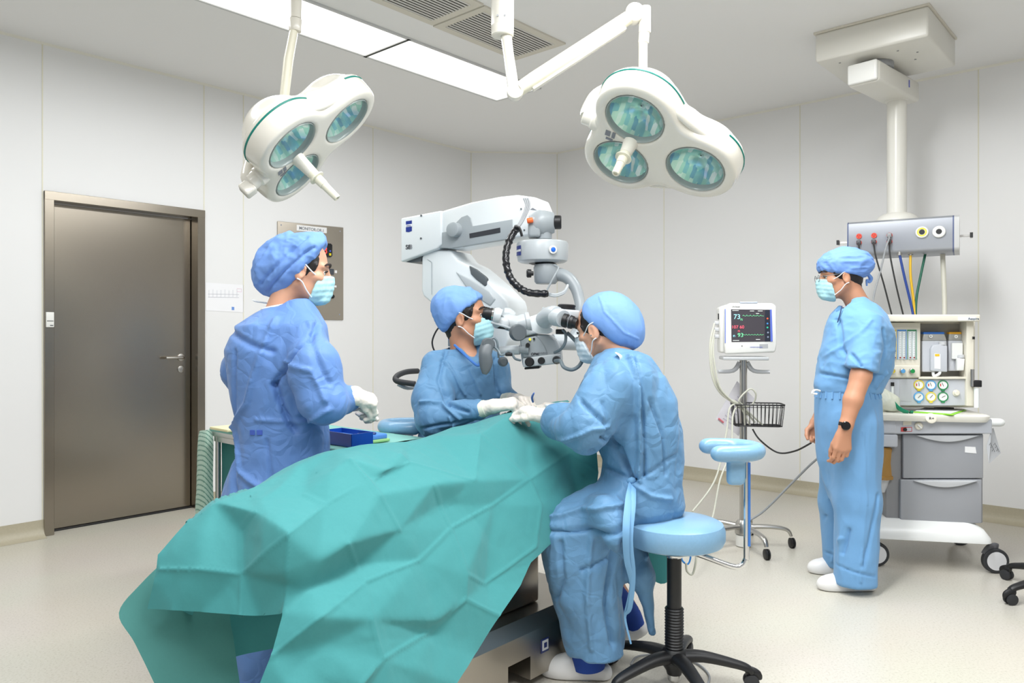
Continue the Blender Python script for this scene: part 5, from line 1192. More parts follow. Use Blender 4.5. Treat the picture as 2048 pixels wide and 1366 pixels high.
q = tp(0.60, 0.246, 0.10); MB().cyl(q, q+TR*0.006, 0.010, n=16).build('side_bolt', steel_l, ot)
q = tp(0.20, 0.142, 0.47); mb = MB(); mb.box(q, (0.03, 0.002, 0.022), RT); mb.build('inventory_label', paper, ot, smooth=0)
for s in (-0.05, 0.15, 0.75, 0.92):
    for v in (-0.16, 0.16): wheel_pair(ot, tp(s, v, 0.03), 0.029)

# ================================================================ THE GREEN DRAPE
def drape_mat(name, c, tr_=0.0):
    m = mat(name, c, rough=0.72, spec=0.25, sheen=0.15, bump=('noise', 55, 0.10, 0.004), vary=0.06, vscale=160)
    if tr_:
        nt = m.node_tree; b = nt.nodes['Principled BSDF']; out = [n for n in nt.nodes if n.type == 'OUTPUT_MATERIAL'][0]
        t = nt.nodes.new('ShaderNodeBsdfTranslucent'); t.inputs[0].default_value = rgb(c); mx = nt.nodes.new('ShaderNodeMixShader'); mx.inputs[0].default_value = tr_
        nt.links.new(b.outputs[0], mx.inputs[1]); nt.links.new(t.outputs[0], mx.inputs[2]); nt.links.new(mx.outputs[0], out.inputs[0])
    return m
drape_m = drape_mat('green_drape_cloth', (70, 148, 150), 0.12); drape_l = drape_mat('backlit_green_cloth', (88, 152, 148), 0.35)  # second copy of the drape cloth, light passing through put into its colour
TS = np.array([(-0.2, 0.985), (0, 0.98), (0.05, 0.972), (0.30, 0.93), (0.53, 0.908), (0.8, 0.905), (0.98, 0.909), (1.156, 0.858), (1.36, 0.816), (1.51, 0.70), (1.62, 0.56), (1.9, 0.2)])
PV = np.array([(0, 0), (0.10, 0.012), (0.18, 0.05), (0.23, 0.12), (0.27, 0.22), (0.33, 0.38), (0.40, 0.58), (0.47, 0.78), (0.7, 1.5)])
def tent(s, v):
    w = 1+0.28*min(max((s-0.9)/0.4, 0), 1)-0.12*min(max((0.3-s)/0.3, 0), 1)
    return float(np.interp(s, TS[:, 0], TS[:, 1])-np.interp(abs(v)/w, PV[:, 0], PV[:, 1]))
def tentY(x, y):
    for Y in np.arange(1.6, 3.6, 0.008):
        p = P(x, y, Y); q = p-HD; s = q.x*TD.x+q.y*TD.y; v = q.x*TR.x+q.y*TR.y
        if p.z <= tent(s, v): return Y
    p = None
    # sight line grazing past the ridge: nearest approach
    best = min(np.arange(1.8, 3.4, 0.01), key=lambda Y: abs(P(x, y, Y).z-tent(((P(x, y, Y)-HD).dot(TD)), 0))+abs((P(x, y, Y)-HD).dot(TR))*0.5)
    return float(best)
def c1(x, y): return (200+x*0.5127, 780+y*0.5127)
V_ = {}   # name: (px, py, depth or None, nudge towards the viewer)
def dv(n, x, y, Y=None, b=0.0): V_[n] = (x, y, Y, b)
dv('a0', 1135, 800); dv('a00', 1190, 850, 3.0); dv('a1', 1046, 815); dv('a2', 960, 842); dv('a3', 866, 870); dv('a4', 810, 882); dv('a5', 740, 886); dv('a6', 661, 900); dv('a7', 610, 922); dv('a8', 559, 949); dv('a85', 492, 975); dv('a9', 425, 1000); dv('a10', 374, 1041); dv('a11', 313, 1108, 2.0); dv('a12', 305, 1165, 1.97)
dv('b1', 961, 866, None, .015); dv('b2', 1061, 957, None, -.01); dv('b3', 1085, 1012, None, .015); dv('b4', 1074, 1093, None, .0); dv('b25', 1140, 905, None, .0); dv('b26', 1197, 945, 2.9)
dv('c1', 900, 1057, None, .0); dv('c2', 933, 1149, None, .015); dv('c3', 969, 1168, None, -.012); dv('c4', 933, 1198, None, .012)
dv('b5', 818, 926, None, -.012); dv('b6', 802, 908, None, .006)
dv('d1', 868, 968, None, .022); dv('d2', 880, 1010, None, -.01); dv('d3', 760, 990, None, .012); dv('d4', 800, 1060, None, .02); dv('d5', 770, 940, None, .01); dv('d6', 950, 960, None, .012); dv('d7', 985, 1010, None, -.012)
dv('k1', 700, 917, None, .02); dv('k2', 664, 950, None, .008); dv('k3', 745, 962, None, -.006)
dv('e1', 728, 1165, None, .0); dv('e2', 698, 1087, None, .028); dv('e3', 712, 1130, None, -.018); dv('e4', 745, 1240, None, .02)
dv('f1', 651, 1008, None, .0); dv('f2', 608, 988, None, -.014); dv('f3', 566, 966, None, .008); dv('f4', 520, 1000, None, .004)
dv('g1', 577, 1066, 1.945, .02); dv('g2', 570, 1150, 1.925, .012); dv('g25', 566, 1225, 1.905, .0); dv('g3', 541, 1313, 1.86, .01); dv('g4', 548, 1240, 1.93)
dv('h1', 478, 1060, 1.985, -.035); dv('h2', 482, 1148, 1.95, -.01); dv('h3', 300, 1147+0, 1.99); dv('h4', 505, 1020, None, .0); dv('h5', 530, 1105, 1.95, .012)
dv('j1', 313, 1138, 1.985, .006); dv('j2', 400, 1139, 1.965, .01); dv('j3', 400, 1080, 2.0, .0); dv('j4', 575, 1168, 1.93, .0)
dv('m1', 292, 1219, 1.975); dv('m2', 345, 1221, 1.965, .012); dv('m3', 400, 1224, 1.955); dv('m4', 480, 1230, 1.945, .012); dv('m5', 520, 1232, 1.945); dv('m6', 560, 1228, 1.935, .01)
dv('i1', 767, 1318, None, .012); dv('i2', 640, 1235, None, .02); dv('i3', 860, 1262, None, .0); dv('i4', 640, 1120, None, .012); dv('i5', 615, 1180, 1.95, -.006); dv('i6', 840, 1120, None, .015); dv('i7', 640, 1290, None, -.012); dv('i8', 880, 1240, None, .02)
dv('n1', 1190, 1000, 2.86); dv('n2', 1160, 1025, 2.83); dv('n3', 1118, 1075, 2.72, .0); dv('n4', 1062, 1125, None, 0); dv('n5', 1041, 1170, None, 0); dv('n6', 1000, 1231, None, .01); dv('n7', 959, 1298, None, -.005); dv('n8', 913, 1366, None, .01); dv('n9', 885, 1410, None)
dv('o1', 800, 1420, None, .0); dv('o2', 728, 1370, None, .01); dv('o25', 700, 1420, None, -.01); dv('o3', 600, 1420, 1.82, .012); dv('o4', 500, 1415, 1.80); dv('o5', 620, 1345, 1.86, 0)
names = list(V_)
ix = {n: i for i, n in enumerate(names)}
bound = 'a00 a0 a1 a2 a3 a4 a5 a6 a7 a8 a85 a9 a10 a11 a12 m1 m2 m3 m4 m5 m6 g25 g3 o4 o3 o25 o1 n9 n8 n7 n6 n5 n4 n3 n2 n1 b26'.split()
creases = ['a2 b1 b2 b3 b4', 'b2 d7 c1 i6 e1 i2 g3', 'b1 d6 b5 k3 f1 g1 h5 h2 j2 j1', 'b6 b5', 'f2 f1', 'e2 e3 e1 e4 i1', 'd1 d2 c1 c2 c4', 'c2 c3 b4', 'c4 i3 i1 o2', 'g1 g2 j4 g25', 'h1 h2 m4',  'h4 h1', 'k1 d3 d4', 'c4 n6', 'i1 o25', 'b2 b25 b26']
edges = [(ix[a], ix[b]) for a, b in zip(bound, bound[1:]+bound[:1])]
for c in creases:
    c = c.split(); edges += [(ix[a], ix[b]) for a, b in zip(c, c[1:])]
out = delaunay_2d_cdt([Vector((V_[n][0], V_[n][1])) for n in names], edges, [[ix[n] for n in bound]], 1, 0.01)
cv, ce, cf, vo, eo, fo = out
D3 = []
for v2, orig in zip(cv, vo):
    if orig: x, y, Y, b = V_[names[orig[0]]]
    else: x, y, Y, b = v2.x, v2.y, None, 0.0
    if Y is None: Y = tentY(x, y)
    D3.append(P(x, y, Y-b*1.55))
bm = bmesh.new()
BV = [bm.verts.new(p) for p in D3]
cr_l = bm.edges.layers.float.new('fold')
for f in cf:
    try: bm.faces.new([BV[i] for i in f])
    except ValueError: pass
fold_e = set()
for i, (a, b) in enumerate(ce):
    if any(o >= len(bound) and o < len(edges) for o in eo[i]): fold_e.add((min(a, b), max(a, b)))
bm.edges.ensure_lookup_table()
for e in bm.edges:
    k = tuple(sorted((e.verts[0].index, e.verts[1].index)))
bm.verts.index_update()
for e in bm.edges:
    k = tuple(sorted((e.verts[0].index, e.verts[1].index)))
    e[cr_l] = 1.0 if k in fold_e else 0.0
# far side: cloth falls away behind the ridge
sil = 'a0 a1 a2 a3 a4 a5 a6 a7 a8 a85 a9 a10'.split()
rows = []
lut = {}
for i, orig in enumerate(vo):
    if orig: lut[names[orig[0]]] = i
for dv_, dz_ in ((0.05, 0.012), (0.11, 0.07), (0.15, 0.22), (0.18, 0.42)):
    rows.append([bm.verts.new(D3[lut[n]]-TR*dv_*(0.8 if j == 0 else 1 if j < len(sil)-3 else 0.15)-Vector((0, 0, dz_*(0.8+0.25*math.sin(j*1.7))))) for j, n in enumerate(sil)])
prev = [BV[lut[n]] for n in sil]
for r in rows:
    for j in range(len(sil)-1): bm.faces.new((prev[j], r[j], r[j+1], prev[j+1]))
    prev = r
bmesh.ops.recalc_face_normals(bm, faces=list(bm.faces))
bmesh.ops.subdivide_edges(bm, edges=list(bm.edges), cuts=1, use_grid_fill=True); bmesh.ops.triangulate(bm, faces=[f for f in bm.faces if len(f.verts) > 4])
for it in range(4):
    bmesh.ops.subdivide_edges(bm, edges=[e for e in bm.edges if e.calc_length() > 0.012], cuts=1, use_grid_fill=True); bmesh.ops.triangulate(bm, faces=[f for f in bm.faces if len(f.verts) > 3])
# soften: creases less than the rest
fl = bm.edges.layers.float.get('fold')
on = set()
for e in bm.edges:
    if fl and e[fl] > 0.5: on.update((e.verts[0], e.verts[1]))
bm.verts.ensure_lookup_table()
bmesh.ops.delete(bm, geom=[v for v in bm.verts if not v.link_faces], context='VERTS')
bnd = {v for v in bm.verts if v.is_boundary}
for it in range(7):
    new = {}
    for v in bm.verts:
        if v in bnd: continue
        w = 0.25 if v in on else 0.5
        a = Vector((0, 0, 0)); 
        for e in v.link_edges: a += e.other_vert(v).co
        new[v] = v.co.lerp(a/len(v.link_edges), w)
    for v, c in new.items(): v.co = c
bm.normal_update()
vp = np.array([v.co[:] for v in bm.verts]); wr_ = crease(vp, amp=0.011, sc=3.6, stretch=(1, 1, 1), seed=11)+wrinkle(vp, amp=0.0015, sc=12.0, seed=31)
segs = []
for c in creases:
    c = c.split()
    for a, b in zip(c, c[1:]): segs.append((np.array(D3[ix[a]][:]), np.array(D3[ix[b]][:])))
fd = np.full(len(vp), 9.0)
for a, b in segs:
    ba = b-a; q = vp-a; h_ = np.clip(q@ba/(ba@ba+1e-12), 0, 1); fd = np.minimum(fd, np.linalg.norm(q-h_[:, None]*ba, axis=1))
wr_ = wr_+0.0038*np.maximum(1-fd/0.009, 0)
for v, w in zip(bm.verts, wr_):
    if v.normal.dot(Vector((0, -1, 0.6))) < 0: w = -w
    v.co += v.normal*w
me = bpy.data.meshes.new('main_sheet'); 
drp = thing('surgical_drape', tp(0.6, 0, 0.8), 'large teal green surgical drape with square fold creases spread over the operating table', 'drape')
inv = wmat(drp).inverted()
for v in bm.verts: v.co = inv @ v.co
bm.to_mesh(me); bm.free(); me.materials.append(drape_m); me.shade_smooth()
o = bpy.data.objects.new('main_sheet', me); COL.objects.link(o); o.parent = drp
def sheet(name, grid, m, parent, wr=(0.008, 7), sub=6, seed=5, label=None):
    """smooth cloth through a grid of points"""
    G = [[Vector(p) for p in r] for r in grid]; G = [catmull(r, sub) for r in G]; G = [list(c) for c in zip(*[catmull(list(c), sub) for c in zip(*G)])]
    R_, C_ = len(G), len(G[0]); pos = np.array([p[:] for r in G for p in r]); fs = np.array([(i*C_+j, i*C_+j+1, (i+1)*C_+j+1, (i+1)*C_+j) for i in range(R_-1) for j in range(C_-1)])
    pos = pos+npn(pos, fs)*wrinkle(pos, amp=wr[0], sc=wr[1], seed=seed)[:, None]
    return link_mesh(name, pos.tolist(), fs.tolist(), m, parent, smooth=True, label=label)
# far corner of the cloth hanging below the foot end, and the inner fold seen under it
sheet('hanging_corner', [[P(330, 1120, 2.10), P(400, 1120, 2.15), P(480, 1120, 2.2)], [P(285, 1165, 2.03), P(380, 1175, 2.12), P(480, 1180, 2.2)], [P(238, 1226, 1.98), P(360, 1235, 2.06), P(462, 1232, 2.16)], [P(272, 1290, 1.98), P(385, 1300, 2.05), P(470, 1300, 2.12)], [P(318, 1385, 1.98), P(400, 1400, 2.03), P(486, 1405, 2.08)]], drape_l, drp)
sheet('inner_fold', [[P(430, 1180, 2.24), P(520, 1180, 2.3), P(620, 1180, 2.36)], [P(440, 1232, 2.22), P(530, 1232, 2.28), P(620, 1228, 2.34)], [P(455, 1318, 2.2), P(520, 1302, 2.27), P(620, 1288, 2.33)]], drape_m, drp)
# cloth at the head end and its far corner that shows under the front stool
sheet('head_end_corner', [[P(1250, 1010, 3.0), P(1320, 1010, 3.02), P(1367, 985, 3.05)], [P(1262, 1085, 2.98), P(1320, 1090, 3.0), P(1366, 1060, 3.03)], [P(1268, 1128, 2.98), P(1322, 1168, 2.98), P(1358, 1140, 3.02)]], drape_m, drp, wr=(0.004, 7))
sheet('head_end', [[P(1135, 800, 3.15), P(1180, 838, 3.15), P(1240, 880, 3.12), P(1300, 930, 3.08)], [P(1165, 838, 3.08), P(1200, 870, 3.08), P(1250, 930, 3.06), P(1310, 980, 3.05)], [P(1190, 850, 3.0), P(1215, 910, 3.0), P(1255, 975, 3.0), P(1320, 1020, 3.02)]], drape_m, drp, wr=(0.004, 7))

# ================================================================ INSTRUMENT TABLE
IT0 = Vector((-1.397, 3.54, 0)); IL = W.normalized(); IW = U.normalized(); LEN, WID, ZT = 1.0, 0.40, 0.83
RI = Matrix.Rotation(math.atan2(IL.y, IL.x), 3, 'Z')
it = thing('instrument_table', IT0+IL*LEN/2+IW*WID/2, 'steel instrument table under a green cloth, behind the standing nurse', 'table')
def ip(a, b, z): return IT0+IL*a+IW*b+Vector((0, 0, z))
MB().box(ip(LEN/2, WID/2, ZT-0.02), (LEN, WID, 0.03), RI, bev=0.003).build('tabletop', steel_l, it)
for a in (0.02, LEN-0.02):
    for b in (0.02, WID-0.02):
        MB().cyl(ip(a, b, 0.06), ip(a, b, ZT-0.03), 0.0125, n=16).build('leg', steel_l, it); wheel_pair(it, ip(a, b, 0.03), 0.029)
MB().box(ip(LEN/2, 0.02, ZT-0.045), (LEN, 0.02, 0.03), RI).build('front_rail', steel_l, it, smooth=0)
cl = thing('table_cloth', ip(LEN/2, WID/2, ZT), 'pale green cloth spread over the instrument table behind the nurse', 'cloth')
G = []
for b, dz_ in ((-0.002, -0.012), (0.0, 0.004), (WID/3, 0.004), (WID*2/3, 0.004), (WID+0.004, 0.004), (WID+0.012, -0.02), (WID+0.016, -0.25)):
    G.append([ip(a, b, ZT+dz_) for a in (-0.006, LEN*0.25, LEN*0.5, LEN*0.75, LEN+0.01)])
sheet('cloth', G, drape_mat('pale_green_cloth', (128, 190, 180)), cl, wr=(0.0015, 9), sub=4)
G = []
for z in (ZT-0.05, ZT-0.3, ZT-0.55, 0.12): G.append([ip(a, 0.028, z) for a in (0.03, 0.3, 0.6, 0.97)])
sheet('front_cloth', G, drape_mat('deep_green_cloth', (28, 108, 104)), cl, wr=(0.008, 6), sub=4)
wrp = thing('sterile_wrap', ip(-0.03, 0.1, ZT), 'pale green printed sterile wrap hanging over the left end of the instrument table', 'wrap')
wm = mat('printed_wrap', (158, 190, 172), rough=0.5)
nt = wm.node_tree; wv = nt.nodes.new('ShaderNodeTexWave'); wv.inputs['Scale'].default_value = 26; wv.bands_direction = 'DIAGONAL'; wv.inputs['Distortion'].default_value = 1.5; wv.inputs['Detail'].default_value = 3; wv.inputs['Detail Scale'].default_value = 9
cr = nt.nodes.new('ShaderNodeValToRGB'); cr.color_ramp.elements[0].position = 0.12; cr.color_ramp.elements[0].color = rgb((96, 140, 124)); cr.color_ramp.elements[1].position = 0.28; cr.color_ramp.elements[1].color = rgb((168, 196, 180))
tc = nt.nodes.new('ShaderNodeTexCoord'); nt.links.new(tc.outputs['Object'], wv.inputs['Vector']); nt.links.new(wv.outputs['Fac'], cr.inputs['Fac']); nt.links.new(cr.outputs['Color'], nt.nodes['Principled BSDF'].inputs['Base Color'])
YL = 3.55
sheet('wrap_sheet', [[P(424, 858, YL-0.0), P(412, 860, YL), P(400, 862, YL+0.05), P(402, 868, YL+0.12)], [P(427, 885, YL-0.02), P(410, 885, YL-0.03), P(397, 890, YL+0.03), P(398, 890, YL+0.1)], [P(426, 960, YL-0.02), P(408, 965, YL-0.04), P(393, 965, YL+0.03), P(396, 960, YL+0.1)], [P(428, 1010, YL-0.02), P(408, 1020, YL-0.04), P(392, 1022, YL+0.03), P(396, 1010, YL+0.1)], [P(430, 1070, YL-0.02), P(408, 1080, YL-0.04), P(392, 1082, YL+0.03), P(396, 1070, YL+0.1)]], wm, wrp, wr=(0.004, 8))
def itm(x, y, z): Y = (EYE-z)*F/(y-HY); return Vector(((x-CX)/F*Y, Y, z))
zt_ = ZT+0.008
bx_ = thing('blue_tray', itm(675, 890, zt_), 'dark blue plastic tray at the near edge of the instrument table beside the nurse', 'tray')
mb = MB()
c = itm(672, 890, zt_)+IW*0.05
mb.box(c+Vector((0, 0, 0.003)), (0.20, 0.10, 0.005), RI); 
for s in (-1, 1): mb.box(c+IW*s*0.05+Vector((0, 0, 0.025)), (0.20, 0.004, 0.05), RI); mb.box(c+IL*s*0.1+Vector((0, 0, 0.025)), (0.004, 0.10, 0.05), RI)
mb.build('tray_shell', mat('tray_blue', (22, 70, 160), rough=0.3), bx_, smooth=0)
tw = thing('blue_towel', itm(715, 884, zt_), 'folded blue towel edged in green under the instruments on the table', 'towel')
c = itm(712, 882, zt_)+Vector((0, 0, 0.02)); MB().box(c, (0.19, 0.17, 0.022), RI, bev=0.006).build('towel_body', mat('towel_blue', (84, 140, 216), rough=0.8, bump=('noise', 80, 0.3, 0.004)), tw)
MB().box(c-Vector((0, 0, 0.015)), (0.205, 0.185, 0.012), RI, bev=0.004).build('green_edging', mat('towel_green', (150, 196, 130), rough=0.8), tw)
sc_ = thing('surgical_scissors', c+Vector((0, 0, 0.02)), 'pair of dark-handled surgical scissors lying on the blue towel', 'scissors')
t0 = c+Vector((0, 0, 0.016)); mb = MB()
for s in (-1, 1):
    hh = t0+IL*0.07+IW*s*0.022; mb.tube([hh+IL*0.022*math.cos(a)+IW*0.014*math.sin(a) for a in np.linspace(0, 2*PI, 14, endpoint=False)], 0.0035, n=8, closed=True); mb.tube([hh-IL*0.02, t0-IL*0.005], 0.003, n=8)
mb.build('handles', mat('handle_navy', (30, 60, 130), rough=0.3), sc_)
mb = MB(); mb.tube([t0, t0-IL*0.07], [0.004, 0.0015], n=8, flat=0.4); mb.tube([t0, t0-IL*0.07+IW*0.012], [0.004, 0.0015], n=8, flat=0.4); mb.build('blades', steel_l, sc_)
pk = thing('instrument_packet', itm(458, 858, zt_), 'flat beige packet on the instrument table at the left of the nurse', 'packet')
MB().box(itm(462, 860, zt_)+Vector((0, 0, 0.008)), (0.16, 0.12, 0.012), RI, bev=0.003).build('packet_body', mat('packet_beige', (222, 214, 170), rough=0.7), pk)

# ================================================================ THINGS ON THE LEFT WALL
def wl(x, y, off=0.0): return on_plane(K0, U, x, y, off)[2]
LN = Vector((U.y, -U.x, 0)).normalized()
wp = thing('wall_control_panel', wl(620, 540), 'stainless wall panel with red digital displays behind the nurse\'s head', 'control panel')
plate_m = mat('panel_steel', (176, 168, 156), rough=0.42, metal=0.85)
mb = MB(); traced(mb, [(555.5, 638), (687, 640), (687, 455), (555.5, 442)], K0, U, 0.012, 0.004, 0.012); mb.build('plate', plate_m, wp)
for x, y in ((562, 450), (680, 462.5), (679, 629)): MB().cyl(wl(x, y, 0.012), wl(x, y, 0.014), 0.006, n=12).build('screw', chrome, wp)
def wpanel(nm, pts, m, off=0.014, dep=0.003, par=wp, bev=0.0): mb = MB(); traced(mb, pts, K0, U, dep, bev, off); return mb.build(nm, m, par, smooth=35 if bev else 0)
lb_ = wpanel('title_strip', [(593.5, 461), (653.5, 466.5), (653.5, 455.5), (593.5, 449.5)], paper)
text('title', 'MONITOR.OR.1', 0.034, wl(598, 458.5, 0.0145), U, (0, 0, 1), ink_grey, lb_, bold=0.0004)
dk = mat('display_black', (26, 26, 30), rough=0.25); rdg = mat('digit_red', (255, 60, 50), rough=0.4, emit=1.6)
ds = wpanel('timer_display', [(636, 512), (662, 514.5), (665, 512), (665, 490), (662, 487), (636, 485)], dk, 0.03, 0.03, bev=0.003)
text('digits', '18', 0.085, wl(637, 506, 0.0305), U, (0, 0, 1), rdg, ds); MB().cyl(wl(660.5, 502, 0.03), wl(660.5, 502, 0.034), 0.007, n=12).build('blue_key', mat('key_blue', (70, 100, 210), rough=0.4), ds)
wpanel('yellow_key', [(658.5, 511), (662.5, 511.4), (662.5, 506.6), (658.5, 506.2)], mat('key_yellow', (230, 210, 40), rough=0.4), 0.032, 0.003, ds)
d2_ = wpanel('gauge_display', [(640, 547), (668, 549.5), (668, 538), (640, 535.5)], mat('display_grey', (70, 76, 84), rough=0.3), 0.024, 0.02, bev=0.002); text('digits', '023', 0.030, wl(649, 547, 0.0245), U, (0, 0, 1), rdg, d2_)
wpanel('small_label', [(669.5, 546), (674, 546.4), (674, 541), (669.5, 540.6)], paper); wpanel('small_label', [(660, 574), (673, 575), (673, 571), (660, 570)], paper)
o = MB().cyl(wl(665, 593, 0.012), wl(665, 593, 0.03), 0.018, n=20).build('key_switch', black, wp); MB().box(wl(664, 593, 0.035), (0.03, 0.012, 0.008), Matrix.Rotation(RZ, 3, 'Z')).build('key_lever', black, o)
MB().lathe(wl(645, 604, 0.012), LN, [(0, 0.015), (0.014, 0.014), (0.018, 0.008)], n=20).build('red_button', mat('button_red', (210, 40, 44), rough=0.3), wp)
MB().lathe(wl(632, 604.5, 0.012), LN, [(0, 0.015), (0.014, 0.014), (0.018, 0.008)], n=20).build('green_button', mat('button_green', (30, 130, 80), rough=0.3), wp)
nt_ = thing('wall_notice', wl(448, 595), 'white printed floor plan notice taped to the wall beside the steel door', 'notice')
mb = MB(); traced(mb, [(411.5, 621), (487.5, 625), (487, 570), (411, 565)], K0, U, 0.0015, 0, 0.002); mb.build('sheet', mat('notice_paper', (243, 243, 246), rough=0.7), nt_, smooth=0)
inkn = mat('notice_ink', (196, 198, 208), rough=0.7)
mb = MB()
for y in (588, 594): mb.tube([wl(416, y, 0.003), wl(478, y+1, 0.003)], 0.0012, n=4)
for x in range(418, 478, 8): mb.tube([wl(x, 579+(x % 3), 0.003), wl(x, 594, 0.003)], 0.001, n=4)
mb.build('plan_lines', inkn, nt_); mb = MB(); mb.tube([wl(474, 577, 0.003), wl(483, 578, 0.003), wl(483, 584, 0.003), wl(474, 583, 0.003)], 0.001, n=4, closed=True); mb.build('pink_mark', mat('notice_pink', (232, 180, 206), rough=0.7), nt_)
wpanel('blue_logo', [(463.5, 620), (468.5, 620.3), (468.5, 614), (463.5, 613.6)], mat('notice_blue', (110, 150, 220), rough=0.6), 0.0032, 0.001, nt_)
# spring cord below the front stool seat, and the blue connector near the arm bar
cd2 = thing('coiled_cord', P(1285, 1160, 3.0), 'short black coiled cord hanging beside the seated person\'s gown under the stool', 'cord')
pts = []
for k in range(60):
    t_ = k/59; c_ = P(1292, 1140, 3.0)*(1-t_)+P(1281, 1170, 3.0)*t_; a = k*0.62; pts.append(c_+Vector((0.011*math.cos(a), 0.011*math.sin(a), 0.003)))
MB().tube([P(1290, 1100, 3.0)]+pts, 0.0028, n=6).build('coil', black, cd2)
pc = thing('sensor_connector', P(1370, 1125, 3.3), 'blue ringed pale connector hanging behind the chrome arm bar of the front stool', 'connector')
MB().tube([P(1362, 1098, 3.3), P(1364, 1120, 3.3), P(1376, 1128, 3.3), P(1381, 1112, 3.3), P(1372, 1102, 3.3)], 0.004, n=8, sub=5).build('blue_ring', mat('ring_blue', (50, 140, 220), rough=0.4), pc)
MB().tube([P(1372, 1126, 3.29), P(1374, 1142, 3.29), P(1385, 1148, 3.29), P(1392, 1120, 3.29), P(1392, 1090, 3.32)], 0.005, n=8, sub=5).build('pale_lead', lead_m, pc)
# foot switch cable loop under the front stool
fc = thing('floor_cable', (0.35, 2.9, 0.006), 'thin grey cable curving on the floor under the front stool', 'cable')
pts = []
for x, y in ((1262, 1330), (1270, 1316), (1290, 1310), (1340, 1308), (1390, 1325), (1415, 1345), (1418, 1362), (1405, 1385)):
    Y = (EYE-0.006)*F/(y-HY); pts.append(Vector(((x-CX)/F*Y, Y, 0.006)))
MB().tube(pts, 0.004, n=8, sub=5).build('lead', cab_g, fc)

# ================================================================ PEOPLE
def gown_mat(name, c, sc_=13.0, st=0.38):
    return mat(name, c, rough=0.55, spec=0.3, sheen=0.1, bump=('crinkle', sc_, st, 0.02), vary=0.05, vscale=5)
skin_n = mat('skin_light', (212, 160, 132), rough=0.5, sub=0.12); skin_m = mat('skin_tan', (196, 142, 112), rough=0.5, sub=0.12)
hair_m = mat('dark_hair', (28, 22, 20), rough=0.55, bump=('noise', 220, 0.5, 0.002)); brow_m = mat('eyebrow', (46, 34, 30), rough=0.7)
eye_w = mat('eye_white', (226, 222, 216), rough=0.2); iris = mat('iris_brown', (40, 26, 20), rough=0.1)
mask_m = mat('mask_cloth', (168, 214, 222), rough=0.7, bump=('noise', 120, 0.15, 0.001)); strap_m = mat('mask_strap', (238, 240, 240), rough=0.7)
glove_m = mat('latex_glove', (226, 218, 208), rough=0.45, spec=0.35, sub=0.05, bump=('noise', 60, 0.25, 0.003)); cuff_m = mat('glove_cuff', (226, 226, 208), rough=0.5)
cap_m = mat('cap_cloth', (122, 164, 226), rough=0.75, bump=('crinkle', 16, 0.25, 0.006)); cap_m2 = mat('deep_blue_cap', (112, 152, 218), rough=0.75, bump=('crinkle', 14, 0.25, 0.006))
gown_b = gown_mat('violet_blue_gown', (100, 138, 198)); gown_l = gown_mat('light_blue_gown', (98, 142, 180)); scrub = mat('blue_scrub', (108, 158, 204), rough=0.8, sheen=0.15, bump=('noise', 14, 0.25, 0.008))
navy = mat('navy_trousers', (30, 70, 160), rough=0.8); clog_m = mat('white_clog', (232, 231, 230), rough=0.35); sole_m = mat('clog_inside', (140, 146, 156), rough=0.6)

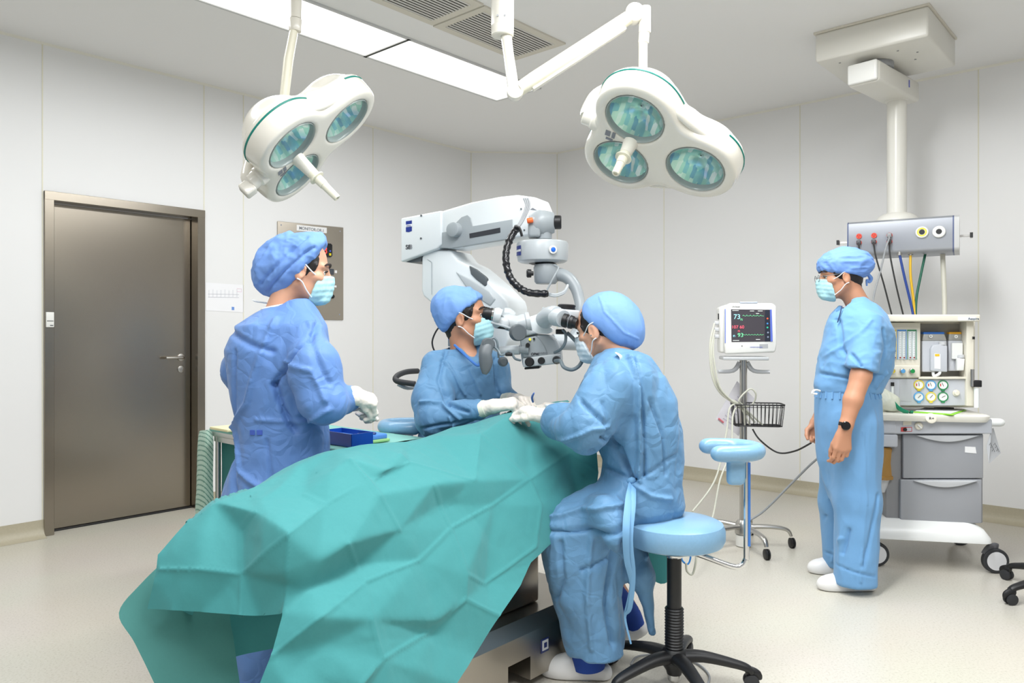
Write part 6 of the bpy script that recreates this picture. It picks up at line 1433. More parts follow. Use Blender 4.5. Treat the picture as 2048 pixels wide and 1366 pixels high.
class Head:
    def __init__(s, root, C, fwd, skin, sc_=1.0, roll=0.0):
        s.root = root; s.C = Vector(C); x = Vector(fwd).normalized(); y = Vector((0, 0, 1)).cross(x).normalized(); z = x.cross(y)
        if roll: q = Matrix.Rotation(roll, 3, x); y = q @ y; z = q @ z
        s.R = Matrix((x, y, z)).transposed(); s.k = sc_; s.skin = skin
    def T(s, p): return s.C+s.R @ (Vector(p)*s.k)
    def E(s, c, r, rot=None):
        R = s.R if rot is None else s.R @ Euler(rot).to_matrix()
        return ell(s.T(c), tuple(v*s.k for v in r), R)
    def K(s, a, b, ra, rb=None): return cap(s.T(a), s.T(b), ra*s.k, None if rb is None else rb*s.k)
    def pl(s, p, n): return plane(s.T(p), s.R @ Vector(n))
    def ops(s, neck=(-0.055, 0, -0.20), nr=0.052):
        o = [('u', 0, s.E((-0.014, 0, 0.035), (0.098, 0.078, 0.088))), ('u', 0.03, s.E((0.028, 0, -0.03), (0.062, 0.058, 0.08))), ('u', 0.02, s.K((0.064, 0, -0.098), (0.058, 0, -0.098), 0.018))]
        for t in (-1, 1):
            o += [('u', 0.02, s.K((-0.005, t*0.055, -0.05), (0.045, t*0.022, -0.098), 0.018, 0.014)), ('u', 0.012, s.K((0.078, t*0.012, 0.024), (0.066, t*0.05, 0.022), 0.011, 0.009)), ('u', 0.015, s.K((0.062, t*0.045, -0.022), (0.05, t*0.055, -0.02), 0.015))]
        for t in (-1, 1): o.append(('s', 0.012, s.E((0.094, t*0.031, 0.001), (0.014, 0.018, 0.011))))
        o += [('u', 0.012, s.K((0.088, 0, 0.012), (0.106, 0, -0.024), 0.007, 0.010)), ('u', 0.006, s.K((0.096, -0.010, -0.032), (0.096, 0.010, -0.032), 0.009)), ('u', 0.006, s.K((0.086, -0.018, -0.060), (0.086, 0.018, -0.060), 0.006)), ('u', 0.006, s.K((0.083, -0.015, -0.070), (0.083, 0.015, -0.070), 0.0065))]
        for t in (-1, 1):   # ears: shell with a hollow
            o += [('u', 0.004, s.E((-0.010, t*0.083, -0.012), (0.021, 0.009, 0.033), (0, 0.15, t*0.35))), ('s', 0.004, s.E((-0.004, t*0.092, -0.010), (0.010, 0.006, 0.019))), ('u', 0.003, s.K((0.008, t*0.081, -0.018), (0.006, t*0.080, -0.006), 0.004))]
        n = Vector(neck)
        o += [('u', 0.035, s.K((-0.035, 0, -0.05), neck, nr*0.98, nr*1.05))]
        return o
    def face(s, lid=True, blink=0.0):
        for t in (-1, 1):
            MB().lathe(s.T((0.070, t*0.031, 0.001)), s.R @ Vector((1, t*0.12, 0)), [(-0.012*s.k, 0.004), (-0.006, 0.0105*s.k), (0, 0.0122*s.k), (0.006, 0.0105*s.k), (0.0105, 0.0062*s.k)], n=20).build('eye', eye_w, s.root)
            MB().lathe(s.T((0.0805, t*0.0325, 0.0005)), s.R @ Vector((1, t*0.12, 0)), [(0, 0.006*s.k), (0.0018, 0.004*s.k), (0.0022, 0.0005)], n=16).build('iris', iris, s.root)
            MB().tube([s.T((0.083, t*0.017, 0.004)), s.T((0.0875, t*0.027, 0.0085)), s.T((0.084, t*0.040, 0.008)), s.T((0.076, t*0.050, 0.002))], 0.0022, n=8, sub=4).build('eyelid', brow_m, s.root)
            MB().tube([s.T((0.096, t*0.013, 0.027)), s.T((0.0935, t*0.030, 0.034)), s.T((0.082, t*0.048, 0.032)), s.T((0.072, t*0.056, 0.025))], [0.003, 0.0045, 0.0045, 0.0015], n=8, sub=4, flat=1.0).build('eyebrow', brow_m, s.root)
    def mask(s, m=None, up=-0.006, mx=0.056):
        o = [('u', 0, s.E((0.036, 0, -0.052), (0.074, 0.067, 0.076))), ('u', 0.03, s.K((0.103, 0, -0.020), (0.092, 0, -0.075), 0.016, 0.020)), ('u', 0.02, s.K((0.085, -0.02, -0.095), (0.085, 0.02, -0.095), 0.016)),
             ('i', 0.004, s.pl((0.10, 0, up), (-0.18, 0, 1))), ('i', 0.004, s.pl((0.06, 0, -0.122), (0.25, 0, -1))), ('i', 0.004, s.pl((mx, 0, -0.02), (-1, 0, 0.26)))]
        c = s.T((0.06, 0, -0.06)); lo = c-Vector((0.11, 0.11, 0.11)); hi = c+Vector((0.11, 0.11, 0.11))
        f = field(o); pos, fs = snet(f, lo, hi, 0.0035); pos = lap(pos, fs, 1, 0.5)
        loc = (pos-np.array(s.C[:]))@np.array(s.R)
        nr = npn(pos, fs); pl_ = 0.0009*np.sin((loc[:, 2]-0.25*loc[:, 0])*2*PI/0.021)*np.clip((loc[:, 0]-0.03)/0.03, 0, 1)
        pos = pos+nr*(pl_+wrinkle(pos, amp=0.002, sc=35, seed=3))[:, None]
        mk = link_mesh('face_mask', pos.tolist(), fs.tolist(), m or mask_m, s.root, smooth=True)
        for t in (-1, 1):
            MB().tube([s.T((mx+0.003, t*0.058, -0.022)), s.T((0.026, t*0.078, -0.002)), s.T((0.002, t*0.090, 0.016)), s.T((-0.022, t*0.090, 0.022))], 0.0022, n=6, sub=4).build('mask_strap', strap_m, mk)
            MB().tube([s.T((mx-0.014, t*0.056, -0.094)), s.T((0.020, t*0.072, -0.072)), s.T((0.0, t*0.088, -0.046)), s.T((-0.018, t*0.090, -0.038))], 0.0022, n=6, sub=4).build('mask_strap', strap_m, mk)
        return mk
    def hair(s, cut=((0.034, 0, -0.02), (1.0, 0, -0.35)), low=-0.085):
        o = [('u', 0, s.E((-0.018, 0, 0.03), (0.1, 0.082, 0.092))), ('u', 0.02, s.K((-0.055, 0, -0.03), (-0.05, 0, -0.06), 0.050, 0.042)), ('u', 0.01, s.K((0.045, -0.070, 0.02), (0.04, -0.068, -0.0), 0.008, 0.004)), ('u', 0.01, s.K((0.045, 0.070, 0.02), (0.04, 0.068, -0.0), 0.008, 0.004)), ('i', 0.006, s.pl(*cut)), ('i', 0.004, s.pl((0, 0, low), (0, 0, -1)))]
        for t in (-1, 1): o.append(('s', 0.004, s.E((0.002, t*0.088, -0.014), (0.028, 0.02, 0.042))))
        c = s.C
        return sc('hair', o, c, 0.15, 0.0045, hair_m, s.root, wr=dict(amp=0.002, sc=60))
    def cap_(s, m, extra=(), pt=(0.085, 0, 0.068), n=(0.52, 0, -0.854), base=((-0.02, 0, 0.045), (0.117, 0.094, 0.092)), wr=dict(amp=0.006, sc=16, seed=4), rad=0.22, h=0.005, band=True, folds=None):
        o = [('u', 0, s.E(*base))]+[('u', 0.03, e) for e in extra]+[('i', 0.012, s.pl(pt, n))]
        loN = Vector(n)
        return sc('surgical_cap', o, s.C, rad, h, m, s.root, wr=wr, folds=folds)

def hand_ops(w, d, n, ts, curl=(30, 35, 25), sc_=1.0, grow=0.0, thumb=(0.7, 0.55, 0.45), spread=0.0):
    """w wrist, d towards the fingers, n the way the palm faces, ts +1 / -1 which side the thumb leaves"""
    w = Vector(w); d = Vector(d).normalized(); n = (Vector(n)-d*Vector(n).dot(d)).normalized(); sd = d.cross(n)*ts; o = []
    L = 0.082*sc_; k = sc_
    offs = (0.030, 0.010, -0.010, -0.028); ln = ((0.042, 0.026, 0.021), (0.046, 0.030, 0.022), (0.043, 0.028, 0.021), (0.034, 0.021, 0.018))
    for i, (of, l) in enumerate(zip(offs, ln)):
        kn = w+d*(L*(1.0 if i in (1, 2) else 0.94 if i == 0 else 0.88))+sd*of*k-n*0.002
        o.append(('u', 0.014, cap(w+sd*of*0.5*k+d*0.008, kn, 0.0155*k+grow, 0.0115*k+grow)))
    for i, (of, l) in enumerate(zip(offs, ln)):
        kn = w+d*(L*(1.0 if i in (1, 2) else 0.94 if i == 0 else 0.88))+sd*of*k-n*0.002
        a = 0; p = kn; dd = (d+sd*(of*spread*12)).normalized()
        for j in range(3):
            a += math.radians(curl[j]*(1+0.12*(i-1.5)) if not isinstance(curl[j], (list, tuple)) else curl[j][i]); q = p+(dd*math.cos(a)+n*math.sin(a))*l[j]*k
            o.append(('u', 0.004 if j == 0 else 0.005, cap(p, q, (0.0092-0.0008*j)*k+grow, (0.0086-0.0009*j)*k+grow))); p = q
    b = w+d*0.022*k+sd*0.020*k+n*0.006; t1 = b+(d*thumb[0]*0.7+sd*thumb[1]+n*thumb[2]*0.6).normalized()*0.044*k; t2 = t1+(d*thumb[0]+sd*thumb[1]*0.35+n*thumb[2]).normalized()*0.032*k; t3 = t2+(d*thumb[0]*1.2+n*thumb[2]*0.9-sd*0.12).normalized()*0.024*k
    o += [('u', 0.014, cap(b, t1, 0.0150*k+grow, 0.0115*k+grow)), ('u', 0.006, cap(t1, t2, 0.0112*k+grow, 0.0098*k+grow)), ('u', 0.005, cap(t2, t3, 0.0098*k+grow, 0.0078*k+grow))]
    return o
def glove(root, w, d, n, ts, arm_from, **k):
    """glove with its cuff reaching back over the sleeve end"""
    w = Vector(w); o = hand_ops(w, d, n, ts, grow=0.0012, **k); b = Vector(arm_from)
    o.append(('u', 0.02, cap(w, w*0.5+b*0.5, 0.027, 0.033)))
    g = sc('surgical_glove', o, w+Vector(d).normalized()*0.05, 0.17, 0.0032, glove_m, root, wr=dict(amp=0.0018, sc=55, seed=8))
    c0 = w*0.62+b*0.38
    dr = (b-w).normalized()
    MB().lathe(c0, dr, [(0, 0.029), (0.004, 0.0345), (0.022, 0.0355), (0.045, 0.0365), (0.05, 0.0375), (0.052, 0.035), (0.02, 0.033)], n=28, cap=False).build('glove_cuff', cuff_m, g)
    return g
def clog(root, heel, d, length=0.27, name='clog', tilt=0.0, m=None):
    """open-heeled clog, heel = floor point below the heel, d = toe direction"""
    h = Vector(heel); x = Vector(d).normalized(); y = Vector((0, 0, 1)).cross(x).normalized(); z = x.cross(y); L = length
    T = lambda a, b, c: h+x*a+y*b+z*c
    R = Matrix((x, y, z)).transposed()
    o = [('u', 0, ell(T(L*0.72, 0, 0.028), (0.085, 0.047, 0.05), R)), ('u', 0.02, ell(T(L*0.5, 0, 0.045), (0.075, 0.043, 0.05), R)), ('u', 0.015, cap(T(0.035, 0.0, 0.022), T(L*0.6, 0, 0.022), 0.036, 0.040)), ('u', 0.01, cap(T(0.03, 0.02, 0.035), T(0.12, 0.03, 0.045), 0.014)), ('u', 0.01, cap(T(0.03, -0.02, 0.035), T(0.12, -0.03, 0.045), 0.014)),
         ('i', 0.004, plane(T(0, 0, 0.002), -z)), ('s', 0.008, ell(T(0.075, 0, 0.085), (0.075, 0.026, 0.055), R))]
    c = sc(name, o, T(L*0.48, 0, 0.05), 0.2, 0.005, m or clog_m, root)
    MB().lathe(T(0.10, 0, 0.0), z, [(0.0, 0.033), (0.006, 0.034)], n=20).build('sole', sole_m, c)
    return c
def px2(Y, pts): return [(P(x, y, Y).x, P(x, y, Y).z) for x, y in pts]
def folds_px(Y, L): return [(px2(Y, pts), w, a) for pts, w, a in L]
def loft_px(Y, rows, dx=0.0, yaw=0.0):
    """rows = (py, px centre, px half width, depth half width in m, depth shift)"""
    return loft([(P(cx_, y, Y).z, P(cx_, y, Y).x, Y+(r[0] if r else 0), rx/F*Y, ry) for y, cx_, rx, ry, *r in rows], yaw)
def R_(px_, Y): return px_/F*Y
def torso_core(o, Y, pts):
    for a, b, ra, rb in pts: o.append(('u', 0.05, cap(P(*a), P(*b), ra, rb)))
    return o

# ---------------- the standing nurse on the left
Y0 = 2.68
nu = thing('person', (P(560, 900, Y0).x, Y0, 0), 'person standing at the left in a violet-blue gown and bulging blue cap, seen from behind', 'person')
hd = Head(nu, P(604, 541, 2.70), (0.94, 0.33, -0.14), skin_n, 0.98)
ops = hd.ops(neck=(-0.06, 0, -0.17), nr=0.047)
ops = torso_core(ops, Y0, [((584, 660, 2.70), (570, 720, 2.70), 0.05, 0.09), ((570, 700, 2.70), (565, 900, 2.70), 0.11, 0.11)])
ops += [('u', 0.03, cap(P(540, 900, Y0), (P(540, 900, Y0).x, Y0, 0.09), 0.08, 0.045)), ('u', 0.03, cap(P(590, 900, Y0), (P(590, 900, Y0).x, Y0-0.06, 0.09), 0.08, 0.045))]
def body(root, hd_, ops, lo, hi, m, h=0.0045): return sculpt('body', ops, lo, hi, h, m, root)
lo = (P(430, 0, Y0).x, Y0-0.26, 0.04); hi = (P(720, 0, Y0).x, Y0+0.26, 1.66)
body(nu, hd, ops, lo, hi, skin_n)
hd.face(); hd.mask(); hd.hair()
ang = math.radians(-30); Rc = Matrix.Rotation(ang, 3, 'Y')
q = P(582, 527, 2.705)
sc('surgical_cap', [('u', 0, ell(q, (0.136, 0.112, 0.104), Rc)), ('u', 0.04, ell(P(556, 556, 2.72), (0.075, 0.085, 0.062), Rc)), ('u', 0.03, ell(P(616, 500, 2.70), (0.075, 0.098, 0.055), Rc)), ('i', 0.012, plane(P(620, 526, 2.70), (0.74, 0.18, -0.62)))], q, 0.2, 0.005, cap_m2, nu, wr=dict(amp=0.010, sc=14, seed=4, stretch=(0.7, 0.7, 1.0)), folds=folds_px(2.7, [([(535, 570), (580, 530), (625, 480)], 0.012, -0.007), ([(545, 585), (600, 535), (640, 500)], 0.010, -0.007), ([(528, 545), (560, 490), (590, 468)], 0.010, 0.006)]))
g = [('u', 0, loft_px(Y0, [(598, 592, 30, 0.065), (618, 582, 55, 0.10), (650, 562, 92, 0.155), (700, 556, 104, 0.175), (760, 560, 98, 0.17), (830, 564, 90, 0.155), (880, 566, 90, 0.155), (950, 556, 96, 0.17), (1040, 546, 108, 0.19), (1340, 546, 104, 0.19)])),
     ('u', 0.05, cap(P(505, 682, 2.78), P(478, 745, 2.84), 0.075, 0.07)), ('u', 0.04, cap(P(478, 745, 2.84), P(500, 810, 2.90), 0.065, 0.055)),
     ('u', 0.06, cap(P(612, 668, 2.58), P(628, 740, 2.53), R_(38, 2.55), R_(50, 2.55))), ('u', 0.035, cap(P(630, 735, 2.52), P(642, 800, 2.50), R_(50, 2.5), R_(45, 2.5))), ('u', 0.03, cap(P(645, 806, 2.50), P(700, 796, 2.60), R_(40, 2.5), R_(26, 2.6))),
     ('s', 0.02, hd.K((-0.05, 0, -0.10), (-0.06, 0, -0.17), 0.062, 0.058))]
nf = folds_px(Y0, [([(470, 660), (540, 690), (575, 700)], 0.02, -0.010), ([(575, 640), (520, 800), (480, 850)], 0.018, 0.010), ([(655, 640), (650, 680), (590, 745), (578, 765)], 0.016, -0.016), ([(650, 680), (690, 760)], 0.014, -0.008), ([(578, 765), (600, 830), (612, 850)], 0.02, -0.018), ([(480, 850), (500, 930), (560, 960)], 0.018, 0.010), ([(500, 700), (490, 830)], 0.012, -0.008), ([(540, 830), (650, 838)], 0.012, 0.006), ([(560, 870), (575, 960), (570, 1010)], 0.012, -0.007), ([(560, 960), (650, 950)], 0.014, 0.008), ([(600, 720), (660, 735), (685, 790)], 0.014, 0.008), ([(640, 835), (690, 805)], 0.014, 0.008), ([(470, 900), (500, 990)], 0.02, -0.01)])
gw = sculpt('surgical_gown', g, (P(410, 0, Y0).x, 2.25, 0.10), (P(745, 0, Y0).x, 3.10, 1.48), 0.0068, gown_b, nu, wr=dict(paper=1, amp=0.028, sc=5.0, stretch=(1, 1, 0.5), seed=22), folds=nf, steps=[(px2(2.55, [(612, 640), (630, 672), (592, 740), (590, 830)]), 0.008, 0.12)])
ring = [hd.T((-0.055+0.058*math.cos(a), 0.060*math.sin(a), -0.145+0.020*math.cos(a))) for a in np.linspace(0, 2*PI, 28, endpoint=False)]
MB().tube(ring, 0.007, n=8, closed=True, flat=1.6).build('white_collar', strap_m, gw)
MB().tube([P(540, 607, 2.78), P(515, 603, 2.80), P(506, 600, 2.82)], [0.008, 0.012, 0.006], n=8, sub=4, flat=0.3).build('collar_tab', strap_m, gw)
# the two small printed squares on the gown's back sit on its surface
def on_surf(o, x, y, Yg):
    me = o.data; M = wmat(o); best = None; tgt = None
    d = Vector(((x-CX)/F, 1, -(y-HY)/F)).normalized(); e = Vector((0, 0, EYE)); mi = M.inverted()
    ok, loc, nr, ix_ = o.ray_cast(mi @ e, (mi.to_3x3() @ d).normalized())
    return (M @ loc, nr) if ok else (P(x, y, Yg), Vector((0, -1, 0)))
bpy.context.view_layer.update()
for x in (505, 519.5):
    q, nn = on_surf(gw, x, 865, Y0-0.15); ax_ = Vector((0, 0, 1)).cross(nn).normalized(); MB().box(q+nn*0.001, (0.018, 0.003, 0.016), Matrix((ax_, -nn, Vector((0, 0, 1)))).transposed()).build('printed_square', mat('print_blue', (64, 92, 180), rough=0.7), gw, smooth=0)
glove(nu, P(708, 789, 2.58), (0.72, 0.35, -0.30), (-0.35, 0.45, -1), -1, P(680, 801, 2.55), curl=(70, 60, 40), sc_=0.9, thumb=(0.9, 0.1, 0.6))
glove(nu, P(706, 806, 2.76), (0.8, -0.3, -0.1), (-0.2, 0.1, -1), 1, P(678, 813, 2.82), curl=(70, 60, 40), sc_=0.85, thumb=(0.9, 0.1, 0.6))
MB().tube([P(500, 810, 2.9), P(600, 825, 2.92), P(690, 808, 2.82)], [0.055, 0.048, 0.036], n=20, sub=4).build('far_sleeve', gown_b, gw)
for s, x in ((1, 535), (-1, 590)):
    clog(nu, (P(x, 0, Y0).x-0.05, Y0-0.03*s, 0), (0.8, 0.57, 0))

# ---------------- the seated surgeon behind the table
Y0 = 3.40
su = thing('person', (P(925, 900, Y0).x, Y0, 0), 'person in a light blue gown seated behind the drape, looking right into the microscope', 'person')
hd = Head(su, P(931, 635, 3.38), (0.98, -0.14, 0.10), skin_m, 1.02)
ops = hd.ops(neck=(-0.02, 0, -0.19), nr=0.050)
ops = torso_core(ops, Y0, [((940, 735, 3.38), (928, 780, 3.42), 0.055, 0.09), ((930, 760, 3.42), (915, 900, 3.46), 0.13, 0.12), ((915, 940, 3.42), (1000, 975, 3.30), 0.08, 0.07)])
ops += [('u', 0.03, cap(P(1000, 975, 3.3), (P(1000, 0, 3.3).x, 3.36, 0.09), 0.06, 0.042))]
body(su, hd, ops, (P(850, 0, Y0).x, 3.1, 0.03), (P(1060, 0, Y0).x, 3.66, 1.52), skin_m)
hd.face(); hd.mask(); hd.hair(low=-0.11)
cp = hd.cap_(cap_m, extra=[hd.E((-0.06, 0, 0.055), (0.085, 0.088, 0.075)), hd.E((-0.075, 0, 0.0), (0.05, 0.075, 0.07))], pt=(0.085, 0, 0.078), n=(0.60, 0, -0.80), wr=dict(amp=0.007, sc=15, seed=14, stretch=(1, 1, 0.6)))
MB().tube([P(916, 665, 3.42), P(903, 667, 3.44), P(897, 676, 3.45), P(905, 684, 3.45), P(914, 672, 3.43), P(908, 690, 3.44), P(914, 700, 3.43)], 0.0035, n=6, sub=5).build('cap_tie', cap_m, cp)
g = [('u', 0, loft_px(Y0, [(688, 928, 26, 0.07), (704, 930, 58, 0.11), (725, 930, 78, 0.13), (760, 926, 86, 0.145), (810, 922, 84, 0.145), (870, 915, 82, 0.15), (960, 915, 86, 0.17)])),
     ('u', 0.04, cap(P(872, 735, 3.32), P(866, 800, 3.22), R_(34, 3.3), R_(38, 3.3))), ('u', 0.03, cap(P(866, 806, 3.21), P(868, 838, 3.16), R_(38, 3.2), R_(34, 3.2))), ('u', 0.03, cap(P(872, 838, 3.15), P(955, 820, 3.10), R_(33, 3.15), R_(23, 3.1))),
     ('u', 0.04, cap(P(995, 735, 3.42), P(1005, 775, 3.38), R_(24, 3.4), R_(20, 3.4))), ('u', 0.03, cap(P(1003, 782, 3.36), P(1030, 800, 3.28), R_(20, 3.4), 0.035)),
     ('u', 0.05, cap(P(920, 935, 3.36), P(1010, 965, 3.25), 0.12, 0.10)), ('u', 0.05, cap(P(1010, 965, 3.25), P(1015, 1100, 3.3), 0.10, 0.11)),
     ('s', 0.012, cap(P(940, 692, 3.34), P(956, 726, 3.24), 0.045, 0.012)), ('s', 0.015, hd.K((-0.03, 0, -0.08), (-0.05, 0, -0.15), 0.064, 0.056))]
sf = folds_px(3.25, [([(890, 705), (880, 760), (900, 800)], 0.016, -0.012), ([(885, 715), (930, 790)], 0.012, 0.008), ([(848, 800), (890, 800), (925, 830)], 0.014, 0.010), ([(850, 850), (900, 840), (950, 835)], 0.012, -0.010), ([(900, 800), (940, 815)], 0.014, -0.012), ([(988, 720), (995, 790)], 0.012, -0.012), ([(940, 740), (960, 790)], 0.01, 0.006), ([(905, 825), (915, 850)], 0.01, 0.008), ([(850, 860), (830, 840)], 0.014, -0.01)])
gw = sculpt('surgical_gown', g, (P(800, 0, Y0).x, 2.95, 0.35), (P(1060, 0, Y0).x, 3.66, 1.26), 0.006, gown_l, su, wr=dict(paper=1, amp=0.022, sc=7, stretch=(1, 1, 0.6), seed=41), folds=sf)
MB().tube([P(909, 690, 3.32), P(925, 705, 3.27), P(943, 722, 3.235), P(957, 731, 3.225), P(962, 715, 3.25), P(966, 700, 3.29)], 0.0055, n=6, sub=5, flat=1.0).build('neckline_band', mat('band_blue', (70, 124, 200), rough=0.7), gw)
glove(su, P(985, 813, 3.08), (0.95, -0.05, 0.12), (0.15, 0.35, -1), 1, P(952, 821, 3.10), curl=((40, 45, 60, 65), (35, 40, 50, 55), (20, 20, 30, 35)), thumb=(0.9, 0.25, 0.5), sc_=1.1)
glove(su, P(1035, 801, 3.24), (0.5, -0.85, 0.1), (-0.1, -0.1, -1), -1, P(1012, 800, 3.32), curl=(45, 40, 25), sc_=1.0)
clog(su, (P(1010, 0, 3.3).x-0.05, 3.40, 0), (0.9, -0.4, 0))

# ---------------- the assistant on the front stool
Y0 = 2.86
asn = thing('person', (P(1270, 1000, Y0).x, Y0, 0), 'person in crumpled light blue gown seated on the front stool, back turned to the camera', 'person')
hd = Head(asn, P(1202, 659, 2.93), (-0.80, 0.55, -0.24), skin_n, 1.0)
ops = hd.ops(neck=(-0.07, 0, -0.165), nr=0.048)
ops = torso_core(ops, Y0, [((1250, 775, 2.88), (1275, 860, 2.86), 0.05, 0.10), ((1275, 860, 2.86), (1285, 985, 2.86), 0.11, 0.12), ((1270, 1000, 2.80), (1140, 1050, 2.76), 0.08, 0.065)])
ops += [('u', 0.03, cap(P(1140, 1055, 2.76), P(1178, 1300, 2.82), 0.06, 0.04)), ('u', 0.03, cap(P(1270, 1000, 2.94), P(1160, 1060, 3.05), 0.08, 0.06)), ('u', 0.03, cap(P(1160, 1065, 3.05), P(1262, 1225, 2.98), 0.055, 0.035))]
body(asn, hd, ops, (P(1060, 0, Y0).x, 2.62, 0.06), (P(1370, 0, Y0).x, 3.2, 1.46), skin_n, 0.005)
hd.face(); hd.mask(mat('white_mask', (214, 226, 234), rough=0.7)); hd.hair()
Rc = Matrix.Rotation(math.radians(37), 3, 'Y'); q = P(1223, 641, 2.93)
cp = sc('surgical_cap', [('u', 0, ell(q, (0.122, 0.115, 0.106), Rc)), ('u', 0.05, ell(P(1244, 664, 2.93), (0.080, 0.10, 0.070), Rc)), ('i', 0.010, plane(P(1186, 656, 2.90), (-0.66, -0.10, -0.76)))], q, 0.2, 0.005, cap_m, asn, wr=dict(amp=0.005, sc=10, seed=24), folds=folds_px(2.85, [([(1200, 592), (1208, 625), (1245, 665), (1276, 678)], 0.007, 0.003)]))
MB().lathe(P(1182, 671, 2.835), (0, -1, 0), [(0, 0.0035), (0.003, 0.003)], n=10).build('earring', steel_l, asn)
g = [('u', 0, loft_px(Y0, [(697, 1244, 34, 0.06), (712, 1244, 58, 0.10), (750, 1250, 82, 0.15), (800, 1262, 90, 0.175), (860, 1278, 84, 0.175), (920, 1286, 78, 0.165), (970, 1290, 76, 0.165), (1010, 1290, 76, 0.185), (1036, 1286, 68, 0.17)])),
     ('u', 0.06, cap(P(1222, 775, 2.74), P(1176, 852, 2.68), R_(52, 2.7), R_(54, 2.7))), ('u', 0.03, cap(P(1172, 862, 2.68), P(1110, 842, 2.84), R_(44, 2.7), R_(28, 2.86))),
     ('u', 0.05, cap(P(1205, 760, 3.02), P(1165, 830, 3.08), 0.075, 0.06)), ('u', 0.03, cap(P(1165, 832, 3.08), P(1125, 825, 3.10), 0.055, 0.035)),
     ('u', 0.07, cap(P(1275, 1000, 2.80), P(1140, 1052, 2.76), 0.115, 0.095)), ('u', 0.05, cap(P(1265, 1005, 2.95), P(1165, 1055, 3.03), 0.11, 0.085)),
     ('u', 0.05, loft_px(2.79, [(1050, 1160, 82, 0.13), (1120, 1163, 84, 0.15), (1180, 1172, 78, 0.15), (1240, 1184, 66, 0.14), (1300, 1190, 58, 0.13)])),
     ('u', 0.05, cap(P(1215, 1030, 2.66), P(1236, 1075, 2.58), 0.07, 0.035)), ('u', 0.03, cap(P(1236, 1075, 2.58), P(1256, 1120, 2.62), 0.03, 0.02)), ('u', 0.03, cap(P(1262, 1060, 2.86), P(1280, 1150, 2.80), 0.05, 0.05)), ('u', 0.03, cap(P(1280, 1150, 2.80), P(1305, 1265, 2.80), 0.04, 0.022)),
     ('s', 0.015, hd.K((-0.05, 0, -0.07), (-0.06, 0, -0.115), 0.054, 0.046))]
af = folds_px(2.7, [([(1262, 716), (1272, 760), (1276, 830), (1282, 900), (1278, 960)], 0.014, 0.016), ([(1268, 716), (1284, 830), (1288, 950)], 0.014, -0.016), ([(1262, 960), (1210, 940), (1180, 900)], 0.018, -0.012), ([(1262, 955), (1230, 900), (1200, 800)], 0.014, -0.008), ([(1262, 962), (1330, 930), (1362, 915)], 0.014, -0.009), ([(1262, 965), (1300, 990), (1350, 1000)], 0.016, 0.010), ([(1160, 800), (1205, 840), (1215, 870)], 0.015, -0.012), ([(1120, 880), (1180, 850), (1215, 850)], 0.014, 0.010), ([(1200, 870), (1240, 900), (1262, 960)], 0.018, -0.016), ([(1100, 1060), (1200, 1050), (1262, 1030)], 0.02, -0.014), ([(1090, 1040), (1180, 1010), (1240, 1000)], 0.014, 0.010), ([(1120, 1080), (1125, 1150), (1110, 1200)], 0.016, -0.010), ([(1180, 1070), (1170, 1180), (1180, 1290)], 0.018, 0.010), ([(1235, 1060), (1215, 1200), (1230, 1285)], 0.022, -0.016), ([(1160, 1130), (1220, 1110)], 0.014, -0.010), ([(1300, 800), (1330, 870), (1340, 950)], 0.014, -0.010), ([(1320, 1090), (1300, 1130)], 0.01, 0.01)])
gw = sculpt('surgical_gown', g, (P(1040, 0, Y0).x, 2.40, 0.07), (P(1400, 0, Y0).x, 3.25, 1.25), 0.0065, gown_l, asn, wr=dict(paper=1, amp=0.030, sc=6.5, stretch=(1, 1, 0.6), seed=61), folds=af, steps=[(px2(2.7, [(1262, 716), (1268, 760), (1266, 830), (1272, 900), (1266, 955)]), 0.016, 0.11)])
bpy.context.view_layer.update()
def surf_path(o, pts, off, Yg): 
    out = []
    for x, y in pts:
        q, nn = on_surf(o, x, y, Yg); out.append(q+Vector((0, -1, 0))*off)
    return out
tie_m = mat('gown_tie', (112, 160, 200), rough=0.7)
a = surf_path(gw, [(1262, 962)], 0.008, 2.66)[0]; Yt = a.y
MB().tube([a, P(1257, 1000, min(Yt-0.012, 2.60)), P(1252, 1060, 2.52), P(1254, 1120, 2.53), P(1264, 1165, 2.56), P(1258, 1200, 2.58), P(1250, 1228, 2.6)], [0.010, 0.012, 0.012, 0.010, 0.009, 0.007, 0.005], n=8, sub=5, flat=0.16, up=(0, 1, 0)).build('waist_tie', tie_m, gw)
MB().tube([P(1268, 965, Yt), P(1266, 1010, 2.59), P(1260, 1080, 2.53), P(1266, 1150, 2.55), P(1260, 1215, 2.58), P(1250, 1235, 2.6), P(1262, 1288, 2.6)], [0.010, 0.010, 0.010, 0.009, 0.008, 0.004, 0.003], n=8, sub=5, flat=0.2, up=(0, 1, 0)).build('waist_tie', tie_m, gw)
MB().tube([a+Vector((-0.012, -0.004, 0)), a+Vector((0, -0.012, 0.006)), a+Vector((0.014, -0.004, 0.002))], [0.008, 0.013, 0.008], n=10, sub=4).build('tie_knot', tie_m, gw)
q, nn = on_surf(gw, 1238, 712, 2.8); MB().tube([q+Vector((-0.012, 0.0, 0.012)), q+Vector((0.004, -0.010, 0.0)), q+Vector((0.006, -0.010, -0.014))], [0.008, 0.014, 0.012], n=8, sub=3, flat=0.3).build('collar_tab', mat('tab_pale', (196, 214, 232), rough=0.6), gw)
glove(asn, P(1088, 832, 2.90), (-0.80, 0.55, 0.22), (-0.1, 0.1, -1), 1, P(1118, 846, 2.84), curl=((45, 40, 50, 55), (40, 40, 45, 50), (20, 25, 30, 30)), thumb=(0.9, 0.3, 0.4), sc_=1.05)
glove(asn, P(1128, 818, 3.14), (-0.9, -0.1, 0.15), (0, 0, -1), -1, P(1150, 822, 3.12), curl=(35, 35, 20), sc_=0.95)
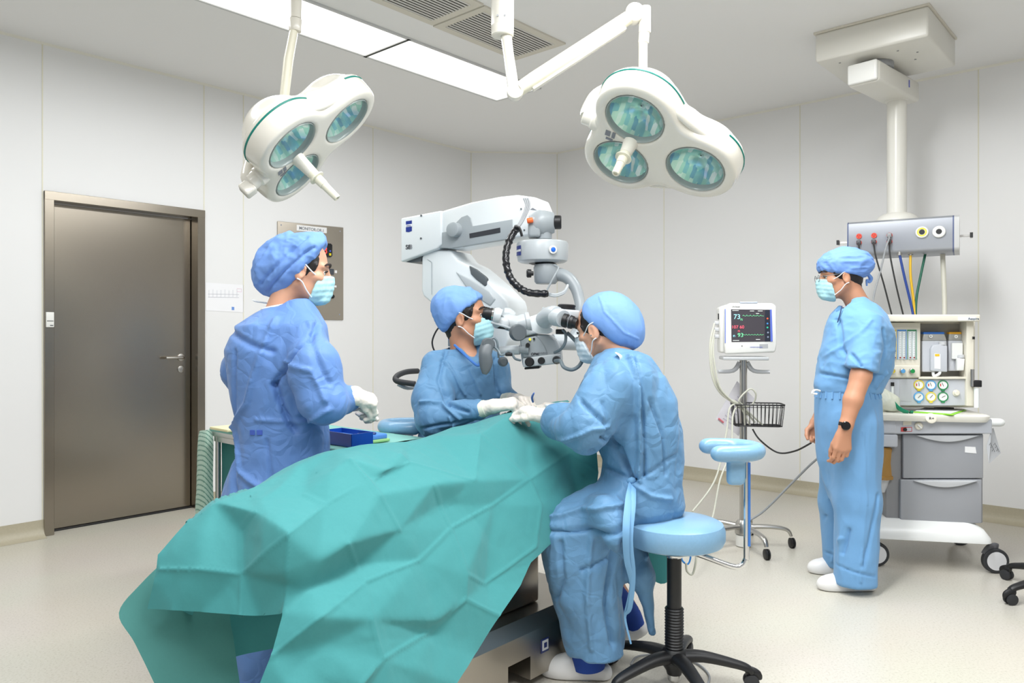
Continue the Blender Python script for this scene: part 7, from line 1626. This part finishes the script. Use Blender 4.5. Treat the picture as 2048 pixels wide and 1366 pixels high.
MB().cyl(P(1172, 1262, 2.80), P(1178, 1335, 2.80), 0.064, 0.060, n=28, bev=0.004).build('trouser_leg', navy, asn)
MB().tube([P(1225, 1180, 2.95), P(1258, 1225, 2.98), P(1268, 1250, 2.99)], [0.042, 0.042, 0.042], n=20, sub=4).build('trouser_leg', navy, asn)
clog(asn, (P(1222, 0, 2.83).x, 2.80, 0), (-1, 0.12, 0), 0.255)
clog(asn, P(1300, 1262, 2.98), (-0.86, 0.1, -0.5), 0.25)

# ---------------- the man in scrubs by the machine
Y0 = 3.86
mn = thing('person', (P(1700, 900, Y0).x, Y0, 0), 'person standing at the right in sky-blue short-sleeved scrubs, glasses and black watch, facing left', 'person')
hd = Head(mn, P(1680, 553, 3.90), (-0.985, 0.16, -0.08), skin_m, 1.0)
ops = hd.ops(neck=(-0.075, 0, -0.15), nr=0.054)
ops = torso_core(ops, Y0, [((1712, 655, Y0), (1712, 700, Y0), 0.05, 0.10), ((1712, 700, Y0), (1698, 800, Y0), 0.09, 0.06)])
ops += [('u', 0.03, cap(P(1710, 840, 3.82), P(1712, 1150, 3.78), 0.055, 0.045)), ('u', 0.03, cap(P(1684, 840, 3.95), P(1680, 1120, 4.02), 0.055, 0.045))]
# near arm with watch, hand loosely closed
ops += [('u', 0.03, cap(P(1738, 655, 3.74), P(1722, 752, 3.66), 0.052, 0.046)), ('u', 0.02, cap(P(1722, 752, 3.66), P(1706, 800, 3.64), 0.048, 0.043)), ('u', 0.02, cap(P(1706, 800, 3.64), P(1692, 852, 3.63), 0.042, 0.030))]
hw = P(1689, 862, 3.63)
ops += [('u', 0.02, cap(P(1692, 850, 3.63), hw, 0.029, 0.026))]+hand_ops(hw, (-0.12, 0.0, -1), (-0.1, 1, 0), -1, curl=(18, 42, 30), sc_=1.12, thumb=(0.95, 0.22, 0.3))
fw_ = P(1632, 842, 4.02)
ops += [('u', 0.03, cap(P(1672, 690, 4.0), P(1668, 770, 4.03), 0.045, 0.042)), ('u', 0.02, cap(P(1668, 770, 4.03), fw_, 0.04, 0.026))]+hand_ops(fw_, (-0.05, -0.1, -1), (-0.1, -0.9, 0), 1, curl=(55, 60, 40), sc_=1.0)
body(mn, hd, ops, (P(1590, 0, 3.8).x, 3.52, 0.05), (P(1770, 0, Y0).x, 4.12, 1.72), skin_m, 0.0048)
hd.face(); hd.mask(mx=0.062); hd.hair(low=-0.095)
cp = hd.cap_(cap_m2, extra=[hd.E((-0.085, 0, 0.055), (0.085, 0.085, 0.062)), hd.E((0.02, 0, 0.06), (0.075, 0.085, 0.055))], pt=(0.09, 0, 0.034), n=(0.24, 0, -0.97), base=((-0.02, 0, 0.05), (0.120, 0.096, 0.098)), wr=dict(amp=0.008, sc=15, seed=34, stretch=(0.5, 1, 1.4)), rad=0.24)
MB().tube([hd.T((-0.135, 0, 0.0)), hd.T((-0.150, -0.01, -0.022)), hd.T((-0.142, -0.01, -0.04)), hd.T((-0.128, 0, -0.03)), hd.T((-0.125, 0, -0.06))], [0.008, 0.011, 0.008, 0.006, 0.004], n=8, sub=4).build('cap_tie', cap_m2, cp)
gl = MB()
for t in (-1, 1):
    gl.tube([hd.T((0.112+0.001*math.cos(a), t*0.034+0.024*math.cos(a), -0.002+0.016*math.sin(a))) for a in np.linspace(0, 2*PI, 20, endpoint=False)], 0.0014, n=6, closed=True); gl.tube([hd.T((0.112, t*0.058, 0.004)), hd.T((0.05, t*0.080, 0.008)), hd.T((-0.01, t*0.086, 0.012))], 0.0014, n=6)
gl.tube([hd.T((0.113, -0.010, 0.002)), hd.T((0.114, 0.010, 0.002))], 0.0014, n=6); o = gl.build('glasses', mdg, mn)
for t in (-1, 1): MB().lathe(hd.T((0.112, t*0.034, -0.002)), hd.R @ Vector((1, 0, 0)), [(0, 0.019), (0.001, 0.019)], n=20).build('spectacle_lens', glass_c, o)
g = [('u', 0, loft_px(Y0, [(596, 1712, 16, 0.05), (610, 1716, 34, 0.09), (630, 1716, 52, 0.13), (660, 1718, 64, 0.16), (700, 1714, 70, 0.165), (740, 1708, 72, 0.155), (772, 1698, 66, 0.14), (784, 1697, 62, 0.135)])),
     ('u', 0.04, cap(P(1738, 650, 3.74), P(1722, 742, 3.665), R_(28, 3.75), R_(31, 3.66))), ('u', 0.04, cap(P(1690, 655, 3.98), P(1672, 745, 4.03), 0.07, 0.065)),
     ('s', 0.01, lambda p, a=A3(P(1718, 738, 3.66)): np.maximum((p[:, 2]-a[2])+0.22*(p[:, 0]-a[0]), p[:, 1]-3.735)),
     ('s', 0.012, hd.K((-0.04, 0, -0.10), (-0.06, 0, -0.15), 0.066, 0.062)), ('s', 0.01, cap(P(1690, 610, 3.86), P(1677, 640, 3.86), 0.04, 0.014))]
mf = folds_px(3.72, [([(1690, 640), (1688, 700), (1700, 730)], 0.014, -0.014), ([(1735, 640), (1690, 690), (1660, 720)], 0.014, 0.006), ([(1760, 660), (1765, 700), (1745, 760)], 0.018, -0.012), ([(1640, 745), (1690, 755), (1740, 765)], 0.014, -0.010), ([(1668, 650), (1650, 720)], 0.012, 0.006), ([(1755, 775), (1775, 745)], 0.014, 0.01)])
gw = sculpt('scrub_top', g, (P(1615, 0, Y0).x, 3.50, 0.93), (P(1800, 0, Y0).x, 4.14, 1.48), 0.0065, scrub, mn, wr=dict(amp=0.007, sc=8, stretch=(1, 1, 1.3), seed=81), folds=mf)
MB().tube([P(1684, 612, 3.80), P(1680, 628, 3.79), P(1675, 645, 3.79)], 0.003, n=6, sub=3).build('neck_opening', mat('opening_dark', (40, 60, 100), rough=0.8), gw)
t_ = [('u', 0, loft_px(Y0, [(776, 1694, 59, 0.13), (800, 1696, 62, 0.145), (860, 1697, 62, 0.155), (920, 1698, 60, 0.150), (960, 1700, 52, 0.13), (1000, 1700, 40, 0.10)])),
      ('u', 0.04, cap(P(1712, 850, 3.77), P(1714, 1000, 3.77), R_(46, 3.8), R_(42, 3.8))), ('u', 0.03, cap(P(1714, 1000, 3.77), P(1710, 1160, 3.75), R_(42, 3.8), R_(40, 3.8))), ('u', 0.04, cap(P(1680, 850, 3.98), P(1674, 1000, 4.0), R_(40, 4), R_(34, 4))), ('u', 0.03, cap(P(1674, 1000, 4.0), P(1680, 1130, 4.03), R_(33, 4), R_(30, 4))),
      ('i', 0.004, lambda p: 0.040+0.00*p[:, 0]-p[:, 2])]
tf = folds_px(3.68, [([(1650, 800), (1665, 950), (1680, 1080), (1670, 1120)], 0.018, -0.016), ([(1722, 860), (1728, 1000), (1716, 1160)], 0.008, 0.006), ([(1755, 990), (1735, 1080), (1720, 1130)], 0.016, -0.010), ([(1690, 1080), (1675, 1110)], 0.012, 0.010), ([(1665, 1130), (1700, 1140), (1745, 1150)], 0.010, -0.006), ([(1700, 1060), (1690, 1110)], 0.012, -0.01)])
tr_ = sculpt('scrub_trousers', t_, (P(1600, 0, 3.6).x, 3.50, 0.03), (P(1790, 0, Y0).x, 4.2, 1.04), 0.0075, scrub, mn, wr=dict(amp=0.008, sc=7, stretch=(1, 1, 0.35), seed=91), folds=tf)
mb = MB()
for k in range(26):
    a = 2*PI*k/26; c_ = P(1695, 790, Y0); mb.tube([Vector((c_.x+0.152*math.cos(a), Y0+0.137*math.sin(a), c_.z+0.022)), Vector((c_.x+0.157*math.cos(a), Y0+0.143*math.sin(a), c_.z-0.012))], 0.005, n=6)
mb.build('gathered_waistband', scrub, tr_)
MB().tube([P(1640, 782, 3.82), P(1630, 780, 3.80), P(1624, 786, 3.80), P(1634, 788, 3.80)], 0.005, n=8, sub=3).build('drawstring', strap_m, tr_)
wt = MB(); c_ = P(1691, 850, 3.63); wt.lathe(c_-Vector((0, 0, 0.010)), (0.25, 0.02, 1), [(0, 0.031), (0.002, 0.034), (0.018, 0.0345), (0.02, 0.032)], n=28, cap=False); o = wt.build('wrist_watch', black, mn)
MB().lathe(c_+Vector((-0.012, -0.030, 0)), (-0.3, -1, 0.05), [(0, 0.021), (0.008, 0.021), (0.011, 0.017), (0.011, 0.001)], n=26).build('watch_case', blackg, o)
clog(mn, (P(1757, 0, 3.74).x, 3.77, 0), (-1, 0.02, 0), 0.285)
clog(mn, (P(1722, 0, 4.02).x, 4.03, 0), (-1, 0.05, 0), 0.265)
# instrument held over the drape
ins = thing('surgical_instrument', P(1064, 790, 3.02), 'small blue-handled instrument held between the gloved hands above the drape', 'instrument')
MB().tube([P(1068, 786, 3.0), P(1064, 795, 3.02), P(1066, 804, 3.04)], [0.003, 0.005, 0.004], n=10, sub=3).build('handle', mat('instr_blue', (90, 120, 190), rough=0.3), ins)
gz = thing('gauze_pad', P(1106, 806, 3.05), 'small white gauze pad on the drape between the two seated people', 'gauze')
MB().box(P(1106, 812, 3.05), (0.05, 0.05, 0.014), Matrix.Rotation(0.5, 3, 'Z'), bev=0.005).build('pad', paper, gz)
